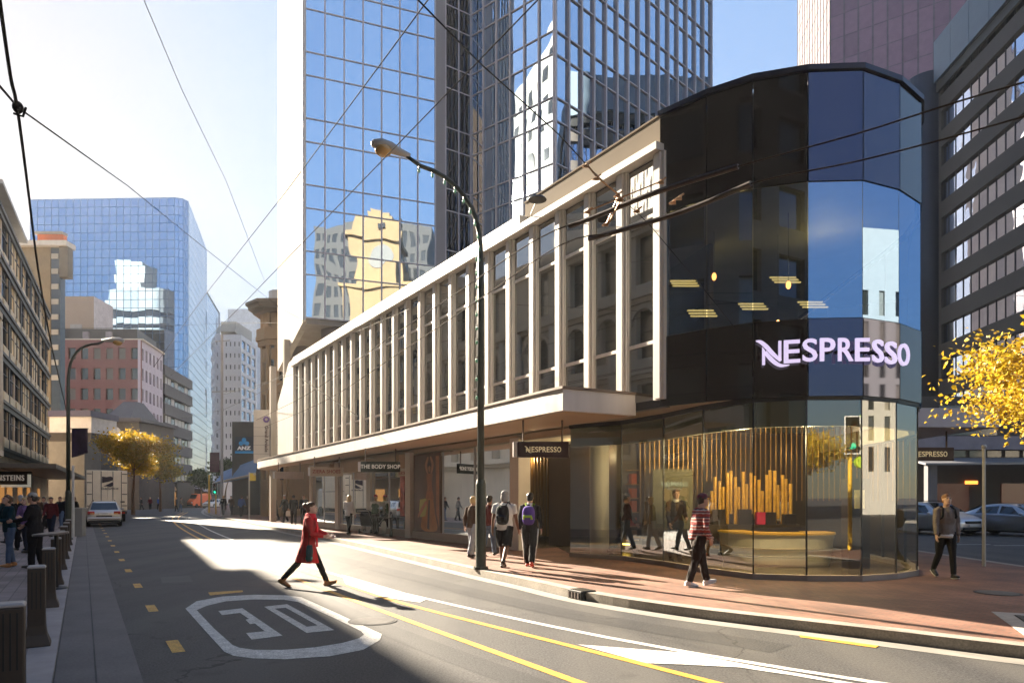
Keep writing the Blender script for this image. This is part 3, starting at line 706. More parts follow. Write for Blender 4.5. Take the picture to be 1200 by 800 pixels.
for x,y in ((-9.9,38.9),(-6.5,40.3),(-13.0,43.5)):
    mb=MB(); mb.cyl((x,y,8.0),(x,y,11.2),.95,n=24); mb.build('column',mat('lilac_column',(.46,.41,.42),rough=.6,noise=.06),tow,smooth=True)
mb=MB(); fp=Fr((-15.6,43.9),(-11.3,37.4),out=(-30,30)); fp.box(mb,0,.35,-.35,0,.13,10.1); fp.box(mb,3.2,3.5,-.35,0,8.6,11.2); mb.build('strut',M_twall,tow)
mb=MB(); mb.prism([(-10,40.5),(-2,42),(3,38.5),(13,48.6),(6,61),(-10,61)],.13,9.2); mb.build('podium_wall',M_con,tow)

# ================================================================ buildings on the street, far side
def LB(Y): return -33-.556*(Y-44)
# modern block with cream blinds
cream=[mat('cream_blind_window',(.85,.70,.44),rough=.5,noise=.25,spec=.2),mat('gold_window',(.75,.55,.26),rough=.5,noise=.35,spec=.2),mat('pale_blind_window',(.8,.72,.54),rough=.5,noise=.25,spec=.2),M_dk[0],M_dk[3]]
M_b1=mat('tan_precast',(.58,.47,.34),rough=.7,noise=.15,scale=.6)
poly=[(LB(42),42),(LB(69),69),(LB(69)-14,62),(LB(42)-14,35)]
b1=building('office_block','tan office block with cream blinds and dark ledges on every floor','building',poly,20.3,M_b1,
   {0:dict(b=11,f=5,z0=4.9,fh=3.05,w=.86,h=.64,sill=.28,glass=cream,sub=2,bar=True,fm=M_dalu,seed=8,c0=1,c1=1)},d=.07)
fr=outfr(poly,0)
for k in range(6):
    z=4.75+3.05*k; mb=MB(); fr.box(mb,0,fr.L+.2,.002,.26,z,z+.2); fr.box(mb,0,fr.L+.2,.002,.14,z-.30,z-.003); mb.build('ledge',mat('dark_ledge',(.07,.068,.065),rough=.5),b1)
    if k<5:
        for i in range(12):
            s=i*fr.L/11; mb=MB(); fr.box(mb,s-.17,s+.17,.003,.09,z+.205,z+2.73)
            if i%2==0: mb.build('pier',mat('dark_pier',(.06,.06,.062),rough=.45),b1)
        if k<5:
            for i in range(11):
                s=(i+.5)*fr.L/11; mb=MB(); fr.box(mb,s-.95,s+.95,.04,.10,z+.24,z+.85); mb.build('balcony_panel',mat('pale_balcony_panel',(.72,.62,.44),rough=.5,noise=.2),b1)
mb=MB(); fr.box(mb,0,11.5,-3,.45,21.1,21.35); mb.build('roof_visor',mat('grey_visor',(.38,.37,.38),rough=.5),b1)
mb=MB(); fr.box(mb,0,11,-5,-1.6,20.1,21.097); mb.build('roof_storey',mat('pale_roof_storey',(.35,.36,.38),rough=.5),b1)
mb=MB(); fr.box(mb,0,32,-.3,3.2,3.55,3.85); mb.build('veranda',mat('veranda_fascia',(.10,.085,.07),rough=.5),b1)
mb=MB()
for i in range(7):
    s=.5+i*4.2; mb.face([fr.p(s,.6,5.6),fr.p(s+3.9,.6,5.6),fr.p(s+3.9,3.3,4.0),fr.p(s,3.3,4.0)])
mb.build('glass_awning',clear_glass('awning_glass',(.25,.30,.30),base=.15),b1)
E_shop=emis('shop_window_glow',(1,.45,.12),.06)
for s,e in ((1,3.6),(5,7),(10,12),(15,16.6),(22,23.5)): mb=MB(); fr.box(mb,s,e,.02,.06,.5,2.5); mb.build('lit_shop_window',E_shop,b1)
fs=Fr((-32.9,44.5),(-28.6,43.0),out=(-30,30))
# white framed sign under the veranda
sb=empty('shop_sign',(0,0,0),0,'dark fascia sign with white frame and pale capitals under the veranda','sign')
zf=44.0; xs0=X(-14,zf); xs1=X(36.5,zf)
mb=MB(); mb.box(xs0,xs1,zf,zf+.1,Zp(570.5,zf),Zp(552,zf)); mb.build('sign_board',mat('sign_black',(.02,.016,.014),rough=.5),sb)
mb=MB(); mb.box(xs0,xs1,zf-.04,zf-.003,Zp(570.5,zf),Zp(567.5,zf)); mb.box(xs1-.22,xs1,zf-.04,zf-.003,Zp(567.4,zf),Zp(555.5,zf)); mb.build('sign_frame',mat('sign_white',(.75,.75,.68),rough=.5,emit=(1,1,.85),es=.02),sb)
text_obj('ENSTEINS',.5,mat('sign_pale',(.5,.46,.42),rough=.5,emit=(1,.9,.8),es=.02),sb,mw=M4.Translation((X(10.5,zf),zf-.01,Zp(560,zf))),ext=.02,bold=.01,space=1.15,xs=.82)
# buildings seen only as reflections and as shade: the rest of that row
M_stone=mat('grey_stone',(.58,.53,.45),rough=.8,noise=.12,scale=.5)
poly=[(LB(11.3),11.3),(LB(41.7),41.7),(LB(41.7)-16,35),(LB(11.3)-16,4)]
b2=building('stone_building','classical grey stone building with columns opposite the white fins','building',poly,17.3,M_stone,{0:dict(b=12,f=3,z0=4.6,fh=4.1,w=.46,h=.66,sill=.16,seed=3,bar=True,c0=1,c1=1)},d=.5)
fr=outfr(poly,0)
for k,(z,o) in enumerate(((4.2,.55),(8.45,.35),(12.6,.5),(16.4,.4))):
    ledge(b2,fr,z,z+.35,-.01,o,M_stone); ledge(b2,fr,z-.25,z-.003,-.01,o*.5,M_stone)
for i in range(13):
    s=i*fr.L/12; q=fr.p(s,.25,4.6); mb=MB(); mb.cyl(q,q+V((0,0,7.9)),.30,.25,n=12); mb.build('column',M_stone,b2,smooth=True)
for i in range(12):
    s=(i+.5)*fr.L/12; A=[]; B=[]; A2=[];B2=[]
    for k in range(13):
        a=math.pi*k/12; A.append(fr.p(s+.85*math.cos(a),.03,11.2+.85*math.sin(a))); B.append(fr.p(s+1.1*math.cos(a),.03,11.2+1.1*math.sin(a)))
        A2.append(fr.p(s+.85*math.cos(a),.18,11.2+.85*math.sin(a))); B2.append(fr.p(s+1.1*math.cos(a),.18,11.2+1.1*math.sin(a)))
    mb=MB()
    for k in range(12): mb.face([A2[k],A2[k+1],B2[k+1],B2[k]]); mb.face([A[k],A[k+1],A2[k+1],A2[k]]); mb.face([B[k],B[k+1],B2[k+1],B2[k]])
    mb.build('arch',M_stone,b2)
poly=[(LB(-62),-62),(LB(10.9),10.9),(LB(10.9)-16,3),(LB(-62)-16,-70)]
b3=building('office_block','dark brown office block further along the footpath','building',poly,46,mat('brown_concrete',(.15,.10,.07),rough=.7),{0:dict(b=24,f=10,z0=4.5,fh=3.9,w=.6,h=.6,sill=.2,seed=3)},d=.4,limit=60)

# mirror helper: where a thing must stand to be seen in a glass face at this pixel
def refl(px,py,fr,D):
    d=V(((px-600)/F,1,(HZ-py)/F)); n=V((fr.n.x,fr.n.y,0)); p0=V((fr.A.x,fr.A.y,0)); C=V((0,0,CAM_Z))
    t=(p0-C).dot(n)/d.dot(n); H=C+d*t; r=d-n*2*d.dot(n); return H+r*(D-t)
# clock tower mirrored in the tower front
def tower_axes(px,fr,D):
    a=refl(px-20,400,fr,D); b=refl(px+20,400,fr,D); u=V((b.x-a.x,b.y-a.y)); return V(((a.x+b.x)/2,(a.y+b.y)/2)),u.normalized(),u.length/40
c0,u,k=tower_axes(446,fa,190)
n=V((u.y,-u.x)); n = n if n.dot(V((-8,38))-c0)>0 else -n
M_clk=mat('ochre_stucco',(.17,.115,.055),rough=.8,noise=.10,scale=.5)
ck=empty('clock_tower',(0,0,0),0,'ochre clock tower mirrored in the glass tower','tower')
def zr(py,D): return CAM_Z+(HZ-py)/F*D
ct=lambda a,b: c0+u*a+n*b
hw=k*23
def sq(w,z0,z1,o=0): return [tuple(ct(-w,w+o)),tuple(ct(w,w+o)),tuple(ct(w,-w+o)),tuple(ct(-w,-w+o))],z0,z1
mb=MB()
mb.prism(*sq(hw*1.45,0,zr(340,190))); mb.prism(*sq(hw*1.0,zr(340,190)+.01,zr(290,190)))
mb.prism(*sq(hw*1.18,zr(290,190)+.01,zr(284,190))); mb.prism(*sq(hw*.86,zr(284,190)+.01,zr(258,190))); mb.prism(*sq(hw*.7,zr(258,190)+.01,zr(252,190)))
mb.prism(*sq(hw*1.6,zr(346,190),zr(341,190)))
mb.build('shaft',M_clk,ck)
for ax in (u,n,-u):
    f=Fr(c0+ax*hw*1.003-V((-ax.y,ax.x))*hw,c0+ax*hw*1.003+V((-ax.y,ax.x))*hw,out=c0+ax*50)
    zc=zr(308,190); q=f.p(hw,0,zc); mb=MB(); mb.cyl(q,q+V((ax.x,ax.y,0))*.2,hw*.52,n=28); o=mb.build('clock_face',mat('clock_dial',(.03,.028,.025),rough=.5),ck)
    mb=MB(); f.box(mb,hw-.06,hw+.06,.2,.24,zc,zc+hw*.4); f.box(mb,hw,hw+hw*.3,.2,.24,zc-.06,zc+.06); mb.build('clock_hand',M_black,o)
    mb=MB(); f.box(mb,hw*.75,hw*1.2,.0,.05,zr(350,190)-2,zr(350,190)+2); f.box(mb,hw*.8,hw*1.2,-.3,-.1,zr(276,190),zr(270,190)); mb.build('window',M_dk[0],ck)
q=ct(0,0); mb=MB(); mb.cyl((q.x,q.y,zr(252,190)),(q.x,q.y,zr(205,190)),.14,.08); mb.build('flagpole',M_fin,ck)
c1,u1,k1=tower_axes(434,fa,215); n1=V((u1.y,-u1.x)); n1=n1 if n1.dot(V((-8,38))-c1)>0 else -n1
h=k1*72; poly=[tuple(c1-u1*h),tuple(c1+u1*h),tuple(c1+u1*h-n1*18),tuple(c1-u1*h-n1*18)]
building('office_block','dark grey gridded office block mirrored in the glass tower','building',poly,zr(262,215),mat('grey_brown_grid',(.022,.021,.022),rough=.7),{0:dict(b=15,f=14,z0=6,fh=(zr(262,215)-8)/14,w=.62,h=.6,sill=.2)},limit=40)
# white tower mirrored in the second face
c2,u2,k2=tower_axes(600,fb,96); n2=V((u2.y,-u2.x)); n2=n2 if n2.dot(V((0,39))-c2)>0 else -n2
M_wt=mat('white_render',(.36,.345,.31),rough=.7,noise=.06)
wt=empty('white_tower',(0,0,0),0,'white round topped tower block mirrored in the glass tower','tower')
w2=k2*80/.505; fd2=V((.94,-.342)); sd2=V((.342,.94)); pts=[]; dp=9
def wz(a): return CAM_Z+(HZ-(205-120*min(1,(a*1.3))**.55))/F*96
for s in range(0,49): pts.append((-w2+2*w2*s/48, wz(s/48)))
A=[]; B=[]
for x,z in [(-w2,0)]+pts+[(w2,0)]:
    q=c2+fd2*x; A.append((q.x,q.y,z)); r=q-sd2*dp; B.append((r.x,r.y,z))
mb=MB(); mb.loft([A,B]); mb.build('wall',M_wt,wt)
fw2=Fr(c2-fd2*w2,c2+fd2*w2,out=(c2+sd2*50)); n=0
for i in range(14):
    for j in range(16):
        s=w2*2*(i+.25)/14; z=10+j*3.2
        if z+3.0<wz(s/(2*w2)) and z>26:
            mb=MB(); fw2.box(mb,s,s+w2*2*.40/14,.01,.05,z,z+1.7); mb.build('window',M_dk[0],wt)
# unseen slab added to shade the ribbon-window block and mirror sky into it
building('office_block','added unseen slab behind the glass tower shading the ribbon window block','building',[(-9,99),(23,98),(23,112),(-9,112)],92,M_stone,{0:dict(style='curtain',b=20,zl=zlist(9,91),glass=[mirror_glass('slab_reflector_glass',(.85,.86,.9),wave=.01)],fm=M_mull,ang=.002)},d=.2)
# white slotted tower mirrored in the drum
fd=dfr[4]; c4=refl(1034,400,fd,68); q4=V((c4.x,c4.y)); a4=V((.80,.60)); 
poly=[tuple(q4-a4*4.6),tuple(q4+a4*4.6),tuple(q4+a4*4.6+V((.6,-.8))*12),tuple(q4-a4*4.6+V((.6,-.8))*12)]
b5=building('white_tower','pale slotted tower block across the corner, seen in the drum glass','tower',poly,zr(268,68),M_wt,{3:dict(b=5,f=6,z0=4,fh=3.2,w=.4,h=.8,sill=.1),0:dict(b=5,f=6,z0=4,fh=3.1,w=.34,h=.8,sill=.1)},limit=60)
# banded white block mirrored in the far blue tower
b6=empty('white_tower',(0,0,0),0,'white banded block with rounded corners mirrored in the far blue tower','tower')

# ---------------------------------------------------------------- far buildings
BT=[(-105.5,149.5),(-73.4,148.4),(-71.8,149.1),(-71.3,150.4),(-80.5,180),(-105.5,182)]
G_far=[mirror_glass('far_blue_glass',(.30,.43,.62),wave=.03,wscale=.12),mirror_glass('far_blue_glass_b',(.26,.40,.60),wave=.03,wscale=.12)]
M_fm=mat('far_mullion',(.10,.16,.26),rough=.4)
zl=zrange(8,67,1.84)
def cw(b,g,seed,ang=.0015,fm=M_fm,mw=.05): return dict(style='curtain',b=b,zl=zl,glass=g,fm=fm,ang=ang,mw=mw,mo=.03,hm=.05,seed=seed,back=M_dalu)
building('glass_tower','wide blue glass tower with a rounded corner down the street','tower',BT,67,M_dalu,{0:cw(20,G_far,1),1:cw(2,G_far,2),2:cw(2,G_far,3),3:cw(16,[mirror_glass('pale_blue_glass',(.62,.72,.86),wave=.03,wscale=.12)],4)},d=.3)
# its mirrored neighbour
ff=Fr(BT[0],BT[1],out=(-90,0)); cA=refl(118,300,ff,235); cB=refl(196,300,ff,235)
qa,qb=V((cA.x,cA.y)),V((cB.x,cB.y)); uu=(qb-qa); L_=uu.length; uu.normalize(); nn=V((uu.y,-uu.x)); nn=nn if nn.dot(V((-90,150))-qa)>0 else -nn
rp=[]
for cx,cyy,a0 in ((L_-4,-4,0),(4,-4,90)):
    for k in range(6):
        a=R(a0+k*18); q=qa+uu*(cx+4*math.cos(a))+nn*(cyy+4*math.sin(a)); rp.append((q.x,q.y))
q=qa-nn*18; rp.append((q.x,q.y)); q=qb-nn*18; rp.append((q.x,q.y))
zt=zr(337,235); fl=3.6
mb=MB(); mb.prism(inset(rp,.5),0,zt-.2); mb.build('glazing',M_dk[0],b6)
mb=MB(); z=4
while z<zt-9: mb.prism(rp,z,z+2.1); z+=fl
mb.prism(rp,zt-8,zt); mb.build('spandrel_band',M_wt,b6)
q=qa+uu*L_*.38-nn*6; mb=MB(); mb.prism([(q.x-5,q.y-4),(q.x+5,q.y-4),(q.x+5,q.y+4),(q.x-5,q.y+4)],zt,zt+10); mb.build('plant_room',M_stone,b6)

pw=[mat('pink_dark_window',(.05,.045,.04),rough=.08,noise=.3,ior=1.8),mat('grey_shade_window',(.13,.115,.11),rough=.3,noise=.1),M_dk[3]]
M_pink=mat('pink_render',(.18,.078,.072),rough=.8,noise=.08,scale=.3)
zp=Zp(398,118)
poly=[(-81.5,118),(-64.2,118),(-66.5,130),(-84,130)]
b=building('office_block','dusty pink office block with square windows and a lilac side','building',poly,zp,M_pink,
  {0:dict(b=8,f=7,z0=zp-7*3.5-.6,fh=3.5,w=.60,h=.56,sill=.22,glass=pw,seed=21),1:dict(b=6,f=7,z0=zp-7*3.5-.6,fh=3.5,w=.52,h=.6,sill=.2,glass=[M_dk[1],M_dk[0]],wm=mat('lilac_render',(.46,.42,.50),rough=.7,noise=.06),fm=M_alu)},d=.45)
mb=MB(); mb.prism([(p[0]*.995,p[1]*.999+.3) for p in poly],zp+.01,zp+.25); mb.build('cornice',M_stone,b)
mb=MB(); mb.prism(inset(poly,.9),zp+.252,zp+2.1); mb.build('attic_storey',mat('dark_attic',(.045,.038,.036),rough=.5),b)
for x in (-80,-74.5,-70.5): mb=MB(); mb.box(x,x+1.0,118.4,118.9,zp+.3,zp+1.5); mb.build('roof_window',mat('roof_window',(.25,.22,.24),rough=.2),b)
# beige roof boxes beyond
mb=MB(); x0=X(60,132);x1=X(110,132);x2=X(128.5,138)
poly=[(x0,132),(x1,132),(x2,139),(x0,140)]
b=building('office_block','plain beige flat roofed block rising over the pink building','building',poly,Zp(347,132),mat('beige_render',(.36,.27,.20),rough=.8,noise=.05),{},d=.2)
f=outfr(poly,0); mb=MB(); f.box(mb,f.L*.45,f.L*.72,.0,.08,Zp(386,132),Zp(380,132)); mb.build('vent_panel',mat('vent_white',(.35,.32,.3),rough=.5),b)
f=outfr(poly,1); mb=MB(); f.box(mb,0,f.L,.002,.06,0,Zp(347.5,132)); mb.build('side_cladding',mat('pale_lilac_cladding',(.52,.49,.5),rough=.6),b)
# slim tower with an orange band
ob=empty('slim_tower',(0,0,0),0,'slim tower with an orange roof band and wide overhanging slab','tower')
Y=85; mb=MB(); mb.box(X(12,Y),X(56,Y),Y+.5,Y+1.6,0,Zp(288,Y)); mb.build('wall',mat('brown_tower_wall',(.24,.19,.12),rough=.7),ob)
mb=MB(); mb.box(X(56,Y)+.003,X(67,Y),Y+.6,Y+1.5,0,Zp(288,Y)); o=mb.build('stair_glazing',M_dk[1],ob)
for k in range(9): z=Zp(292,Y)-k*1.9; mb=MB(); mb.box(X(56,Y)+.1,X(65,Y),Y+.5,Y+.597,z-1.0,z-.35); mb.build('white_panel',M_wt,o)
mb=MB(); mb.box(X(14,Y),X(78.5,Y),Y-.2,Y+1.7,Zp(288,Y)+.01,Zp(282,Y)); mb.build('roof_slab',mat('roof_slab_white',(.6,.57,.52),rough=.6),ob)
mb=MB(); mb.box(X(68,Y),X(78,Y),Y+.2,Y+1.2,Zp(324,Y),Zp(288,Y)); mb.build('hanging_wall',mat('dark_panel_wall',(.12,.10,.075),rough=.6),ob)
mb=MB(); mb.box(X(40,Y),X(70,Y),Y+.6,Y+1.4,Zp(281.9,Y),Zp(272.5,Y)); mb.build('orange_band',mat('orange_band',(.62,.16,.05),rough=.5,noise=.3,scale=.6),ob)
mb=MB(); mb.box(X(37,Y),X(70.5,Y),Y+.4,Y+1.5,Zp(272.4,Y),Zp(269.5,Y)); mb.build('upper_slab',M_wt,ob)
# grey banded block
poly=[(-66.7,130.6),(-70.4,151),(-84,152),(-83,131)]
zg=27.3; M_gb=mat('dark_grey_bands',(.075,.07,.075),rough=.7,noise=.1)
building('office_block','dark grey office block with deep horizontal bands','building',poly,zg,M_gb,{0:dict(b=9,f=6,z0=zg-6*3.75-.9,fh=3.75,w=.8,h=.42,sill=.30,style='bands',glass=[M_dk[0],M_dk[1],mat('sill_white',(.45,.45,.45),rough=.4)],seed=12),3:dict(b=6,f=6,z0=zg-6*3.75-.9,fh=3.75,h=.42,sill=.3,style='bands')},d=.9)
# glass tower with pale side
zl=zrange(6,59.5,1.75)
Gp=[mirror_glass('pale_tower_glass',(.66,.74,.86),wave=.03,wscale=.1),mirror_glass('pale_tower_glass_b',(.60,.70,.84),wave=.03,wscale=.1)]
poly=[(X(224,185),185),(X(240.5,188),188),(X(258,214),214),(X(230,225),225)]
building('glass_tower','slim pale glass tower with a bright side down the street','tower',poly,59.6,M_dalu,{0:cw(7,G_far,6),1:cw(14,Gp,7,fm=mat('pale_mullion',(.5,.55,.62),rough=.4))},d=.3)
# white tower beyond
Y=232; poly=[(X(257.5,Y),Y),(X(282.5,Y),Y),(X(300.5,Y+16),Y+16),(X(270,Y+20),Y+20)]
zw=Zp(392,Y)
b=building('white_tower','white tower block with a blue gridded side beyond the awning','tower',poly,zw,mat('pale_white_tower',(.62,.62,.63),rough=.7,noise=.04),
  {0:dict(b=5,f=12,z0=zw-48,fh=3.9,w=.35,h=.4,sill=.3,glass=[M_dk[1]]),1:dict(b=3,f=12,z0=zw-49,fh=4.0,w=.72,h=.7,sill=.15,glass=[mirror_glass('side_blue_glass',(.28,.38,.52))])},d=.5)
mb=MB(); mb.prism([(X(259,Y+1),Y+1),(X(277,Y+1),Y+1),(X(295,Y+15),Y+15),(X(272,Y+18),Y+18)],zw,Zp(376,Y)); mb.prism([(X(258,Y),Y-.5),(X(276,Y),Y-.5),(X(276,Y),Y+6),(X(258,Y),Y+6)],Zp(389,Y),Zp(384,Y)); mb.build('penthouse',M_wt,b)
mb=MB(); mb.box(X(267,262),X(301,262),262,275,0,Zp(362,262)); mb.build('office_block',mat('pale_blue_block',(.5,.54,.6),rough=.6),label='pale square block peeping over the white tower',cat='building')
# ornate brown corner building
M_orn=mat('brown_sandstone',(.36,.235,.125),rough=.8,noise=.15,scale=.5)
Y=57; poly=[(X(301,Y),Y+.8),(X(313,Y),Y),(X(335,Y),Y),(-14,70),(X(301,Y),70)]
zb=Zp(362,Y)
b=building('ornate_building','ornate brown sandstone corner building with a deep bracketed cornice','building',poly,zb,M_orn,{0:dict(b=1,f=5,z0=2.5,fh=2.75,w=.5,h=.6,glass=[M_dk[0]]),1:dict(b=2,f=5,z0=2.5,fh=2.75,w=.5,h=.66,glass=[M_dk[0]])},d=.35)
pr=inset(poly,-.9); mb=MB(); mb.prism(pr,zb+.01,zb+.35); mb.prism(inset(poly,-.55),zb-.3,zb); mb.prism(inset(poly,-1.1),zb+.36,zb+.6); mb.build('cornice',mat('dark_cornice',(.16,.12,.085),rough=.7),b)
mb=MB(); mb.prism(inset(poly,.6),zb+.61,zb+1.8); mb.build('attic_storey',mat('lead_roof',(.4,.42,.45),rough=.5),b)
mb=MB(); mb.prism(inset(poly,-.35),Zp(398,Y),Zp(393,Y)); mb.prism(inset(poly,-.3),Zp(393,Y)+.01,Zp(384,Y)); mb.prism(inset(poly,-.2),Zp(404,Y),Zp(398.4,Y)); mb.build('balcony',M_orn,b)
# bank on the corner, awning, vertical sign
bk=empty('bank_building',(0,0,0),0,'low dark bank building behind the tall white sign','building')
Y=62; mb=MB(); mb.box(X(272,Y),X(304,Y),Y,Y+12,.13,Zp(494,Y)); mb.build('wall',mat('dark_bank_wall',(.035,.035,.04),rough=.4),bk)
sgn=empty('bank_sign',(0,0,0),0,'dark blue bank sign reading ANZ with a blue emblem','sign')
Y=61; mb=MB(); mb.box(X(275.5,Y),X(297,Y),Y,Y+.25,Zp(531,Y),Zp(511.5,Y)); mb.box(X(275.5,Y),X(297,Y),Y-.02,Y-.003,Zp(531,Y),Zp(528.4,Y),1); mb.build('sign_panel',[mat('bank_navy',(.01,.02,.045),rough=.3),mat('bank_blue',(.01,.22,.50),rough=.4,emit=(.02,.35,.8),es=.02)],sgn)
text_obj('ANZ',.42,mat('bank_white',(.8,.8,.8),rough=.4,emit=(1,1,1),es=.02),sgn,mw=M4.Translation((X(286,Y),Y-.03,Zp(525,Y))),ext=.01,bold=.02,xs=1.3)
mb=MB()
for a,b_,r in ((0,.28,.20),(-.27,-.02,.19),(.27,-.02,.19),(0,.02,.12)): mb.cyl((X(286,Y)+a,Y-.04,Zp(519,Y)+b_),(X(286,Y)+a,Y-.005,Zp(519,Y)+b_),r,n=14)
mb.build('emblem',MATS['bank_blue'],sgn)
aw=empty('blue_awning',(0,0,0),0,'long blue sloping awning over the footpath beyond the shop','awning')
mb=MB(); a=[(X(254,70),70),(X(297,52),52)]; 
pa=[V((X(250,74),74,3.2)),V((X(299,49.5),49.5,3.35)),V((X(303,52),52,4.7)),V((X(262,75),75,4.6))]
mb.loft([pa,[p-V((0,0,.12)) for p in pa]]); mb.build('canvas',mat('blue_canvas',(.01,.14,.36),rough=.5,noise=.1),aw)
mb=MB(); mb.tube([pa[0]+V((0,-.05,.05)),pa[1]+V((0,-.05,.05))],.09,8); mb.build('front_rail',mat('pale_rail',(.55,.5,.42),rough=.5),aw)
vs=empty('vertical_sign',(0,0,0),0,'tall cream wall sign with a purple ring and vertical name','sign')
Y=44.9; x0,x1=X(297.2,Y),X(327.5,Y); mb=MB(); mb.box(x0,x1,Y,Y+.4,Zp(542,Y),Zp(480,Y)); mb.build('sign_panel',mat('cream_sign',(.62,.57,.50),rough=.6,noise=.05),vs)
mb=MB()
for k in range(1,6): z=Zp(480+k*10.3,Y); mb.box(x0,x1,Y-.006,Y-.001,z-.012,z+.012)
mb.build('panel_joint',mat('joint_grey',(.3,.27,.24),rough=.6),vs)
mb=MB(); xm=X(312.2,Y); zc=Zp(491.3,Y)
for k in range(16):
    a=2*math.pi*k/16; mb.box(xm+.15*math.cos(a)-.05,xm+.15*math.cos(a)+.05,Y-.03-.0007*k,Y-.008,zc+.15*math.sin(a)-.05,zc+.15*math.sin(a)+.05)
mb.build('emblem',mat('purple_paint',(.16,.09,.30),rough=.5),vs)
text_obj('Grand Arcade',.30,mat('sign_dark_text',(.16,.11,.10),rough=.6),vs,mw=M4.Translation((xm,Y-.01,Zp(514,Y)))@M4.Rotation(R(90),4,'Y'),ext=.008,bold=.006,xs=1.0)

# low buildings and shop fronts beyond the tan block
lb=empty('low_building',(0,0,0),0,'white flat building with a purple roof beyond the tan block','building')
Y=78; mb=MB(); mb.box(X(58,Y),X(107,Y),Y,Y+5,0,Zp(488,Y)); mb.build('wall',mat('white_wall',(.55,.53,.52),rough=.7),lb)
mb=MB(); mb.box(X(58,Y)-.02,X(107,Y)+.15,Y-.25,Y+5.1,0,Zp(507,Y)); mb.build('shop_base',mat('dark_shop',(.04,.033,.028),rough=.6),lb)
mb=MB(); mb.box(X(57,Y),X(108,Y),Y-.3,Y+5.3,Zp(488,Y)+.01,Zp(481,Y)); mb.build('roof',mat('purple_roof',(.06,.055,.10),rough=.5),lb)
mb=MB(); mb.box(X(57,74),X(99,74),74,77,0,Zp(517,74)); mb.build('wall',mat('grey_wall',(.15,.145,.135),rough=.8),label='grey rendered wall below the white flat building',cat='wall')
pb=empty('pyramid_building',(0,0,0),0,'dark building with a steep pyramid roof and arched white window','building')
Y=98; xa,xb=X(108,Y),X(163,Y); mb=MB(); mb.box(xa,xb,Y,Y+10,0,Zp(494,Y)); mb.build('wall',mat('dark_stone',(.085,.075,.07),rough=.8),pb)
zt=Zp(494,Y); zq=Zp(466,Y); xm1,xm2=X(126,Y),X(142,Y)
mb=MB(); mb.box(xa-.5,xb+.5,Y-.5,Y+10.5,zt+.01,zt+.5)
bse=[(xa+1.5,Y+.4),(xb-1.5,Y+.4),(xb-1.5,Y+9),(xa+1.5,Y+9)]; tp=[(xm1,Y+4),(xm2,Y+4),(xm2,Y+6),(xm1,Y+6)]
mb.loft([[(x,y,zt+.51) for x,y in bse],[(x,y,zq) for x,y in tp]]); mb.build('roof',mat('slate_roof',(.07,.065,.075),rough=.6),pb)
mb=MB(); c=X(133,Y); mb.box(c-1.2,c+1.2,Y-.08,Y-.002,Zp(520,Y),Zp(509,Y))
mb.cyl((c,Y-.08,Zp(509,Y)),(c,Y-.002,Zp(509,Y)),1.2,n=20); mb.build('arched_window',mat('white_arch',(.55,.55,.55),rough=.5),pb)
# shop fronts at street level, far end
rr=random.Random(4)
labs=['dark shop front with an orange lit window far down the street','dark shop front with a red awning far down the street','dark shop front with a tan domed awning far down the street','dark shop front next to the silver grey block']
for i,(a,b_,Y,zt) in enumerate(((116,152,100,4.2),(152,182,104,4.0),(182,208,112,4.2),(208,246,132,5.0))):
    sf=empty('small_shop',(0,0,0),0,labs[i],'shop'); mb=MB(); mb.box(X(a,Y),X(b_,Y)-.02,Y,Y+6,0,zt); mb.build('wall',mat('dark_shop',(.04,.033,.028),rough=.6),sf)
    L0=X(b_,Y)-X(a,Y)
    for k in range(3): mb=MB(); mb.box(X(a,Y)+L0*(k+.15)/3,X(a,Y)+L0*(k+.8)/3,Y-.05,Y-.003,.4,2.6); mb.build('lit_shop_window',[E_shop,emis('shop_glow_b',(1,.35,.1),.06)][i%2],sf)
    mb=MB(); x0,x1=X(a,Y),X(b_,Y)-.1
    if i==2 or i==3:
        for k in range(2):
            cx=x0+(x1-x0)*(k+.5)/2; rr_=(x1-x0)/4.1; rings=[]
            for j in range(7):
                t=math.pi/2*j/6; rings.append([(cx+rr_*math.cos(math.pi*q/10),Y-2.2*math.sin(t) if False else Y-2.4+2.4*math.sin(t)*0.99,2.9+rr_*math.sin(math.pi*q/10)*(.35+.65*math.sin(t))) for q in range(11)])
            mb.loft(rings,caps=False,closed=False)
        mb.build('awning',mat(['tan_awning','grey_awning'][i-2],[(.34,.22,.13),(.28,.27,.28)][i-2],rough=.7),sf)
    else:
        pa=[V((x0,Y,3.6)),V((x1,Y,3.6)),V((x1,Y-2.4,2.9)),V((x0,Y-2.4,2.9))]; mb.loft([pa,[p-V((0,0,.1)) for p in pa]]); mb.build('awning',mat(['dark_awning','red_awning'][i],[(.05,.04,.035),(.30,.03,.03)][i],rough=.7),sf)

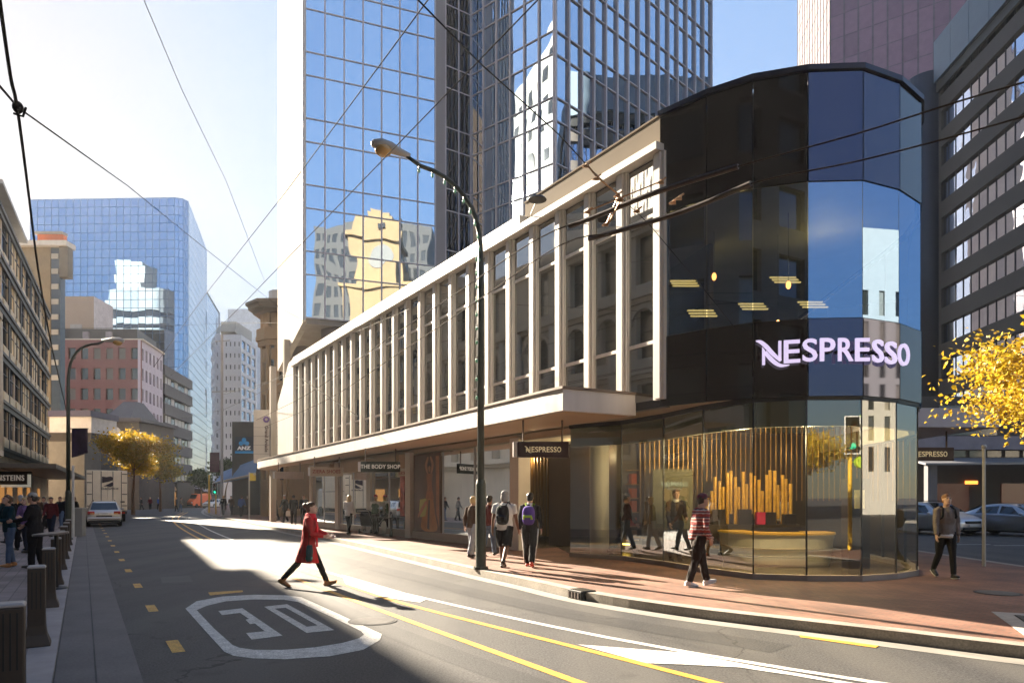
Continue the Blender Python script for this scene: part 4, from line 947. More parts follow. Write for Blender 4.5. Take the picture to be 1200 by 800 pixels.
# ---------------------------------------------------------------- side street: tall striped block, purple tower, veranda shops
RBa=V((43.75,70)); RBb=V((41.0,39.0))
poly=[tuple(RBb),(60,38),(62,71),tuple(RBa)]
zr_=Zp(50,70)
rbg=[mirror_glass('striped_glass',(.72,.72,.80)),mirror_glass('striped_glass_b',(.66,.67,.76)),mirror_glass('striped_glass_c',(.78,.78,.85))]
rb=building('office_block','tall dark office block with long bright ribbon windows','building',poly,zr_,mat('dark_brown_panel',(.085,.07,.06),rough=.6,noise=.08),
  {3:dict(b=24,f=12,z0=zr_-6.6-11*3.62,fh=3.62,h=.55,sill=.25,style='bands',glass=rbg,seed=30),0:dict(b=14,f=12,z0=zr_-6.6-11*3.62,fh=3.62,h=.55,sill=.25,style='bands',glass=rbg)},d=.4)
fr=Fr(RBb,RBa,out=(0,40)); mb=MB()
for i in range(10): fr.box(mb,fr.L*i/10+.03,fr.L*(i+1)/10-.03,.0,.5,zr_-4.2,zr_)
mb.build('parapet_panel',mat('blue_grey_panel',(.17,.22,.27),rough=.35,noise=.06),rb)
mb=MB(); fr.box(mb,0,fr.L,.003,.25,zr_-5.2,zr_-4.25); mb.build('dark_strip',M_black,rb)  # plain black band below the parapet panels
mb=MB(); mb.cyl((44.0,72.5,0),(44.0,72.5,Zp(92,72)),2.0,n=28); mb.build('stair_tower',mat('navy_tower',(.028,.032,.05),rough=.35,noise=.1),rb,smooth=True)
# purple tower
Y=112; q0=V((X(973,Y),Y)); 
q1=V((q0.x+22,Y-15.5)); qx=V((X(935,138),138))
poly=[tuple(q0),tuple(q1),(q1.x+20,q1.y+8),(q1.x+20,q1.y+60),tuple(qx)]
zl=zrange(10,112,3.7)
Gv=[mirror_glass('purple_glass',(.40,.26,.36),wave=.004),mirror_glass('purple_glass_b',(.36,.24,.34),wave=.004)]
M_pm=mat('purple_mullion',(.12,.07,.10),rough=.5)
Gs=[mat('pale_panel_wall',(.17,.155,.175),rough=.8,noise=.05,spec=.05)]
building('purple_tower','tall purple glass tower with a bright sunlit flank','tower',poly,113,M_pm,
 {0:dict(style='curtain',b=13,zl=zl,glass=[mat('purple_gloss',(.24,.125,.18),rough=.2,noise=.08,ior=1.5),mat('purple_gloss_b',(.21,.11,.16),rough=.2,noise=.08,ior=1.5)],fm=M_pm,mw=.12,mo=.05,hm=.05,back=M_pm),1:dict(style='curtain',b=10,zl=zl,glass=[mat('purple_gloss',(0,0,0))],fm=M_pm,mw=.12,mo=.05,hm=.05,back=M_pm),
  4:dict(style='curtain',b=12,zl=zl,glass=Gs,fm=mat('pale_rib',(.11,.10,.115),rough=.8,spec=.05),mw=.08,mo=.1,hm=.02,back=M_pm)},d=.3)
# veranda shops
vb=empty('veranda_shops',(0,0,0),0,'low dark shops with a veranda behind the parked silver cars','shop')
mb=MB(); mb.box(25.5,40.8,44,52,0,8.2); mb.build('wall',mat('dark_veranda_wall',(.035,.03,.03),rough=.6),vb)
mb=MB(); mb.box(25.3,44,43.4,43.998,4.75,5.6); mb.build('fascia',mat('lilac_fascia',(.20,.19,.23),rough=.6),vb)
mb=MB(); mb.loft([[(24.6,40.6,3.62),(44,40.2,3.75),(44,43.4,4.1),(25,43.4,4.1)],[(24.6,40.6,3.74),(44,40.2,3.9),(44,43.4,4.22),(25,43.4,4.22)]]); mb.build('veranda_roof',mat('veranda_grey',(.16,.165,.18),rough=.5),vb)
for x in (25.2,31.6,36.6,41): 
    mb=MB(); mb.box(x-.28,x+.28,40.9,41.3,0,3.6); mb.build('post',mat('veranda_post',(.10,.10,.11),rough=.6),vb)
mb=MB()
for k in range(7): mb.box(26+k*1.15,26.9+k*1.15,43.95,43.996,4.3,4.7); 
mb.box(27.5,31.2,43.9,43.995,5.7,7.6)
mb.build('window',M_dk[1],vb)
mb=MB(); mb.box(X(1132,43.8),X(1146,43.8),43.8,43.9,Zp(567,43.8),Zp(563,43.8)); mb.build('neon_sign',emis('orange_neon',(1,.25,.04),.5),vb)
for x in (27,31.5,35): mb=MB(); mb.box(x,x+2.4,43.9,43.99,.4,2.6); mb.build('shop_window',mat('dim_glow',(.03,.015,.012),rough=.2,emit=(1,.35,.2),es=.006),vb)
mb=MB(); mb.prism([(24.2,20),(44,20),(44,44),(24.6,44)],-.05,.13); mb.build('pavement',M_kerb,kind='structure',label='concrete footpath below the veranda shops')
# ================================================================ street furniture
M_lampg=mat('dark_green_pole',(.035,.042,.03),rough=.45,noise=.15,scale=3)
def street_lamp(loc, adir, H, reach, label, px_lean=0, lights=True, base=.13):
    r=empty('street_lamp',loc,0,label,'lamp','street lamps'); z0=base; a=V((adir[0],adir[1],0)).normalized()
    mb=MB(); mb.tube([(0,0,z0),(0,0,z0+1.85),(0,0,z0+1.95)],[.115,.112,.085],16); mb.tube([(0,0,z0),(0,0,z0+.06)],[.17,.16],16); mb.build('base_post',M_lampg,r,smooth=False)
    pts=[(0,0,z0+1.94),(0,0,H-2.2),(0,0,H-1.2)]; 
    curve=[V((0,0,H-1.2))+a*(reach*.80*(1-math.cos(t))**1.25)+V((0,0,1.62*math.sin(t))) for t in [math.pi/2*k/9 for k in range(1,10)]]
    end=curve[-1]+a*(reach*.20)+V((0,0,.14))
    pts=[V(p) for p in pts]+curve+[end]
    mb=MB(); mb.tube(pts,[.078,.068,.062]+[.055-.0015*k for k in range(9)]+[.036],12); mb.build('pole',M_lampg,r,smooth=True)
    mb=MB(); h=end; b=a; L_=[h-b*.12,h+b*.1+V((0,0,.02)),h+b*.3+V((0,0,.05)),h+b*.52+V((0,0,.055)),h+b*.66+V((0,0,.04)),h+b*.70+V((0,0,.03))]
    mb.tube(L_,[(.05,.05),(.085,.075),(.15,.10),(.165,.105),(.10,.07),(.03,.03)],14,ref=(0,0,1)); mb.build('lantern',mat('lantern_grey',(.42,.40,.38),rough=.45,noise=.06),r,smooth=True)
    mb=MB(); mb.ell(h+b*.45+V((0,0,-.045)),(.17,.17,.12),14,8); mb.build('lens',mat('amber_lens',(.55,.33,.10),rough=.12,noise=.06,ior=1.6),r,smooth=True)
    return r,curve
st,curve=street_lamp((-.68,14.86,0),(-.84,-.54),8.1,1.8,'tall dark green street lamp at the brick kerb in front of the shop')
fl=empty('fairy_lights',(-.68,14.86,0),0,'string of small green bulbs hung along the tall street lamp arm','lights')
bb=MB()
cc=[V((0,0,z)) for z in (3.9,4.3,4.7,5.1,5.4,5.7,6.0,6.3,6.6,6.9)]+[V((0,0,6.95))]+curve
for i,p in enumerate(cc):
    q=p+V((-.085 if i<10 else -.02,-.04,-.07 if i>=10 else 0)); mb=MB(); mb.ell(q+V((0,0,-.05)),(.028,.028,.05),8,6); mb.build('bulb',mat('green_bulb',(.25,.55,.36),rough=.15,noise=.1),fl,smooth=True); bb.cyl(q,q+V((0,0,.04)),.02,n=6)
bb.tube([p+V((-.08 if i<10 else -.02,-.04,-.02 if i>=10 else .02)) for i,p in enumerate(cc)],.008,6); bb.build('cable',M_black,fl)
street_lamp((X(80,27),27,0),(.95,.25),7.4,1.3,'dark street lamp with a purple banner beyond the bollards',base=.03)
bn=empty('street_banner',(X(94,27),27,0),0,'dark purple banner hanging from the lamp post beyond the bollards','banner')
mb=MB(); y=0; x0,x1=X(84,27)-X(94,27),X(103.5,27)-X(94,27); zt,zb=Zp(502,27),Zp(536,27)
A=[];B=[]
for k in range(9):
    t=k/8; A.append((x0+(x1-x0)*t,.05*math.sin(t*5),zb+.18*t-.0)); B.append((x0+(x1-x0)*t,.05*math.sin(t*5),zt))
mb.loft([A,B],caps=False,closed=False); A2=[(p[0],p[1]+.012,p[2]) for p in A]; B2=[(p[0],p[1]+.012,p[2]) for p in B]; mb.loft([A2,B2],caps=False,closed=False); mb.build('cloth',mat('purple_cloth',(.035,.018,.045),rough=.8,noise=.5,scale=3),bn)
mb=MB(); mb.cyl((x0-.1,0,zt),(x1,0,zt),.02,n=8); mb.build('rod',M_black,bn)
def simple_pole(name,label,cat,px,Y,zt,r,m,base=.13,group=None):
    o=empty(name,(X(px,Y),Y,0),0,label,cat,group); mb=MB(); mb.tube([(0,0,base),(0,0,zt-.02),(0,0,zt)],[r,r*.85,r*.5],10); mb.build('post',m,o,smooth=False); return o
M_galv=mat('galvanised_steel',(.40,.38,.36),rough=.45,metal=.4,noise=.12,scale=4)
o=simple_pole('sign_pole','slender grey sign pole on the brick corner near the yellow tree','pole',1153,15.5,2.82,.038,M_galv); mb=MB(); mb.ell((0,0,2.84),.055,10,8); mb.build('cap',M_galv,o,smooth=True)
o=simple_pole('sign_pole','white sign pole with a small yellow plate on the footpath','pole',292,49.6,Zp(553,49.6),.05,mat('pole_white',(.6,.58,.55),rough=.5)); mb=MB(); mb.box(.06,.50,-.05,-.02,Zp(563,49.6),Zp(554,49.6)); mb.build('plate',mat('plate_yellow',(.65,.5,.05),rough=.5),o)
simple_pole('sign_pole','thin white pole beside the dark lamp post','pole',85.6,29,Zp(545,29),.06,mat('pole_white',(.6,.58,.55)),base=.03)
o=simple_pole('trolley_pole','tall pale pole carrying the overhead wires far along the kerb','pole',260,61,Zp(392,61),.13,mat('pale_grey_pole',(.46,.46,.47),rough=.5))
for z,L_ in ((Zp(400,61),.6),(Zp(459,61),.9)):
    mb=MB(); mb.tube([(-L_,0,z),(L_*1.2,0,z+.1)],.05,8); mb.build('cross_arm',M_galv,o)
mb=MB(); mb.box(-.95,-.1,-.02,.02,Zp(553,61),Zp(530,61)); mb.build('street_banner',mat('plum_cloth',(.085,.03,.05),rough=.8,noise=.4,scale=3),None,loc=(X(259,60.9),60.8,0),label='faded plum banner on the tall pale pole',cat='banner')
def signal(name,label,loc,H,face,green=True,mp=None):
    r=empty(name,loc,face,label,'traffic light','traffic lights')
    mb=MB(); mb.tube([(0,0,.13),(0,0,H)],[.062,.06],14); mb.build('pole',mat('signal_yellow',(.75,.45,.03),rough=.45,noise=.1),r,smooth=False)
    mb=MB(); mb.box(-.20,.20,-.2,-.17,H-1.05,H+.02); mb.build('backboard',M_black,r)
    mb=MB(); 
    for a,b,c,d in ((-.225,.225,H+.02,H+.05),(-.225,.225,H-1.08,H-1.05),(-.225,-.20,H-1.05,H+.02),(.20,.225,H-1.05,H+.02)): mb.box(a,b,-.21,-.165,c,d)
    mb.build('backboard_frame',mat('signal_white',(.78,.78,.76),rough=.5),r)
    mb=MB(); mb.box(-.12,.12,-.17,-.04,H-1.0,H-.03); mb.build('housing',M_black,r)
    for k,c in enumerate(((.10,.008,.006),(.10,.05,.006),(.01,.10,.05))):
        z=H-.18-k*.33; mb=MB(); mb.cyl((0,-.20,z),(0,-.215,z),.095,n=18); mb.build('lens',mat('lens%d'%k,c,rough=.2,noise=0) if not (green and k==2) else emis('lens_green',(.02,1,.45),.6),r)
        mb=MB(); n=12; ri=[]; 
        for y in (-.205,-.36): ri.append([(.105*math.cos(math.pi*(q/n*1.3-.15)),y,z+.105*math.sin(math.pi*(q/n*1.3-.15))) for q in range(n+1)])
        mb.loft(ri,caps=False,closed=False); mb.build('visor',M_black,r)
    return r
M_lime=mat('lime_plastic',(.42,.62,.04),rough=.5,noise=.06)
sgp=refl(996,600,lfr[5],20.4); ts=signal('traffic_light','yellow traffic light pole with lime heads across the corner',(sgp.x,sgp.y,0),4.05,R(180)); print('SIGNAL',sgp)
for k,z in enumerate((3.95,3.55,3.15,2.75)):
    mb=MB(); mb.cyl((-.34,-.1,z),(-.34,.10,z),.20 if k!=1 else .16,n=20); mb.cyl((-.18,.05,z),(-.05,.05,z),.02,n=6); mb.build('lime_head',M_lime,ts,smooth=False)
o=simple_pole('signal_pole','short yellow pole of the far crossing','pole',245,70,Zp(556,70),.10,MATS['signal_yellow'])
signal('traffic_light','small far traffic light showing green above the footpath',(X(253,66),66,0),Zp(566,66),0.0)
# bollards
M_bol=mat('brown_bollard',(.045,.030,.020),rough=.5,noise=.2,scale=4)
M_cap=mat('bollard_cap',(.32,.29,.27),rough=.45,metal=.3)
bl=None
for i in range(8):
    Yb=4.93+2.7*i; x=LX(Yb)-.24
    if bl is None:
        bl=empty('bollard',(x,Yb,0),R(32),'brown square steel bollard at the paved kerb','bollard','bollards along the kerb')
        mb=MB(); mb.loft([[(-a,-a,z),(a,-a,z),(a,a,z),(-a,a,z)] for a,z in ((.135,.031),(.130,.06),(.098,.16),(.086,.26),(.083,.40),(.083,.895))]); o=mb.build('post',M_bol,bl); bevel(o,.012)
        mb=MB(); mb.loft([[(-a,-a,z),(a,-a,z),(a,a,z),(-a,a,z)] for a,z in ((.086,.896),(.086,.915),(.07,.928))]); o=mb.build('cap',M_cap,bl); bevel(o,.006)
        mb=MB()
        for q in (-.04,0,.04): mb.box(q-.006,q+.006,-.0865,-.0835,.45,.86)
        mb.build('groove',M_black,bl); b=bl
    else: b=copy_tree(bl); b.location=(x,Yb,0)
    if i<7:
        pass
for i,(o,l) in enumerate(zip([q for q in col.objects if q.name.startswith('bollard') and q.type=='EMPTY'],
   ['brown square bollard cut off by the bottom of the picture','brown square bollard with its whole flared foot visible','third brown bollard counted from the camera','fourth brown bollard counted from the camera','fifth brown bollard counted from the camera','sixth brown bollard counted from the camera','seventh brown bollard counted from the camera','last brown bollard before the grey utility cabinet'])): o['label']=l
uc=empty('utility_cabinet',(X(93.5,29.5),29.5,0),R(10),'pale grey utility cabinet on the kerb behind the bollards','cabinet')
mb=MB(); mb.box(-.17,.17,-.2,.2,.031,1.22); o=mb.build('case',mat('cabinet_grey',(.30,.29,.27),rough=.6),uc); bevel(o,.02)
mb=MB(); mb.box(-.19,.19,-.22,.22,1.222,1.26); mb.build('lid',mat('cabinet_lid',(.42,.41,.39),rough=.5),uc)
tb=empty('ashtray_table',(X(66,12.4),12.4,0),0,'small tilted round table beside the bollards','table')
mb=MB(); mb.tube([(0,0,1.02),(0,0,1.05)],[.28,.28],20); o=mb.build('tabletop',mat('table_top',(.10,.09,.09),rough=.3),tb,rot=(R(4),R(-3),0)); mb=MB(); mb.cyl((0,0,.03),(0,0,1.03),.035); mb.tube([(0,0,.03),(0,0,.06)],[.2,.17],14); mb.build('stem',M_black,tb)
# kerb inlet and tree grate
di=empty('drain_inlet',(1.12,11.36,0),math.atan2(-1.7,.95),'black drain opening set in the brick kerb','drain')
mb=MB(); mb.box(-.20,.20,-.10,.20,.0,.155); o=mb.build('iron_frame',M_black,di); bevel(o,.012)
mb=MB()
for k in range(4): mb.box(-.17+k*.09,-.13+k*.09,-.115,-.101,.02,.12)
mb.build('grating',mat('rusty_iron',(.06,.04,.03),rough=.7),di)
tg=empty('tree_grate',(7.0,7.95,0),R(-25),'square iron grate with a pale stone border round the street tree','grate')
mb=MB()
for a,b_,c,d in ((-1,1,-1,-.8),(-1,1,.8,1),(-1,-.8,-.8,.8),(.8,1,-.8,.8)): mb.box(a,b_,c,d,.1305,.137)
mb.build('stone_border',mat('grate_stone',(.36,.34,.32),rough=.7,noise=.2,scale=6),tg)
mb=MB()
for k in range(16): mb.box(-.78+k*.0985,-.72+k*.0985,-.79,.79,.131,.142)
mb.box(-.8,.8,-.8,.8,.1302,.1312); mb.build('grating',mat('cast_iron',(.03,.03,.03),rough=.6),tg)
for x,y,z,l in ((7.9,11.1,.13,'round iron cover set in the red brick corner'),(-1.9,9.3,.0,'round iron cover in the middle of the sunlit road')):
    mc=empty('manhole_cover',(x,y,z),0,l,'cover'); mb=MB(); mb.cyl((0,0,.001),(0,0,.008),.33,n=32); mb.build('rim',MATS['cast_iron'],mc); mb=MB(); mb.cyl((0,0,.0085),(0,0,.012),.29,n=32); mb.build('lid',mat('worn_iron',(.07,.065,.06),rough=.5,noise=.5,scale=14),mc)
# hanging signs
def hang_sign(label,c,wd,ht,zb,rz,mb_,txt=None,tm=None,ts_=.2,endm=None,logo=False,zt=3.46,xs=.95):
    r=empty('hanging_sign',(c[0],c[1],0),rz,label,'sign','signs hanging under the canopy')
    mb=MB(); mb.box(-wd/2,wd/2,-.07,.07,zb,zb+ht); o=mb.build('sign_box',mb_,r); bevel(o,.008)
    mb=MB()
    for x in (-wd*.38,wd*.38): mb.cyl((x,0,zb+ht),(x,0,zt),.022,n=8)
    mb.build('hanger',mat('hanger_brown',(.12,.08,.06),rough=.5),r)
    if endm: mb=MB(); mb.box(-wd/2-.09,-wd/2-.003,-.072,.072,zb+.01,zb+ht-.01); mb.build('end_plate',endm,r)
    if logo:
        lg=empty('lettering',(0,-.075,zb+ht*.5)); lg.parent=r; res,W=nespresso(lg,ts_,M_cream,.06)
        for o,cx,wv in res: o.location=((cx-W/2+.3)*ts_,0,0)
    elif txt: text_obj(txt,ts_,tm,r,mw=M4.Translation((0,-.074,zb+ht*.5)),ext=.004,bold=.004,xs=xs)
    return r
M_maroon=mat('maroon_sign',(.028,.008,.008),rough=.3,noise=.05); M_wend=mat('sign_end_white',(.75,.72,.68),rough=.5)
hang_sign('dark maroon hanging sign reading NESPRESSO under the white canopy',(X(636,15.6),15.6),1.18,.36,2.6,R(4),M_maroon,logo=True,ts_=.125,endm=mat('sign_end_grey',(.45,.42,.4),rough=.5))
hang_sign('black hanging sign reading THE BODY SHOP with a white end',(X(446,24.6),24.6),1.40,.37,2.61,R(6),mat('sign_black_green',(.015,.022,.012),rough=.4),'THE BODY SHOP',mat('sign_pale_text',(.7,.68,.6),rough=.5,emit=(1,.95,.85),es=.02),.20,endm=M_wend,xs=.92)
hang_sign('cream hanging sign reading ZIERA SHOES under the canopy',(X(383,29.6),29.6),1.38,.38,2.62,R(6),mat('sign_cream',(.50,.37,.25),rough=.5),'ZIERA SHOES',mat('sign_rust_text',(.32,.07,.04),rough=.5),.205,endm=M_wend,xs=.98)
hang_sign('blank peach hanging sign nearest the far end of the canopy',(X(339,34.5),34.5),1.4,.36,2.64,R(6),mat('sign_peach',(.52,.38,.27),rough=.5),endm=M_wend)
hang_sign('maroon hanging sign reading NESPRESSO beside the drum in the side street',(10.6,17.4),1.25,.34,2.62,0,M_maroon,logo=True,ts_=.135,zt=3.38)
# posters in the shop windows
ps=empty('poster',(0,0,0),0,'tall bronze fashion poster of a figure with raised arms and a lime bag','poster')
mb=MB(); FL.box(mb,11.7,13.95,.0,.06,.42,3.32); mb.build('panel',mat('poster_brown',(.075,.032,.014),rough=.35,noise=.5,scale=1.6),ps)
def flat(fr,pts,o,m,name='print',parent=None,sm=True):
    if sm: pts=[(p.x,p.y) for p in smooth_line([V(p) for p in pts+[pts[0]]],4)][:-1]
    mb=MB(); n=len(pts); A=[fr.p(s,o,z) for s,z in pts]; B=[fr.p(s,o-.004,z) for s,z in pts]; c=V((0,0,0))
    for q in A: c+=q
    c/=n
    for i in range(n): mb.face([A[i],A[(i+1)%n],c])
    return mb.build(name,m,parent)
M_p1=mat('poster_bronze',(.30,.125,.045),rough=.4,noise=.4,scale=4); M_p2=mat('poster_lime',(.42,.45,.13),rough=.4,noise=.2); M_p3=mat('poster_skin',(.40,.20,.10),rough=.4,noise=.3,scale=4); M_p4=mat('poster_dark',(.015,.008,.006),rough=.4); M_p5=mat('poster_gold',(.34,.16,.04),rough=.4,noise=.4,scale=3)
flat(FL,[(12.3,2.55),(12.8,2.55),(12.74,2.1),(12.86,1.6),(12.22,1.6),(12.36,2.1)],.066,M_p1,parent=ps)
flat(FL,[(12.34,2.58),(12.2,2.9),(12.42,3.2),(12.5,3.14),(12.32,2.9),(12.46,2.6)],.069,M_p3,parent=ps)
flat(FL,[(12.76,2.58),(12.94,2.88),(12.72,3.2),(12.64,3.14),(12.82,2.88),(12.66,2.6)],.069,M_p3,parent=ps)
flat(FL,[(12.46,2.84),(12.5,2.66),(12.6,2.66),(12.65,2.84),(12.55,2.94)],.072,M_p3,parent=ps)
flat(FL,[(12.42,2.9),(12.48,2.82),(12.56,2.88),(12.64,2.8),(12.69,2.92),(12.55,3.0)],.076,M_p4,parent=ps)
flat(FL,[(12.25,1.62),(12.84,1.62),(13.15,1.05),(13.2,.5),(11.95,.5),(12.1,1.1)],.070,M_p5,parent=ps)
flat(FL,[(12.5,1.6),(12.62,1.6),(12.75,.55),(12.55,.5)],.074,M_p4,parent=ps,sm=False)
flat(FL,[(12.8,1.66),(13.35,1.62),(13.42,1.2),(13.3,.95),(12.9,1.0),(12.75,1.3)],.078,M_p2,parent=ps,sm=False)
flat(FL,[(12.7,1.5),(12.9,1.55),(13.5,1.05),(13.42,.95)],.084,M_p3,parent=ps)
flat(FL,[(11.78,3.2),(12.05,3.2),(12.0,1.2),(11.78,.6)],.064,M_p1,parent=ps,sm=False)
ps2=empty('poster',(0,0,0),0,'narrow pink and red banner poster on the pillar beside the fashion poster','poster')
mb=MB(); FL.box(mb,14.85,15.25,.04,.06,.95,2.55); mb.build('panel',mat('poster_pink',(.42,.12,.10),rough=.5,noise=.7,scale=5),ps2)
bx=empty('display_stand',(0,0,0),0,'low black display stand in front of the dark green shop window','stand')
mb=MB(); FL.box(mb,15.2,16.7,.45,.5,.85,.9); FL.box(mb,15.2,15.26,.4,.5,.13,.85); FL.box(mb,16.64,16.7,.4,.5,.13,.85); FL.box(mb,15.2,16.7,.4,.5,.13,.2); mb.build('frame',M_black,bx)
mb=MB(); q=FL.p(15.9,.47,.5); mb.cyl(q,q+V((FL.n.x,FL.n.y,0))*.03,.26,n=24); mb.build('disc',mat('disc_pale',(.3,.33,.28),rough=.5),bx)
# coloured products glimpsed in the shops
pr=empty('shop_shelving',(0,0,0),0,'shelves of small coloured bottles inside the dark green shop','shelf')
mb=MB(); rr=random.Random(9); pc=[(.3,.05,.05),(.10,.25,.08),(.45,.35,.15),(.5,.5,.45),(.25,.08,.2)]
for z in (.5,.95,1.4,1.85): 
    FL.box(mb,15,22.4,-4.2,-3.9,z-.04,z,5)
    s=15
    while s<22.3: w_=rr.uniform(.1,.3); FL.box(mb,s,s+w_-.03,-4.15,-3.95,z,z+rr.uniform(.12,.32),rr.randrange(5)); s+=w_
mb.build('bottle',[mat('bottle%d'%i,c,rough=.4) for i,c in enumerate(pc)]+[mat('shelf_white',(.4,.42,.36),rough=.6)],pr,kind='stuff')
bp=empty('window_board',(0,0,0),0,'tall curved brown panel in the shoe shop window','panel')
mb=MB(); mb.prism([tuple(FL.p(23.3+.12*k,-.8-.5*math.sin(k/11*math.pi),0))[:2] for k in range(12)]+[tuple(FL.p(24.62-.12*k,-.9-.5*math.sin((11-k)/11*math.pi),0))[:2] for k in range(12)],.16,3.0); mb.build('board',mat('board_brown',(.36,.20,.06),rough=.5,noise=.2),bp)

# ================================================================ inside the drum
cn=empty('shop_counter',(0,0,0),0,'curved pale sales counter with a gold top edge inside the drum','counter')
pts=[(5.05,16.6),(5.1,15.9),(5.35,15.35),(5.8,15.05),(6.4,14.95),(6.95,15.05),(7.25,15.4),(7.3,16.0)]
pl=[V((p[0],p[1])) for p in smooth_line([V(p) for p in pts],5)]; rg=[]
for z,o in ((.151,.10),(.20,.08),(.5,.03),(.86,-.02)): q=offset_line(pl,o*-1); rg.append([(p.x,p.y,z) for p in q]+[(p.x,p.y,z) for p in offset_line(pl,-.55)][::-1])
M_cnt=mat('pale_counter',(.74,.70,.58),rough=.35,noise=.05)
mb=MB(); mb.loft(rg); mb.build('counter_body',M_cnt,cn,smooth=False)
q=[(p.x,p.y) for p in offset_line(pl,.05)]+[(p.x,p.y) for p in offset_line(pl,-.57)][::-1]
mb=MB(); mb.prism(q,.861,.905); mb.build('counter_top',mat('gold_edge',(.50,.28,.04),rough=.35,metal=.3,emit=(1,.55,.05),es=.03),cn)
for k in range(3):
    mb=MB(); qq=offset_line(pl,.012-.018*k); mb.tube([(p.x,p.y,.38+.17*k) for p in qq],.012,6); mb.build('trim_line',mat('counter_line',(.35,.31,.22),rough=.4),cn)
gd=empty('stick_display',(0,0,0),0,'cluster of upright golden tubes of coffee capsules behind the counter','display')
mb=MB(); mb.box(4.7,7.1,16.75,17.35,.15,1.02); mb.build('back_counter',mat('dark_counter',(.03,.02,.012),rough=.4),gd)
rr=random.Random(6); M_gold=mat('golden_tube',(.52,.30,.06),rough=.35,metal=.35,noise=.3,scale=8)
hs=[.3,.42,.6,.95,.85,.7,1.05,1.1,.95,.7,1.08,.78,1.05,.98,.88,.6,1.0,1.12,1.1,.75,1.0,.9,.78]
for k,h in enumerate(hs):
    x=4.78+k*.098; z0=1.03+(.25 if k%5==2 else (.12 if k%3==1 else 0)); mb=MB(); mb.cyl((x,17.0+.05*(k%2),z0),(x,17.0+.05*(k%2),1.25+h),.043,n=10)
    mb.build('tube',M_gold,gd,smooth=False)
mb=MB()
for x in (4.95,5.6,6.2,6.7): mb.box(x,x+.3,16.8,16.95,1.021,1.021+rr.uniform(.2,.42))
mb.build('machine',[mat('machine_black',(.02,.015,.015),rough=.3)],gd)
mb=MB(); mb.box(6.02,6.22,16.76,16.92,1.0215,1.33); mb.build('pack',mat('magenta_pack',(.35,.02,.07),rough=.4),gd)
hr=empty('slat_curtain',(0,0,0),0,'curtain of thin golden rods hanging inside the drum','screen')
mb=MB()
for k in range(46):
    x=3.3+k*.13; y=17.5+.5*math.sin((x-3)*.5); zb=2.1 if 5.0<x<6.6 else (1.0 if x<4.4 else 1.6)
    mb.box(x-.012,x+.012,y-.012,y+.012,zb,3.55)
mb.build('rod',mat('golden_rod',(.20,.11,.03),rough=.35,metal=.5,noise=.1),hr,kind='stuff')
wp=empty('wall_panel',(0,0,0),0,'grey green wall panel with a small glowing brand name','panel')
mb=MB(); mb.box(3.55,4.55,17.18,17.24,.9,2.4); mb.build('board',mat('olive_board',(.10,.095,.055),rough=.6),wp)
lg=empty('lettering',(4.08,17.17,2.02)); lg.parent=wp; res,W=nespresso(lg,.10,emis('small_glow',(.9,.9,.6),.12),.02)
for o,cx,wv in res: o.location=((cx-W/2+.3)*.10,0,0)
pd=[]
for i,(x,y,z,l) in enumerate(((4.5,15.2,6.6,'orange pendant bulb in the upper storey nearest the white fins'),(5.75,14.2,6.1,'orange pendant bulb low behind the blue reflection'),(6.0,15.4,5.6,'orange pendant bulb just above the letters'))):
    p=empty('pendant_lamp',(x,y,z),0,l,'lamp','pendant bulbs in the drum'); mb=MB(); mb.cyl((0,0,.06),(0,0,7.6-z),.006,n=6); mb.build('cord',M_black,p)
    mb=MB(); mb.ell((0,0,0),(.05,.05,.085),12,8); mb.build('bulb',emis('orange_bulb',(1,.36,.10),1.6),p,smooth=True)
st2=empty('info_stand',(7.5,14.9,0),R(10),'tall dark display pillar with a small cream card inside the drum','stand')
mb=MB(); mb.box(-.26,.26,-.12,.12,.15,2.1); mb.build('pillar_body',mat('pillar_dark',(.02,.015,.012),rough=.35),st2); mb=MB(); mb.box(-.12,.12,-.135,-.122,1.45,1.85); mb.build('card',mat('cream_card',(.5,.45,.25),rough=.5),st2)

# ================================================================ wires
M_wire=mat('wire_dark',(.014,.012,.011),rough=.9,spec=.1); M_wire2=mat('wire_brown',(.035,.024,.018),rough=.9,spec=.1); M_wirel=mat('wire_pale',(.16,.15,.13),rough=.9,spec=.1)
def wire(pts,r,label,m=M_wire,sag=0,fit=None):
    pts=[V(p) for p in pts]
    if sag and len(pts)==2: a,b=pts; pts=[a.lerp(b,k/10)-V((0,0,sag*4*(k/10)*(1-k/10))) for k in range(11)]
    mb=MB(); mb.tube(pts,r,6); mb.build('overhead_wire',m,label=label,cat='wire',group='overhead wires'); return pts
def pz(px,py,z): 
    Y=(z-CAM_Z)*F/(HZ-py); return V(((px-600)/F*Y,Y,z))
wire(smooth_line([pz(-6,-40,5.6),pz(12,88,5.55),pz(20,125,5.55),pz(32,215,5.5),pz(45,318,5.45),pz(57,388,5.5),pz(66,430,5.5),pz(80,490,5.5)],4),.016,'thick dark trolley wire dropping down along the tan office block')
wire([pz(4,30,5.75),pz(13,92,5.62),pz(18,122,5.57)],.008,'thin wire twisted beside the thick trolley wire')
nd=pz(21,126,5.56)
mb=MB(); mb.ell(nd,(.05,.05,.06),10,8); mb.tube([nd+V((-.04,0,-.06)),nd+V((.05,0,-.09)),nd+V((.08,0,0))],.012,6); mb.build('wire_clamp',M_wire,label='black wire clamp on the thick trolley wire',cat='clamp')
wire([pz(-8,92,5.7),nd],.012,'short wire running into the clamp from the picture edge')
wire([nd,P(150,218,14),P(240,291,24),P(330,362,44)],.009,'long dark span wire from the clamp to the cream tower wall')
wire([P(160,-20,9),P(213,105,13),P(265,212,20),P(311,332,30)],.007,'fine pale wire falling through the open sky',m=M_wirel)
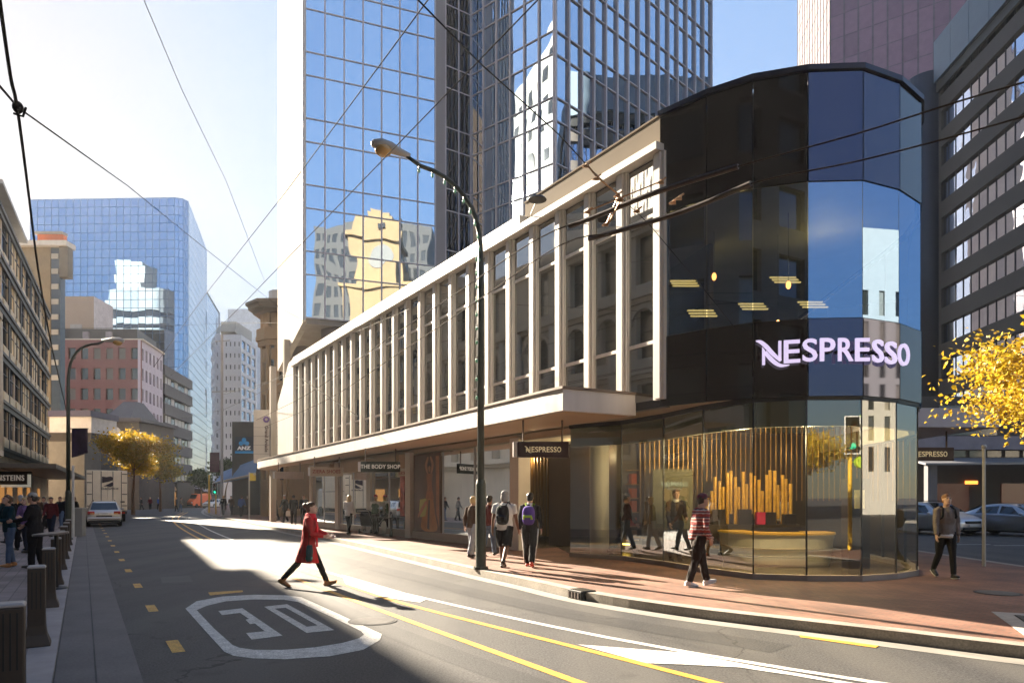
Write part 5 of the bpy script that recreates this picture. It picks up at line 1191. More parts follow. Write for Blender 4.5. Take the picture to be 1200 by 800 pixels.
wire([P(512,-14,8),P(338,221,14),P(240,346,22),P(180,430,32)],.008,'dark span wire crossing in front of the tower towards the far street')
wire([P(640,-10,7.5),P(416,221,12),P(290,351,18),P(200,440,28)],.008,'second dark span wire crossing below the street lamp head')
wire([P(478,-12,7),P(560,72,8.4),P(655,158,9.6),P(690,196,10.2)],.009,'dark wire running down from the top edge to the wire junction')
wire([P(690,196,10.2),P(760,262,9.6),P(830,345,11.6),P(862,385,12.35)],.006,'thin stay wire from the junction to the drum')
# trolley pair turning into the side street
def trol(pxs,z,lab,r=.010):
    pts=[pz(a,b,z) for a,b in pxs]; wire(smooth_line(pts,4),r,lab,m=M_wire2); return pts
ta=trol([(300,492),(360,462),(450,400),(540,340),(630,280),(700,253),(770,225),(865,195),(1000,158),(1120,120),(1230,88)],5.5,'upper trolley wire bending past the drum')
tb_=trol([(310,500),(380,470),(470,412),(560,352),(655,288),(720,272),(800,248),(880,215),(1000,190),(1110,162),(1230,128)],5.4,'lower trolley wire bending past the drum')
def sleeve(pts,lab):
    mb=MB(); mb.tube(smooth_line([V(p) for p in pts],5),.034,8); q=mb.build('wire_sleeve',mat('sleeve_brown',(.045,.028,.02),rough=.5),label=lab,cat='sleeve',group='insulated sleeves on the trolley wires')
sleeve([pz(668,265,5.5),pz(700,253,5.5),pz(770,225,5.5),pz(865,195,5.5)],'thick brown sleeve on the upper trolley wire')
sleeve([pz(690,280,5.4),pz(720,272,5.4),pz(800,248,5.4),pz(880,215,5.4)],'thick brown sleeve on the lower trolley wire')
M_brz=mat('bronze_fitting',(.40,.22,.10),rough=.4,metal=.4,noise=.3,scale=20)
hw_=empty('wire_junction',(0,0,0),0,'cluster of bronze trolley wire fittings in front of the fins','fitting')
rr=random.Random(2)
pj=[pz(688,193,5.9),pz(700,208,5.75),pz(728,233,5.5),pz(725,228,5.6),pz(690,247,5.5),pz(711,262,5.42),pz(776,212,5.5),pz(748,246,5.4),pz(790,236,5.42),pz(797,231,5.45)]
for k,q in enumerate(pj):
    mb=MB(); mb.ell(q,(.022,.02,.026),8,6); mb.cyl(q+V((-.06,0,-.03)),q+V((.05,.02,.05)),.012,n=6); mb.box(q.x-.04,q.x+.02,q.y-.012,q.y+.012,q.z-.036,q.z-.02); mb.build('fitting',M_brz,hw_,smooth=False)
mb=MB(); mb.tube([pj[0],pj[1],pj[3],pj[2]],.012,6); mb.tube([pj[3],pj[5]],.010,6); mb.tube([pj[2],pj[5]+V((.02,0,0))],.010,6); mb.tube([pj[6],pj[4]],.009,6); mb.build('stay_rod',M_brz,hw_)
for a,l in ((((338,443),(356,417),(410,392),(480,362)),'pale wire slanting over the roof edge of the white fins'),(((286,462),(330,440),(372,406),(440,372)),'pale feeder wire sloping from the far pole to the fins'),(((262,462),(300,452),(345,438),(420,488)),'dark stay wire crossing the first white fins')):
    wire([P(p[0],p[1],{0:46,1:36,2:30,3:22}[k]) for k,p in enumerate(a)],.010,l,m=M_wirel if 'pale' in l else M_wire)
wire([P(60,385,60),P(150,384,60),P(260,379,61),P(345,378,42)],.015,'level span wire from the tan block to the cream tower wall')
wire([P(200,492,60),P(262,480,61),P(330,448,44)],.014,'pale wire between the far pole and the shop',m=M_wirel)
wire([P(180,545,70),P(262,500,61)],.014,'yellowish wire rising to the far pole',m=M_wirel)
o=empty('floodlight',(0,0,0),0,'small disc floodlight on a thin arm above the white fins','lamp')
q=FF.p(3.0,1.0,8.75); mb=MB(); mb.tube([q+V((0,0,-.02)),q+V((0,0,.025))],[.22,.19],20); mb.build('lamp_head',mat('flood_dark',(.05,.045,.04),rough=.4),o)
mb=MB(); mb.tube([q,FF.p(4.3,.3,9.0),FF.p(4.7,.0,9.05)],.015,6); mb.build('arm',M_galv,o)
# ================================================================ vehicles
M_silver=mat('silver_paint',(.42,.41,.41),rough=.3,metal=.75,noise=.03,coat=.6)
M_silver2=mat('pale_silver_paint',(.55,.55,.57),rough=.3,metal=.7,noise=.03,coat=.6)
M_cglass=mat('car_glass',(.012,.014,.016),rough=.03,noise=0,ior=1.7)
M_tyre=mat('tyre_rubber',(.015,.015,.016),rough=.85); M_rim=mat('alloy_rim',(.45,.45,.46),rough=.35,metal=.8)
M_tail=mat('tail_red',(.35,.02,.015),rough=.15,noise=.2,scale=10,ior=1.6); M_tail2=mat('tail_amber',(.6,.25,.08),rough=.2); M_head=mat('headlamp',(.65,.66,.68),rough=.08,ior=1.6)
M_trim=mat('black_trim',(.02,.02,.02),rough=.6)
def car(name,label,loc,rz,paint,wagon=True,group=None):
    r=empty(name,loc,rz,label,'car',group)
    # y, sill half width, z bottom, belt half width, z belt, roof half width, z roof
    if wagon: S=[(-2.33,.72,.42,.76,.62,.70,.68),(-2.30,.80,.34,.84,.80,.76,.86),(-2.24,.84,.26,.87,.90,.74,1.02),(-2.10,.85,.22,.885,.94,.60,1.38),(-1.9,.855,.21,.89,.95,.585,1.455),(-1.0,.86,.2,.89,.94,.60,1.49),(0,.86,.2,.89,.925,.605,1.485),(.55,.86,.2,.89,.915,.60,1.44),(1.30,.86,.2,.885,.93,.70,1.0),(1.75,.855,.2,.87,.86,.62,.93),(2.1,.83,.22,.83,.74,.56,.83),(2.28,.76,.26,.75,.62,.5,.70),(2.34,.66,.34,.64,.52,.42,.56)]
    else: S=[(-2.3,.70,.42,.76,.66,.66,.74),(-2.26,.80,.32,.84,.86,.72,.93),(-1.6,.855,.22,.885,.95,.66,1.03),(-.95,.86,.2,.89,.94,.57,1.36),(-.5,.86,.2,.89,.935,.585,1.43),(.1,.86,.2,.89,.925,.59,1.43),(.5,.86,.2,.89,.915,.58,1.38),(1.30,.86,.2,.885,.91,.70,.97),(1.75,.855,.2,.87,.84,.62,.90),(2.1,.83,.22,.83,.72,.56,.80),(2.28,.76,.26,.75,.60,.5,.68),(2.34,.66,.34,.64,.50,.42,.54)]
    rings=[]
    for (y,ws,zb,wb,z1,wr,z2) in S:
        zm=zb+(z1-zb)*.55
        h=[(ws*.9,zb),(ws,zb+.06),(wb*1.012,zm),(wb,z1-.02),(wb*.97,z1+.02),(wr+.05 if z2-z1>.2 else wr,z2-.05 if z2-z1>.2 else z2-.02),(wr,z2-.012),(wr*.5,z2+.008)]
        rings.append([(x,y,z) for x,z in h]+[(-x,y,z) for x,z in h[::-1]])
    mb=MB(); mb.loft(rings); o=mb.build('body',paint,r,smooth=True); 
    md=o.modifiers.new('sub','SUBSURF'); md.levels=1; md.render_levels=2
    def at(y,t,off):
        for i in range(len(S)-1):
            if S[i][0]<=y<=S[i+1][0]:
                k=(y-S[i][0])/(S[i+1][0]-S[i][0]); a=[S[i][q]+(S[i+1][q]-S[i][q])*k for q in range(7)]; break
        x=a[3]*.97+(a[5]+.05-a[3]*.97)*t; z=a[4]+.02+(a[6]-.05-a[4]-.02)*t; return x+off,y,z
    yw=[(-1.98,-1.18),(-1.08,-.12),(-.02,.92)] if wagon else [(-1.1,-.12),(-.02,.85)]
    for sgn in (1,-1):
        for a,b in yw:
            t1=.86; q=[at(a+(.12 if a<-1.5 else 0),.1,.012),at(b,.1,.012),at(b-(.42 if b>.5 else 0),t1,.012),at(a+(.16 if a<-1 else 0),t1,.012)]
            mb=MB(); mb.face([(x*sgn,y,z) for x,y,z in q]); mb.build('side_window',M_cglass,r)
        mb=MB(); mb.ell((sgn*.98,.98,.99),(.10,.07,.07),10,6); mb.build('mirror',paint,r,smooth=True)
    i8=8 if wagon else 7
    s0,s1=S[i8],S[i8-1]; mb=MB(); L=lambda a,b,t:a+(b-a)*t
    for a,b in ((0.06,.96),): mb.face([(-.74,L(s0[0],s1[0],a)+.02,L(s0[6],s1[6],a)+.03),(.74,L(s0[0],s1[0],a)+.02,L(s0[6],s1[6],a)+.03),(.57,L(s0[0],s1[0],b)+.02,L(s0[6],s1[6],b)+.03),(-.57,L(s0[0],s1[0],b)+.02,L(s0[6],s1[6],b)+.03)])
    mb.build('windscreen',M_cglass,r)
    mb=MB()
    if wagon: mb.face([(-.70,-2.275,.99),(.70,-2.275,.99),(.585,-2.115,1.40),(-.585,-2.115,1.40)][::-1])
    else: mb.face([(-.66,-1.64,1.06),(.66,-1.64,1.06),(.56,-1.0,1.38),(-.56,-1.0,1.38)][::-1])
    mb.build('rear_window',M_cglass,r)
    for sgn in (1,-1):
        mb=MB(); mb.box(.48,.83,-2.345,-2.2,.72,.90) if sgn>0 else mb.box(-.83,-.48,-2.345,-2.2,.72,.90); o=mb.build('tail_light',M_tail,r); bevel(o,.03)
        mb=MB(); mb.box(.50,.70,-2.352,-2.346,.73,.80) if sgn>0 else mb.box(-.70,-.50,-2.352,-2.346,.73,.80); mb.build('indicator',M_tail2,o)
        mb=MB(); mb.ell((sgn*.62,2.16,.66),(.17,.13,.085),14,8); mb.build('headlight',M_head,r,smooth=True)
    mb=MB(); mb.box(-.86,.86,-2.42,-2.2,.36,.56); o=mb.build('rear_bumper',paint,r); bevel(o,.05,3)
    mb=MB(); mb.box(-.80,.80,-2.425,-2.2,.27,.35); mb.box(-.4,.4,-2.35,-2.345,.58,.66); mb.box(-.78,.78,-2.428,-2.42,.44,.47); mb.build('bumper_trim',M_trim,r)
    mb=MB(); mb.box(-.26,.26,-2.36,-2.34,.70,.82); mb.build('number_plate',mat('plate_white',(.6,.6,.58),rough=.5),r)
    mb=MB(); mb.box(-.42,.42,2.30,2.36,.55,.66); mb.box(-.55,.55,2.26,2.37,.28,.38); mb.build('grille',M_trim,r)
    mb=MB(); mb.box(-.26,.26,2.36,2.38,.42,.52); mb.build('number_plate',mat('plate_white',(.6,.6,.58)),r)
    mb=MB(); mb.box(-.8,.8,-2.0,2.0,.17,.30); mb.build('underbody',M_trim,r)
    for x in (.80,-.80):
        for y in (-1.38,1.42):
            sx=1 if x>0 else -1
            mb=MB(); mb.cyl((sx*.885,y,.36),(sx*.895,y,.36),.37,n=24); mb.build('wheel_arch',M_trim,r)
            mb=MB(); mb.tube([(sx*.70,y,.315),(sx*.72,y,.315),(sx*.90,y,.315),(sx*.915,y,.315)],[.28,.315,.315,.29],24); o=mb.build('wheel',M_tyre,r)
            mb=MB(); mb.cyl((sx*.905,y,.315),(sx*.922,y,.315),.205,n=20); mb.build('rim',M_rim,o)
            mb=MB()
            for k in range(5):
                a=2*math.pi*k/5; c=V((sx*.924,y+.12*math.cos(a),.315+.12*math.sin(a))); mb.cyl(c,c+V((sx*.003,0,0)),.045,n=8)
            mb.build('rim_hole',M_trim,o)
    if wagon:
        for x in (.55,-.55): mb=MB(); mb.tube([(x,-1.7,1.50),(x,-1.6,1.53),(x,.1,1.535),(x,.2,1.51)],.02,6); mb.build('roof_rail',M_trim,r)
    return r
Y=41.7
car('station_wagon','silver station wagon seen from behind, parked behind the cream truck',(X(122,Y),Y,0),R(31),M_silver)
car('station_wagon','pale silver wagon facing us, parked in the side street',(19.6,32.2,0),R(196),M_silver2)
car('sedan','silver sedan parked in front of the pale wagon in the side street',(22.3,30.4,0),R(200),mat('grey_silver_paint',(.36,.38,.42),rough=.3,metal=.75,noise=.03,coat=.6),wagon=False)
car('sedan','dark blue sedan mostly hidden behind the glass drum corner',(17.2,36.5,0),R(190),mat('navy_paint',(.03,.04,.07),rough=.25,noise=.03,coat=.8),wagon=False)
# box truck
tk=empty('box_truck',(X(125.5,47.3),47.3,0),R(31),'cream box truck with barn doors and a dark two-lobed mark','truck')
M_trk=mat('cream_truck_panel',(.80,.72,.59),rough=.5,noise=.08,scale=1.5); M_hinge=mat('truck_hinge',(.10,.085,.07),rough=.6)
mb=MB(); mb.box(-1.22,1.22,0,5.6,.78,3.58); o=mb.build('box_body',M_trk,tk); bevel(o,.03)
mb=MB(); mb.box(-.95,.95,5.75,7.5,.55,2.5); o=mb.build('cab',mat('cab_white',(.55,.53,.5),rough=.4),tk); bevel(o,.15,3)
mb=MB(); mb.box(-.8,.8,7.45,7.53,1.5,2.3); mb.build('windscreen',M_cglass,tk)
for a,b_ in ((-1.20,-.02),(.02,1.20)):
    mb=MB(); mb.box(a,b_,-.05,-.003,.84,3.54); o=mb.build('rear_door',M_trk,tk); bevel(o,.01)
    mb=MB(); x=a+.34 if a<0 else b_-.34; mb.cyl((x,-.075,.86),(x,-.075,3.52),.02,n=8); x2=a+.85 if a<0 else b_-.85; mb.cyl((x2,-.075,.86),(x2,-.075,3.52),.02,n=8)
    for z in (1.1,1.9,2.7,3.3): e=a if a<0 else b_-.3; mb.box(e,e+.3,-.075,-.051,z,z+.06)
    mb.box(x-.06,x+.2,-.1,-.06,1.35,1.45); mb.build('lock_bar',M_hinge,o)
lgm=mat('logo_aubergine',(.025,.018,.03),rough=.5)
mb=MB()
def lobe(pts): 
    pl=[(p.x,p.y) for p in smooth_line([V(p) for p in pts],5)]; n=len(pl); A=[(a,-.085,b) for a,b in pl]; B=[(a,-.052,b) for a,b in pl]; mb.loft([A,B])
lobe([(-.30,3.16),(-.05,3.12),(.22,3.16),(.36,3.05),(.32,2.90),(.10,2.80),(-.15,2.74),(-.30,2.70)])
lobe([(-.22,2.48),(.05,2.62),(.30,2.76),(.38,2.66),(.34,2.52),(.20,2.45),(0,2.47)])
mb.build('logo',lgm,tk)
mb=MB(); rr=random.Random(5); x=-.34
for k in range(9):
    h=.11 if k not in (0,3) else .14; mb.box(x,x+.018,-.084,-.052,2.26,2.26+h)
    if k%3!=1: mb.box(x+.019,x+.07,-.084,-.052,2.26+h-.03,2.26+h)
    if k%2==0: mb.box(x+.019,x+.065,-.084,-.052,2.26,2.285)
    mb.box(x+.071,x+.086,-.084,-.052,2.262,2.26+h*.9); x+=.115
mb.build('logo_lettering',lgm,tk)
mb=MB(); mb.box(-1.2,1.2,-.1,.3,.55,.72); mb.box(-.5,.5,0,7,.45,.76); mb.build('chassis',M_trim,tk)
for sx in (1,-1):
    mb=MB(); mb.box(sx*.95-.12,sx*.95+.12,-.13,-.101,.58,.70); mb.build('tail_light',M_tail,tk)
    for y in (1.0,6.4): mb=MB(); mb.cyl((sx*.85,y,.45),(sx*1.12,y,.45),.45,n=22); mb.build('wheel',M_tyre,tk)
    mb=MB(); mb.box(sx*1.225-.01,sx*1.225+.01,.2,5.4,2.2,2.24); mb.build('side_rail',M_hinge,tk)
# far traffic: orange van and a pale car
Y=118; vn=empty('van',(X(232,Y),Y,0),R(170),'orange van coming up the far end of the street','van')
mb=MB(); rings=[]
for y,w_,z1 in ((-2.5,.95,2.2),(-2.3,1.0,2.35),(1.2,1.0,2.35),(1.8,.98,1.55),(2.6,.95,1.15),(2.75,.85,.9)): rings.append([(-w_,y,.35),(w_,y,.35),(w_,y,z1*.6),(w_*.88,y,z1),(-w_*.88,y,z1),(-w_,y,z1*.6)])
mb.loft(rings); o=mb.build('body',mat('orange_paint',(.62,.12,.025),rough=.4,noise=.05),vn); bevel(o,.06,2)
mb=MB(); mb.face([(-.85,1.86,1.55),(.85,1.86,1.55),(.80,1.28,2.28),(-.80,1.28,2.28)]); mb.build('windscreen',M_cglass,vn)
mb=MB(); mb.box(-.9,.9,2.70,2.80,.35,.62); mb.box(-.5,.5,2.74,2.79,.75,.88); mb.build('bumper',M_trim,vn)
for sx in (1,-1):
    mb=MB(); mb.ell((sx*.7,2.68,.86),(.16,.08,.12),10,6); mb.build('headlight',M_head,vn,smooth=True)
    for y in (-1.6,1.75): mb=MB(); mb.cyl((sx*.8,y,.35),(sx*1.02,y,.35),.35,n=18); mb.build('wheel',M_tyre,vn)
car('hatchback','small pale car beside the orange van far down the street',(X(218,124),124,0),R(172),mat('white_car_paint',(.55,.55,.56),rough=.3,coat=.5),wagon=True)
car('hatchback','white car half hidden by the yellow pole far down the street',(X(251,112),112,0),R(172),mat('white_car_paint',(.55,.55,.56)),wagon=True)
# ================================================================ trees
def leafm(name,c,tr=.35):
    m=mat(name,c,rough=.5,noise=.35,scale=3,fine=.3,fscale=18,spec=.3); N,L=nodes(m); b=N['Principled BSDF']; out=N['Material Output']
    t=N.new('ShaderNodeBsdfTranslucent'); src=b.inputs['Base Color'].links[0].from_socket; L.new(src,t.inputs[0]); mx=N.new('ShaderNodeMixShader'); mx.inputs[0].default_value=tr
    L.new(b.outputs[0],mx.inputs[1]); L.new(t.outputs[0],mx.inputs[2]); L.new(mx.outputs[0],out.inputs[0]); return m
M_bark=mat('bark',(.16,.105,.07),rough=.85,noise=.3,scale=6,bump=.4,bscale=30)
def tree(name,label,loc,H,clear,rad,nleaf,lsize,lm,seed,squash=1.0,spread=.9,group=None,levels=3,fork=4,tr=.06,sig=.12):
    rnd=random.Random(seed); r=empty(name,loc,rnd.uniform(0,6),label,'tree',group); r.rotation_euler=(0,0,0)
    mb=MB(); tips=[]
    def grow(p,d,L_,rad_,lev):
        n=4; pts=[p]; q=p; 
        for k in range(n):
            d=(d+V((rnd.uniform(-.16,.16),rnd.uniform(-.16,.16),.07 if lev<2 else rnd.uniform(-.1,.12)))).normalized(); q=q+d*(L_/n); pts.append(q)
        rs=[rad_*(1-.55*k/n) for k in range(n+1)]; mb.tube(pts,rs,6 if lev<2 else 4,caps=False)
        if lev>=levels: tips.extend([(pts[2],.5),(pts[3],.8),(pts[4],1.0)]); return
        if lev==levels-1: tips.append((pts[3],.5))
        nb=fork+(1 if lev==0 else 0)
        for k in range(nb):
            a=2*math.pi*(k+rnd.random()*.6)/nb; t=rnd.choice([2,3,4,4]); base=pts[t]
            s=V((math.cos(a),math.sin(a),0)); nd=(d*(1-spread*.6)+s*spread*rnd.uniform(.7,1.1)+V((0,0,.38*squash))).normalized()
            grow(base,nd,L_*rnd.uniform(.62,.82),rs[t]*.68,lev+1)
        if lev==0: grow(pts[-1],V((0,0,1)),L_*.7,rs[-1]*.8,1)
    L0=rad*.78
    mb.tube([(0,0,0),(0,0,clear*.5),(0,0,clear)],[tr*1.25,tr,tr*.9],10,caps=False)
    grow(V((0,0,clear-.02)),V((0,0,1)),L0*.6,tr*.9,0)
    mb.build('trunk',M_bark,r,smooth=True)
    lf=MB()
    for i in range(nleaf):
        p,w_=tips[rnd.randrange(len(tips))]; g=lambda s: rnd.gauss(0,s)
        c=p+V((g(rad*sig),g(rad*sig),g(rad*sig*.85))); a=V((g(1),g(1),g(.7))).normalized(); b=a.cross(V((g(1),g(1),g(1)))).normalized(); s=lsize*rnd.uniform(.6,1.25)
        n=a.cross(b)*s*.12
        lf.add([c-a*s*.5,c+b*s*.36+n,c+a*s*.5,c-b*s*.36+n],[(0,1,2),(0,2,3)],0 if rnd.random()<.75 else 1)
    lf.build('crown',lm,r); return r
M_y1=leafm('yellow_leaf',(.50,.36,.03)); M_y2=leafm('gold_leaf',(.42,.26,.02)); M_o1=leafm('amber_leaf',(.46,.30,.025)); M_o2=leafm('olive_leaf',(.32,.26,.03)); M_g1=leafm('green_leaf',(.05,.075,.02)); M_g2=leafm('dark_green_leaf',(.025,.045,.015))
tree('street_tree','yellow autumn tree reaching over the brick corner',(6.6,7.7,.13),4.0,1.05,2.45,12500,.068,[M_y1,M_y2],5,spread=1.05,squash=.5,tr=.08,levels=4,fork=3,sig=.065)
tree('street_tree','golden autumn tree behind the cream truck',(X(156,66),66,.03),8.2,2.2,4.6,11000,.26,[M_o1,M_o2],8,tr=.16,levels=4,fork=3,squash=.9,sig=.10)
tree('street_tree','olive tree with a few gold leaves behind the golden tree',(X(188,82),82,.03),7.6,2.4,3.8,5000,.34,[M_o2,M_o1],9,tr=.15)
for i,(px,Y,h,l) in enumerate(((264,88,3.6,'dark green tree behind the far traffic light'),(276,80,3.2,'dark green tree over the blue awning'),(236,108,3.4,'dark tree beside the far shop fronts'))):
    tree('street_tree',l,(X(px,Y),Y,.1),h,2.0,h,2800,.36,[M_g1,M_g2],20+i,tr=.14)
# ================================================================ people
SKIN=mat('skin',(.42,.24,.17),rough=.55,noise=.05,scale=6); SKIN2=mat('skin_fair',(.52,.33,.25),rough=.55,noise=.05,scale=6)
def cloth(name,c,**k): return mat('cloth_'+name,c,rough=.85,noise=.22,scale=7,bump=.6,bscale=14,spec=.2,**k)
C_BLACK=cloth('black',(.014,.013,.014)); C_NAVY=cloth('navy',(.02,.024,.04)); C_JEAN=cloth('jeans',(.09,.13,.21)); C_LJEAN=cloth('pale_jeans',(.30,.33,.38)); C_RED=cloth('red_wool',(.40,.018,.02))
C_WHITE=cloth('white',(.68,.66,.64)); C_CREAM=cloth('cream',(.62,.56,.50)); C_GREY=cloth('grey',(.20,.17,.155)); C_BROWN=cloth('brown',(.075,.045,.03)); C_DBROWN=cloth('dark_brown',(.022,.015,.012)); C_TEAL=cloth('teal',(.012,.035,.045))
C_PURPLE=cloth('violet',(.17,.10,.24)); C_MAR=cloth('maroon',(.10,.02,.022)); C_BLUE=cloth('blue',(.05,.10,.28)); C_GREEN=cloth('dark_green',(.035,.075,.03)); C_TANB=mat('tan_leather',(.36,.17,.06),rough=.5,noise=.2,scale=9)
C_SHOE=mat('black_shoe',(.015,.014,.014),rough=.45); C_WSHOE=mat('white_shoe',(.66,.66,.66),rough=.6); C_RSHOE=mat('red_shoe',(.50,.05,.03),rough=.5); C_SCARF=cloth('scarlet_scarf',(.62,.03,.045))
H_BROWN=mat('hair_brown',(.07,.035,.018),rough=.6,noise=.4,scale=40,stretch=(1,1,.2)); H_DARK=mat('hair_dark',(.014,.010,.008),rough=.5,noise=.4,scale=40); H_BLOND=mat('hair_blond',(.52,.38,.20),rough=.55,noise=.35,scale=40,stretch=(1,1,.2)); H_GREY=mat('hair_grey',(.36,.34,.33),rough=.7,noise=.3,scale=40); H_RED=mat('hair_auburn',(.22,.10,.035),rough=.55,noise=.35,scale=40)
M_eye=mat('eye_dark',(.015,.012,.01),rough=.2); M_lip=mat('lip',(.26,.08,.07),rough=.5)
def stripes():
    m=bpy.data.materials.new('patterned_fleece'); m.use_nodes=True; N,L=nodes(m); b=N['Principled BSDF']; b.inputs['Roughness'].default_value=.9
    tc=N.new('ShaderNodeTexCoord'); sp=N.new('ShaderNodeSeparateXYZ'); L.new(tc.outputs['Object'],sp.inputs[0])
    ns=N.new('ShaderNodeTexNoise'); ns.inputs['Scale'].default_value=26; L.new(tc.outputs['Object'],ns.inputs['Vector'])
    a=N.new('ShaderNodeMath'); a.operation='MULTIPLY_ADD'; a.inputs[1].default_value=.05; L.new(ns.outputs[0],a.inputs[0]); L.new(sp.outputs[2],a.inputs[2])
    md=N.new('ShaderNodeMath'); md.operation='MULTIPLY'; md.inputs[1].default_value=7.2; L.new(a.outputs[0],md.inputs[0])
    fr=N.new('ShaderNodeMath'); fr.operation='FRACT'; L.new(md.outputs[0],fr.inputs[0])
    cr=N.new('ShaderNodeValToRGB'); cr.color_ramp.interpolation='CONSTANT'; e=cr.color_ramp.elements
    e[0].position=0; e[0].color=(.26,.03,.025,1); e[1].position=.34; e[1].color=(.42,.34,.32,1)
    for p,c in ((.46,(.13,.03,.04)),(.62,(.40,.10,.07)),(.74,(.46,.40,.38)),(.84,(.07,.03,.05))): q=e.new(p); q.color=c+(1,)
    L.new(fr.outputs[0],cr.inputs[0]); L.new(cr.outputs[0],b.inputs['Base Color']); return m
C_FAIR=stripes()

def rot_x(v,a,o=V((0,0,0))):
    q=v-o; c,s=math.cos(a),math.sin(a); return V((q.x,q.y*c+q.z*s,-q.y*s+q.z*c))+o
def human(label,loc,yaw,H=1.72,legs=((20,8),(-18,14)),arms=((-15,8,15,0),(15,8,20,0)),lean=3,head=(0,0),skin=None,top=None,topz=.0,sleeve=1.0,flare=0,
          trousers=None,leg_len=1.0,fat=1.0,shoes=C_SHOE,boots=False,hair=None,hairstyle='short',hat=None,hood=None,collar=None,scarf=None,stripe=None,hem=None,group=None,near=True,sole=None,leg_tight=False,thick=1.0):
    """legs ((thigh deg forward, knee flex) L,R); arms ((pitch, out, elbow, inward) L,R). faces +Y before yaw"""
    skin=skin or SKIN; k=H/1.75; r=empty('person',loc,yaw,label,'person',group)
    vb=.0075 if near else .018; vc=.011 if near else .02
    S=lambda p: V(p)*k
    ln=R(lean); hip=V((0,0,0))
    def up(p): return rot_x(V(p),ln)
    LEG=[]
    for sx,(a,kn) in ((-1,legs[0]),(1,legs[1])):
        h=V((sx*.09,0,-.02)); a=R(a); b=a-R(kn); kn_=h+V((sx*.0,math.sin(a),-math.cos(a)))*.435; an=kn_+V((0,math.sin(b),-math.cos(b)))*.42
        pt=max(-.55,min(.45,b*.6)); LEG.append((h,kn_,an,b,sx))
    lift=-min(min(l[2].z for l in LEG)-.075, 0); lift=-(min(l[2].z-.072-max(0,-math.sin(l[3]))*.07 for l in LEG))
    base=V((0,0,lift)); 
    for i,l in enumerate(LEG): LEG[i]=(l[0]+base,l[1]+base,l[2]+base,l[3],l[4])
    T=lambda p: up(p)+base
    ARM=[]
    for sx,(p,q,e,inw) in ((-1,arms[0]),(1,arms[1])):
        s=T((sx*.185*thick,0,.485)); p=R(p); q=R(q); d=V((sx*math.sin(q),math.sin(p)*math.cos(q),-math.cos(p)*math.cos(q))); el=s+d*.29
        pe=p+R(e); d2=V((sx*math.sin(q)*.5-sx*math.sin(R(inw)),math.sin(pe),-math.cos(pe))).normalized(); wr=el+d2*.25; ARM.append((s,el,wr,d2,sx))
    hc=T((0,.015,.70)); yw=R(head[0]); pi=R(head[1])
    def hp(x,y,z):
        q=V((x,y,z)); q=V((q.x,q.y*math.cos(pi)+q.z*math.sin(pi),-q.y*math.sin(pi)+q.z*math.cos(pi))); return hc+V((q.x*math.cos(yw)-q.y*math.sin(yw),q.x*math.sin(yw)+q.y*math.cos(yw),q.z))
    # ---- body, one continuous surface
    mb=MB()
    def torso(m,rows,n=16):
        rg=[]
        for z,rx,ry,yo in rows: rg.append([T((rx*math.cos(2*math.pi*q/n)*thick,yo+ry*math.sin(2*math.pi*q/n)*fat,z))*k for q in range(n)])
        m.loft(rg)
    torso(mb,[(-.10,.10,.08,0),(-.02,.155,.105,0),(.08,.15,.10,0),(.18,.13,.092,0),(.32,.155,.108,.005),(.44,.165,.10,0),(.50,.10,.07,-.005),(.55,.058,.058,.0),(.64,.054,.056,.01)])
    # head: skull, jaw, nose, ears
    rg=[]
    for z,rx,ry,yo in ((-.118,.02,.02,.06),(-.108,.042,.045,.045),(-.075,.056,.072,.02),(-.03,.067,.088,.005),(.02,.073,.095,-.002),(.06,.072,.092,-.006),(.092,.055,.072,-.008),(.112,.025,.035,-.008)):
        rg.append([hp(rx*math.cos(2*math.pi*q/14),yo+ry*math.sin(2*math.pi*q/14),z)*k for q in range(14)])
    mb.loft(rg)
    mb.tube([hp(0,.088,.02)*k,hp(0,.108,-.022)*k,hp(0,.092,-.036)*k],[.010*k,.017*k,.012*k],8)
    for sx in (-1,1): mb.ell(hp(sx*.076,.0,-.005)*k,(.012*k,.022*k,.032*k),8,6)
    mb.tube([T((0,0,.50))*k,T((0,.012,.62))*k],[.058*k,.055*k],12)
    for h,kn_,an,b,sx in LEG:
        mb.tube([h*k+V((0,0,.03)),(h*.5+kn_*.5)*k,kn_*k,(kn_*.6+an*.4)*k,an*k],[.088*k*fat,.074*k*fat,.054*k,.055*k,.037*k],12)
        ft=an+V((0,.0,-.03)); c=max(-.6,min(.35,b*.75)); fd=V((0,math.cos(c),math.sin(c))); mb.tube([(ft-fd*.05)*k,(ft+fd*.06)*k,(ft+fd*.15)*k],[(.032*k,.035*k),(.040*k,.030*k),(.036*k,.018*k)],10,ref=(0,0,1))
    for s,el,wr,d2,sx in ARM:
        mb.tube([(s+V((-sx*.03,0,.01)))*k,s*k,(s*.5+el*.5)*k,el*k,(el*.55+wr*.45)*k,wr*k],[.05*k,.052*k,.045*k,.038*k,.036*k,.026*k],10)
        # palm and five fingers
        side=V((0,1,0)).cross(d2); side=(side if side.length>.2 else V((1,0,0))).normalized(); side=V((0,1,0))-d2*d2.y; side=(side if side.length>.3 else V((0,0,1))-d2*d2.z).normalized(); nrm=d2.cross(side)
        if nrm.x*sx>0: nrm=-nrm
        mb.tube([wr*k,(wr+d2*.05)*k,(wr+d2*.088)*k],[(.024*k,.02*k),(.016*k,.040*k),(.015*k,.040*k)],10,ref=tuple(side))
        for q,(o,L_) in enumerate(((-.030,.058),(-.010,.072),(.011,.076),(.031,.068))):
            f0=wr+d2*.08+side*o; f1=f0+d2*L_*.5+nrm*.008; f2=f1+d2*L_*.42+nrm*.022; mb.tube([f0*k,f1*k,f2*k],[.0098*k,.0092*k,.008*k],6)
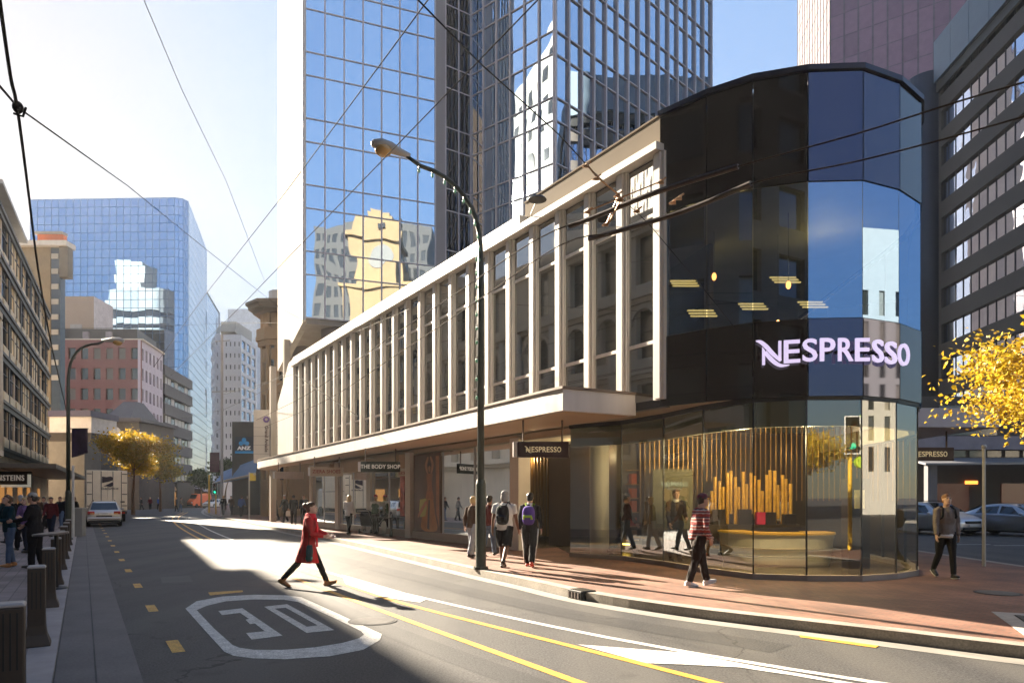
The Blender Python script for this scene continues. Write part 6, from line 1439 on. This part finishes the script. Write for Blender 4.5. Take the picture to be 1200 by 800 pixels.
        f0=wr+d2*.025+side*.03; f1=f0+d2*.03+side*.028+nrm*.01; f2=f1+d2*.032+side*.008+nrm*.014; mb.tube([f0*k,f1*k,f2*k],[.013*k,.011*k,.009*k],6)
    remeshed(mb,'body',skin,vb,r,2)
    if near:
        for sx in (-1,1):
            m=MB(); m.ell(hp(sx*.030,.088,.012)*k,.0115*k,8,6); m.build('eye',M_eye,r,smooth=True)
        m=MB(); m.ell(hp(0,.086,-.066)*k,(.024*k,.012*k,.008*k),10,6); m.build('mouth',M_lip,r,smooth=True)
    # ---- trousers
    if trousers:
        m=MB(); g=.008 if leg_tight else .022
        torso(m,[(-.12,.12,.095,0),(-.02,.168,.122,0),(.09,.158,.115,0),(.12,.15,.11,0)])
        for h,kn_,an,b,sx in LEG:
            e=kn_.lerp(an,.97) if leg_len>=1 else (h.lerp(kn_,leg_len/.5) if leg_len<.5 else kn_.lerp(an,(leg_len-.5)*2))
            if leg_len>=.6: m.tube([h*k+V((0,0,.04)),(h*.5+kn_*.5)*k,kn_*k,(kn_*.5+e*.5)*k,e*k],[(.094*fat+g*.3)*k,(.078*fat+g)*k,(.058+g)*k,(.053+g)*k,(.040+g*1.3)*k],14)
            else: m.tube([h*k+V((0,0,.04)),(h*.5+e*.5)*k,e*k],[(.10*fat+g*.4)*k,(.086*fat+g)*k,(.08+g)*k],14)
        remeshed(m,'trousers',trousers,vc,r,3,fold=.012*k if near and not leg_tight else .004)
        if stripe:
            m=MB()
            for h,kn_,an,b,sx in LEG: o=V((sx*.085,0,0)); m.tube([(h+V((sx*.115,0,0)))*k,(kn_+o)*k,(an+V((sx*.066,0,0)))*k],.016*k,6)
            m.build('side_stripe',stripe,r,smooth=True)
    # ---- shoes
    for h,kn_,an,b,sx in LEG:
        m=MB(); ft=an+V((0,0,-.032)); c=max(-.6,min(.35,b*.75)); fd=V((0,math.cos(c),math.sin(c))); un=V((0,-math.sin(c),math.cos(c)))
        m.tube([(ft-fd*.075)*k,(ft-fd*.05)*k,(ft+fd*.03)*k,(ft+fd*.12)*k,(ft+fd*.185)*k,(ft+fd*.20)*k],[(.024*k,.028*k),(.040*k,.046*k),(.045*k,.048*k),(.048*k,.034*k),(.040*k,.024*k),(.018*k,.012*k)],12,ref=(0,0,1))
        m.tube([an*k+V((0,0,-.02)),(an+(kn_-an).normalized()*(.14 if boots else .035))*k],[.048*k,.052*k],12)
        o=remeshed(m,'shoe',shoes,.008 if near else .016,r,1)
        if sole or boots:
            m=MB(); m.tube([(ft-fd*.07-un*.040)*k,(ft+fd*.05-un*.042)*k,(ft+fd*.18-un*.03)*k],[(.036*k,.012*k),(.046*k,.012*k),(.036*k,.010*k)],10,ref=(0,0,1)); m.build('sole',sole or C_DBROWN,o,smooth=True)
    # ---- top
    if top:
        m=MB(); rows=[]
        if topz<-.12:
            for t in (0,.33,.66): z=topz+(-.06-topz)*t; f=flare*(1-t); rows.append((z,.212+f*.3,.145+f*1.35,0))
            torso(m,rows+[(-.06,.215,.15,0),(.08,.18,.132,0),(.18,.158,.12,0),(.32,.178,.13,.005),(.44,.186,.118,0),(.505,.12,.088,-.005),(.555,.075,.074,0)])
        else: torso(m,[(topz,.178,.132,0),(.10,.172,.126,0),(.18,.162,.12,0),(.32,.18,.132,.005),(.44,.187,.12,0),(.505,.12,.09,-.005),(.55,.075,.074,0)])
        for s,el,wr,d2,sx in ARM:
            if sleeve>0:
                e=el.lerp(wr,.96) if sleeve>=1 else s.lerp(el,sleeve*1.25)
                pts=[(s+V((-sx*.06,0,.012)))*k,s*k,(s*.5+el*.5)*k,el*k,(el*.5+wr*.5)*k,e*k] if sleeve>=1 else [(s+V((-sx*.06,0,.012)))*k,s*k,e*k]
                m.tube(pts,[.062*k,.069*k,.062*k,.056*k,.052*k,.044*k] if sleeve>=1 else [.062*k,.072*k,.070*k],12)
        remeshed(m,'jacket' if sleeve>=1 else 'shirt',top,vc,r,3,fold=.014*k if near else .006)
        if hem:
            m=MB(); torso(m,[(topz-.07,.176,.13,0),(topz+.01,.174,.128,0)]); m.build('shirt_hem',hem,r,smooth=True)
    if collar:
        m=MB(); torso(m,[(.50,.105,.09,0),(.545,.082,.08,0),(.575,.078,.078,0)]); m.build('collar',collar,r,smooth=True)
    if scarf:
        m=MB(); rg=[]
        for z,a in ((.47,.115),(.50,.125),(.545,.115),(.585,.105),(.60,.085)): rg.append([T((a*math.cos(2*math.pi*q/16),.015+a*.95*math.sin(2*math.pi*q/16),z))*k for q in range(16)])
        m.loft(rg); m.tube([T((.05,.12,.52))*k,T((.07,.17,.34))*k,T((.09,.175,.12))*k,T((.10,.20,-.06))*k],[(.05*k,.03*k),(.055*k,.025*k),(.06*k,.025*k),(.065*k,.018*k)],10); remeshed(m,'scarf',scarf,.012,r,2)
    # ---- hair
    if hair:
        m=MB(); rg=[]
        def shell(z,rx,ry,yo): rg.append([hp(rx*math.cos(2*math.pi*q/14),yo+ry*math.sin(2*math.pi*q/14),z)*k for q in range(14)])
        if hairstyle in('short','bun'):
            for a in ((-.075,.05,.045,-.05),(-.04,.072,.068,-.038),(.0,.082,.084,-.026),(.035,.085,.098,-.014),(.07,.083,.104,-.008),(.10,.066,.086,-.008),(.125,.034,.046,-.008)): shell(*a)
        else:
            for a in ((-.25,.075,.05,-.06),(-.18,.095,.065,-.052),(-.10,.098,.072,-.045),(-.03,.092,.080,-.036),(.03,.088,.098,-.016),(.07,.085,.105,-.008),(.10,.068,.088,-.008),(.127,.034,.046,-.008)): shell(*a)
        m.loft(rg)
        if hairstyle=='bun': m.ell(hp(0,-.10,.085)*k,(.058*k,.055*k,.055*k),10,8)
        remeshed(m,'hair',hair,.009 if near else .018,r,1,fold=.010)
    if hat:
        kind,hm=hat; m=MB(); rg=[]
        for z,a,b_ in ((.035,.083,.105),(.07,.086,.108),(.105,.072,.092),(.13,.045,.06),(.14,.015,.02)): rg.append([hp(a*math.cos(2*math.pi*q/14),-.006+b_*math.sin(2*math.pi*q/14),z)*k for q in range(14)])
        m.loft(rg)
        if kind=='cap': m.tube([hp(0,.08,.045)*k,hp(0,.13,.038)*k,hp(0,.165,.028)*k],[(.074*k,.012*k),(.068*k,.010*k),(.045*k,.008*k)],10,ref=(0,0,1))
        if kind=='hood': m.ell(hp(0,-.02,-.03)*k,(.096*k,.10*k,.12*k),12,8)
        m.build('hat',hm,r,smooth=True)
    r['wrist_r']=0
    del r['wrist_r']
    mw=M4.Translation(loc)@M4.Rotation(yaw,4,'Z')
    return dict(root=r,k=k,T=lambda p: mw@(T(p)*k),wr=[mw@(a[2]*k) for a in ARM],hand=[mw@((a[2]+a[3]*.09)*k) for a in ARM],mw=mw,yaw=yaw,lift=lift)
def backpack(h,label,c1,c2=None,straps=True,front=False,big=1.0):
    o=empty('backpack',h['T']((0,-.13,.30)),h['yaw'],label,'bag'); k=h['k']*big
    m=MB(); rg=[]
    for y,a,b in ((.0,.13,.20),(-.03,.15,.225),(-.10,.14,.215),(-.16,.11,.17),(-.175,.05,.08)):
        rg.append([(a*math.copysign(abs(math.cos(t))**.6,math.cos(t))*k,y*k,b*math.copysign(abs(math.sin(t))**.7,math.sin(t))*k-.02) for t in [2*math.pi*q/20 for q in range(20)]])
    m.loft(rg); m.build('pack',c1,o,smooth=True)
    m=MB(); m.tube([(-.09*k,-.15*k,-.10*k),(-.09*k,-.185*k,-.04*k),(.09*k,-.185*k,-.04*k),(.09*k,-.15*k,-.10*k)],.03*k,8); m.build('pocket',c2 or c1,o,smooth=True)
    m=MB()
    for sx in (-1,1): m.tube([(sx*.10*k,.0,-.12*k),(sx*.14*k,.12*k,-.10*k),(sx*.13*k,.28*k,.05*k),(sx*.11*k,.25*k,.20*k),(sx*.09*k,.11*k,.265*k),(sx*.07*k,.0,.19*k)],[(.024*k,.008*k)]*6,8)
    m.build('strap',c2 or C_BLACK,o,smooth=True); return o
def bag(label,pos,yaw,size,c,handle=.22,name='handbag'):
    o=empty(name,pos,yaw,label,'bag'); w_,d,h=size; m=MB(); rg=[]
    for z,f in ((-h,.85),(-h+.03,1),(-h*.4,1.02),(-.02,.85),(0,.6)): rg.append([(w_*f*math.copysign(abs(math.cos(t))**.5,math.cos(t)),d*f*math.copysign(abs(math.sin(t))**.5,math.sin(t)),z) for t in [2*math.pi*q/16 for q in range(16)]])
    m.loft(rg); m.build('pouch',c,o,smooth=True); m=MB(); m.tube([(-w_*.5,0,-.01),(-w_*.35,0,handle*.7),(0,0,handle),(w_*.35,0,handle*.7),(w_*.5,0,-.01)],.009,6); m.build('handle',C_DBROWN,o,smooth=True); return o

# 1 the woman in red
h=human('woman in a long red coat and scarlet scarf crossing the road with a phone',(-3.87,12.95,0),R(-84),1.66,legs=((27,4),(-27,16)),arms=((25,6,45,18),(14,8,62,16)),lean=4,head=(0,-14),skin=SKIN2,top=C_RED,topz=-.38,flare=.075,trousers=C_BLACK,leg_tight=True,shoes=C_TANB,boots=True,hair=H_BROWN,hairstyle='bun',scarf=C_SCARF)
q=h['hand'][1]; ph=empty('mobile_phone',q+V((.03,.0,.015)),0,'pale mobile phone held by the woman in red','phone'); m=MB(); m.box(-.07,.07,-.036,.036,-.004,.004); o=m.build('phone_body',mat('phone_white',(.6,.6,.62),rough=.3),ph,rot=(0,R(-25),0)); bevel(o,.003)
bg_=bag('dark teal shoulder bag at the hip of the woman in red',h['T']((.20,.07,-.02)),R(-84),(.15,.05,.30),C_TEAL,.30); m=MB(); m.box(-.12,.12,-.052,.052,-.26,-.22); m.build('teal_trim',mat('bright_teal',(.01,.20,.17),rough=.6),bg_)
# 2 man in the patterned fleece
human('man in a red patterned fleece and cap walking past the drum',(3.27,12.0,.13),R(-78),1.62,legs=((17,3),(-13,6)),arms=((10,10,38,18),(-6,10,30,14)),lean=7,head=(0,-6),top=C_FAIR,topz=-.06,trousers=C_DBROWN,shoes=C_WSHOE,hair=H_DARK,hat=('cap',cloth('cap_blue_red',(.10,.03,.05))),fat=1.25,thick=1.12,sole=C_WSHOE)
# 3-6 group by the lamp
h=human('man in a white T-shirt and long black shorts walking away with a black backpack',(-.17,15.0,.13),R(-14),1.70,legs=((14,4),(-16,32)),arms=((-8,10,12,0),(10,10,14,0)),skin=mat('skin_dark',(.16,.075,.045),rough=.55,noise=.05),top=C_WHITE,topz=-.06,sleeve=.5,trousers=C_BLACK,leg_len=.47,fat=1.12,thick=1.1,shoes=C_SHOE,hat=('hood',cloth('grey_knit',(.30,.29,.29))))
m=MB(); 
backpack(h,'black backpack on the man in the white T-shirt',C_BLACK,C_NAVY)
h=human('youth in a black jacket with white piping and red shoes walking away',(.40,15.35,.13),R(-12),1.66,legs=((12,4),(-10,20)),arms=((-6,9,10,0),(8,9,12,0)),top=C_BLACK,topz=-.06,trousers=C_BLACK,shoes=C_RSHOE,hair=H_DARK,collar=C_WHITE,stripe=C_WHITE)
o=backpack(h,'violet and lime backpack on the youth in black',cloth('violet_pack',(.09,.05,.28)),cloth('lime_strap',(.30,.48,.05)))
human('blond person in a brown jacket and pale jeans behind the lamp post',(-1.03,17.7,.13),R(-35),1.58,legs=((10,4),(-12,10)),top=C_BROWN,topz=-.08,trousers=C_LJEAN,hair=H_BLOND,skin=SKIN2)
human('person in a maroon top and blue jeans half hidden by the lamp post',(-.62,18.3,.13),R(-30),1.60,legs=((-8,12),(14,4)),top=C_MAR,topz=-.06,trousers=C_JEAN,hair=H_DARK)
# 7-8 pair further along
human('woman in a white padded jacket and black leggings',(X(409,28.4),28.4,.13),R(-12),1.68,legs=((16,4),(-12,18)),arms=((12,8,50,12),(-8,10,20,0)),top=C_WHITE,topz=-.10,trousers=C_BLACK,leg_tight=True,hair=H_BLOND,hairstyle='long',skin=SKIN2,thick=1.06)
h=human('person in a dark green vest pushing a pushchair past the dark green shop',(X(440,29.2),29.2,.13),R(-8),1.68,legs=((14,4),(-14,16)),arms=((32,14,28,6),(32,14,28,6)),top=C_WHITE,topz=-.05,trousers=C_DBROWN,hat=('beanie',cloth('red_hat',(.45,.06,.08))),thick=1.1)
m=MB(); rg=[]
n=16
for z,rx,ry in ((-.04,.19,.145),(.10,.186,.14),(.2,.175,.134),(.33,.192,.146),(.43,.175,.128),(.47,.13,.1)): rg.append([h['mw'].inverted()@h['T']((rx*math.cos(2*math.pi*q/n),ry*math.sin(2*math.pi*q/n),z)) for q in range(n)])
m.loft(rg); m.build('vest',C_GREEN,h['root'],smooth=True)
pc=empty('pushchair',(X(431,29.8),29.75,.13),R(-8),'black pushchair pushed by the person in the green vest','pushchair')
m=MB(); m.loft([[(-.22,-.2,.35),(.22,-.2,.35),(.22,.25,.30),(-.22,.25,.30)],[(-.24,-.35,.85),(.24,-.35,.85),(.24,-.05,.72),(-.24,-.05,.72)]]); m.build('seat',C_BLACK,pc)
m=MB(); m.ell((0,-.18,.88),(.25,.26,.16),12,8); m.build('hood',C_NAVY,pc,smooth=True)
m=MB()
for sx in (-.24,.24): m.tube([(sx,-.62,1.0),(sx,-.45,.9),(sx,.0,.42),(sx,.3,.12)],.014,6); m.tube([(sx,-.3,.12),(sx,.0,.45)],.014,6)
m.tube([(-.24,-.62,1.0),(.24,-.62,1.0)],.018,6); m.build('frame',M_galv,pc)
for sx in (-.26,.26):
    for y in (-.3,.3): m=MB(); m.cyl((sx-.02,y,.10),(sx+.02,y,.10),.10,n=14); m.build('wheel',M_tyre,pc)
# 9 far right footpath
h=human('dark dressed man carrying a white carrier bag by the far canopy end',(X(334,43.5),43.5,.13),R(150),1.75,legs=((16,4),(-16,12)),top=C_BLACK,topz=-.15,trousers=C_BLACK,hair=H_GREY,near=False)
bag('white plastic carrier bag held by the dark dressed man',h['hand'][0]+V((0,0,-.06)),R(20),(.16,.09,.34),mat('plastic_white',(.65,.62,.58),rough=.5),.12,name='carrier_bag')
far_specs=[('person in a black coat waiting under the canopy end',344,40,C_BLACK,C_BLACK,20),('person in a black hooded top beside the brown shop panel',356,38.5,C_NAVY,C_BLACK,200),('person in black near the canopy tip',323,47,C_BLACK,C_BLACK,90),
 ('person in a charcoal coat beside the yellow sign pole',262,58,C_BLACK,C_NAVY,180),('person in brown next to the charcoal coat',271,60,C_BROWN,C_BLACK,170),('person in a bright blue jacket on the far footpath',283,54,C_BLUE,C_BLACK,0),('person in dark clothes behind the blue jacket',290,62,C_DBROWN,C_BLACK,10),
 ('person in a dark suit crossing at the far end',207,84,C_NAVY,C_BLACK,90),('person in grey stepping off the far kerb',212,82,C_GREY,C_JEAN,-80),('person in black by the red awning',166,92,C_BLACK,C_BLACK,120),('person in blue by the far shop fronts',186,96,C_BLUE,C_BLACK,60),('person in maroon by the far shop fronts',176,94,C_MAR,C_BLACK,200)]
for i,(l,px,Y,t,tr,yw) in enumerate(far_specs): human(l,(X(px,Y),Y,.13 if px>240 else (.03 if px<200 else 0)),R(yw),1.72,legs=((16-i%3*6,5),(-14+i%4*3,12)),top=t,topz=-.12,trousers=tr,hair=[H_DARK,H_BROWN,H_GREY,H_BLOND][i%4],near=False)
# 10 man on the brick corner
h=human('man in a taupe jumper with backpack straps walking towards us on the brick corner',(8.42,13.25,.13),R(172),1.62,legs=((12,6),(-14,22)),arms=((-5,8,8,0),(8,8,10,0)),lean=2,head=(0,-12),skin=SKIN2,top=C_GREY,topz=-.02,trousers=C_BLACK,leg_tight=True,shoes=C_SHOE,sole=C_WSHOE,hair=H_RED,hem=C_WHITE,fat=1.1)
backpack(h,'dark backpack worn by the man in the taupe jumper',C_NAVY,C_BLACK)
# 11 people on the paved footpath
h=human('woman in a dark teal top and blue jeans reading a folded paper',(X(11,16.3),16.3,.03),R(150),1.70,legs=((6,3),(-6,6)),arms=((18,4,70,30),(22,4,66,26)),head=(0,-22),skin=SKIN,top=C_TEAL,topz=-.08,trousers=C_JEAN,leg_tight=True,hair=H_BROWN,shoes=C_TANB)
q=(h['hand'][0]+h['hand'][1])/2; pa=empty('folded_paper',q+V((0,-.02,.03)),R(150),'folded white paper held by the woman in teal','paper'); m=MB(); m.box(-.15,.15,-.10,.10,-.003,.003); m.build('sheet',mat('paper_white',(.62,.60,.56),rough=.7),pa,rot=(R(25),0,0))
human('man in a long black suit jacket and cap facing the shops',(X(41,16.0),16.0,.03),R(105),1.74,legs=((4,2),(-5,5)),arms=((20,8,60,10),(14,6,40,6)),top=C_BLACK,topz=-.22,trousers=C_BLACK,hair=H_DARK,hat=('cap',cloth('pale_cap',(.35,.33,.30))),fat=1.1,thick=1.06)
human('woman in a violet top behind the man in black',(X(31,20.5),20.5,.03),R(170),1.66,legs=((6,3),(-6,6)),arms=((14,8,72,20),(10,8,40,10)),skin=SKIN2,top=C_PURPLE,topz=-.08,trousers=C_NAVY,hair=H_BLOND,hairstyle='long')
human('man in black beside the woman in violet',(X(25,21.5),21.5,.03),R(60),1.72,legs=((6,3),(-6,6)),top=C_BLACK,topz=-.1,trousers=C_BLACK,hair=H_GREY)
human('person in maroon walking along the paved footpath',(X(60,29),29,.03),R(200),1.70,legs=((18,5),(-14,14)),top=C_MAR,topz=-.12,trousers=C_NAVY,hair=H_DARK,near=False)
for i,(l,px,Y,t,yw) in enumerate((('person in a dark coat near the shop doors',14,25,C_DBROWN,120),('person in black walking beyond the maroon top',71,37,C_BLACK,180),('person in navy by the dark lamp post',76,41,C_NAVY,20),('person in grey on the crowded footpath',52,36,C_GREY,170),('person in brown on the crowded footpath',44,33,C_BROWN,10),('person in teal on the crowded footpath',8,31,C_TEAL,200),('person in a black jacket beside the truck',88,43,C_BLACK,160))):
    human(l,(X(px,Y),Y,.03),R(yw),1.70,legs=((14-4*(i%3),5),(-12,10)),top=t,topz=-.12,trousers=[C_BLACK,C_JEAN,C_NAVY][i%3],hair=[H_DARK,H_BROWN,H_BLOND][i%3],near=False)
# 12 people inside the drum
human('man in a black suit and white shirt standing inside the drum',(3.95,16.5,.15),R(190),1.72,legs=((3,2),(-3,3)),arms=((8,8,60,20),(6,8,20,6)),skin=SKIN2,top=C_BLACK,topz=-.14,trousers=C_BLACK,hair=H_BROWN,collar=C_WHITE)
human('dark dressed shopper striding behind the drum glass',(3.0,18.1,.15),R(-85),1.70,legs=((24,4),(-24,16)),top=C_BLACK,topz=-.12,trousers=C_BLACK,hair=H_DARK)
human('shop assistant in pale grey near the far end of the counter',(7.0,17.8,.15),R(200),1.68,legs=((3,2),(-3,3)),top=C_CREAM,topz=-.08,trousers=C_GREY,hair=H_BLOND)

# ---------------------------------------------------------------- air
mh=bpy.data.materials.new('air'); mh.use_nodes=True; N,L=nodes(mh); N.remove(N['Principled BSDF']); pv=N.new('ShaderNodeVolumePrincipled')
pv.inputs['Color'].default_value=(.86,.92,1,1); pv.inputs['Density'].default_value=.00024; pv.inputs['Anisotropy'].default_value=.25; L.new(pv.outputs[0],N['Material Output'].inputs['Volume'])
mb=MB(); mb.box(-260,160,-140,340,-1.2,125); mb.build('haze',mh,kind='stuff')
sc.cycles.volume_bounces=0
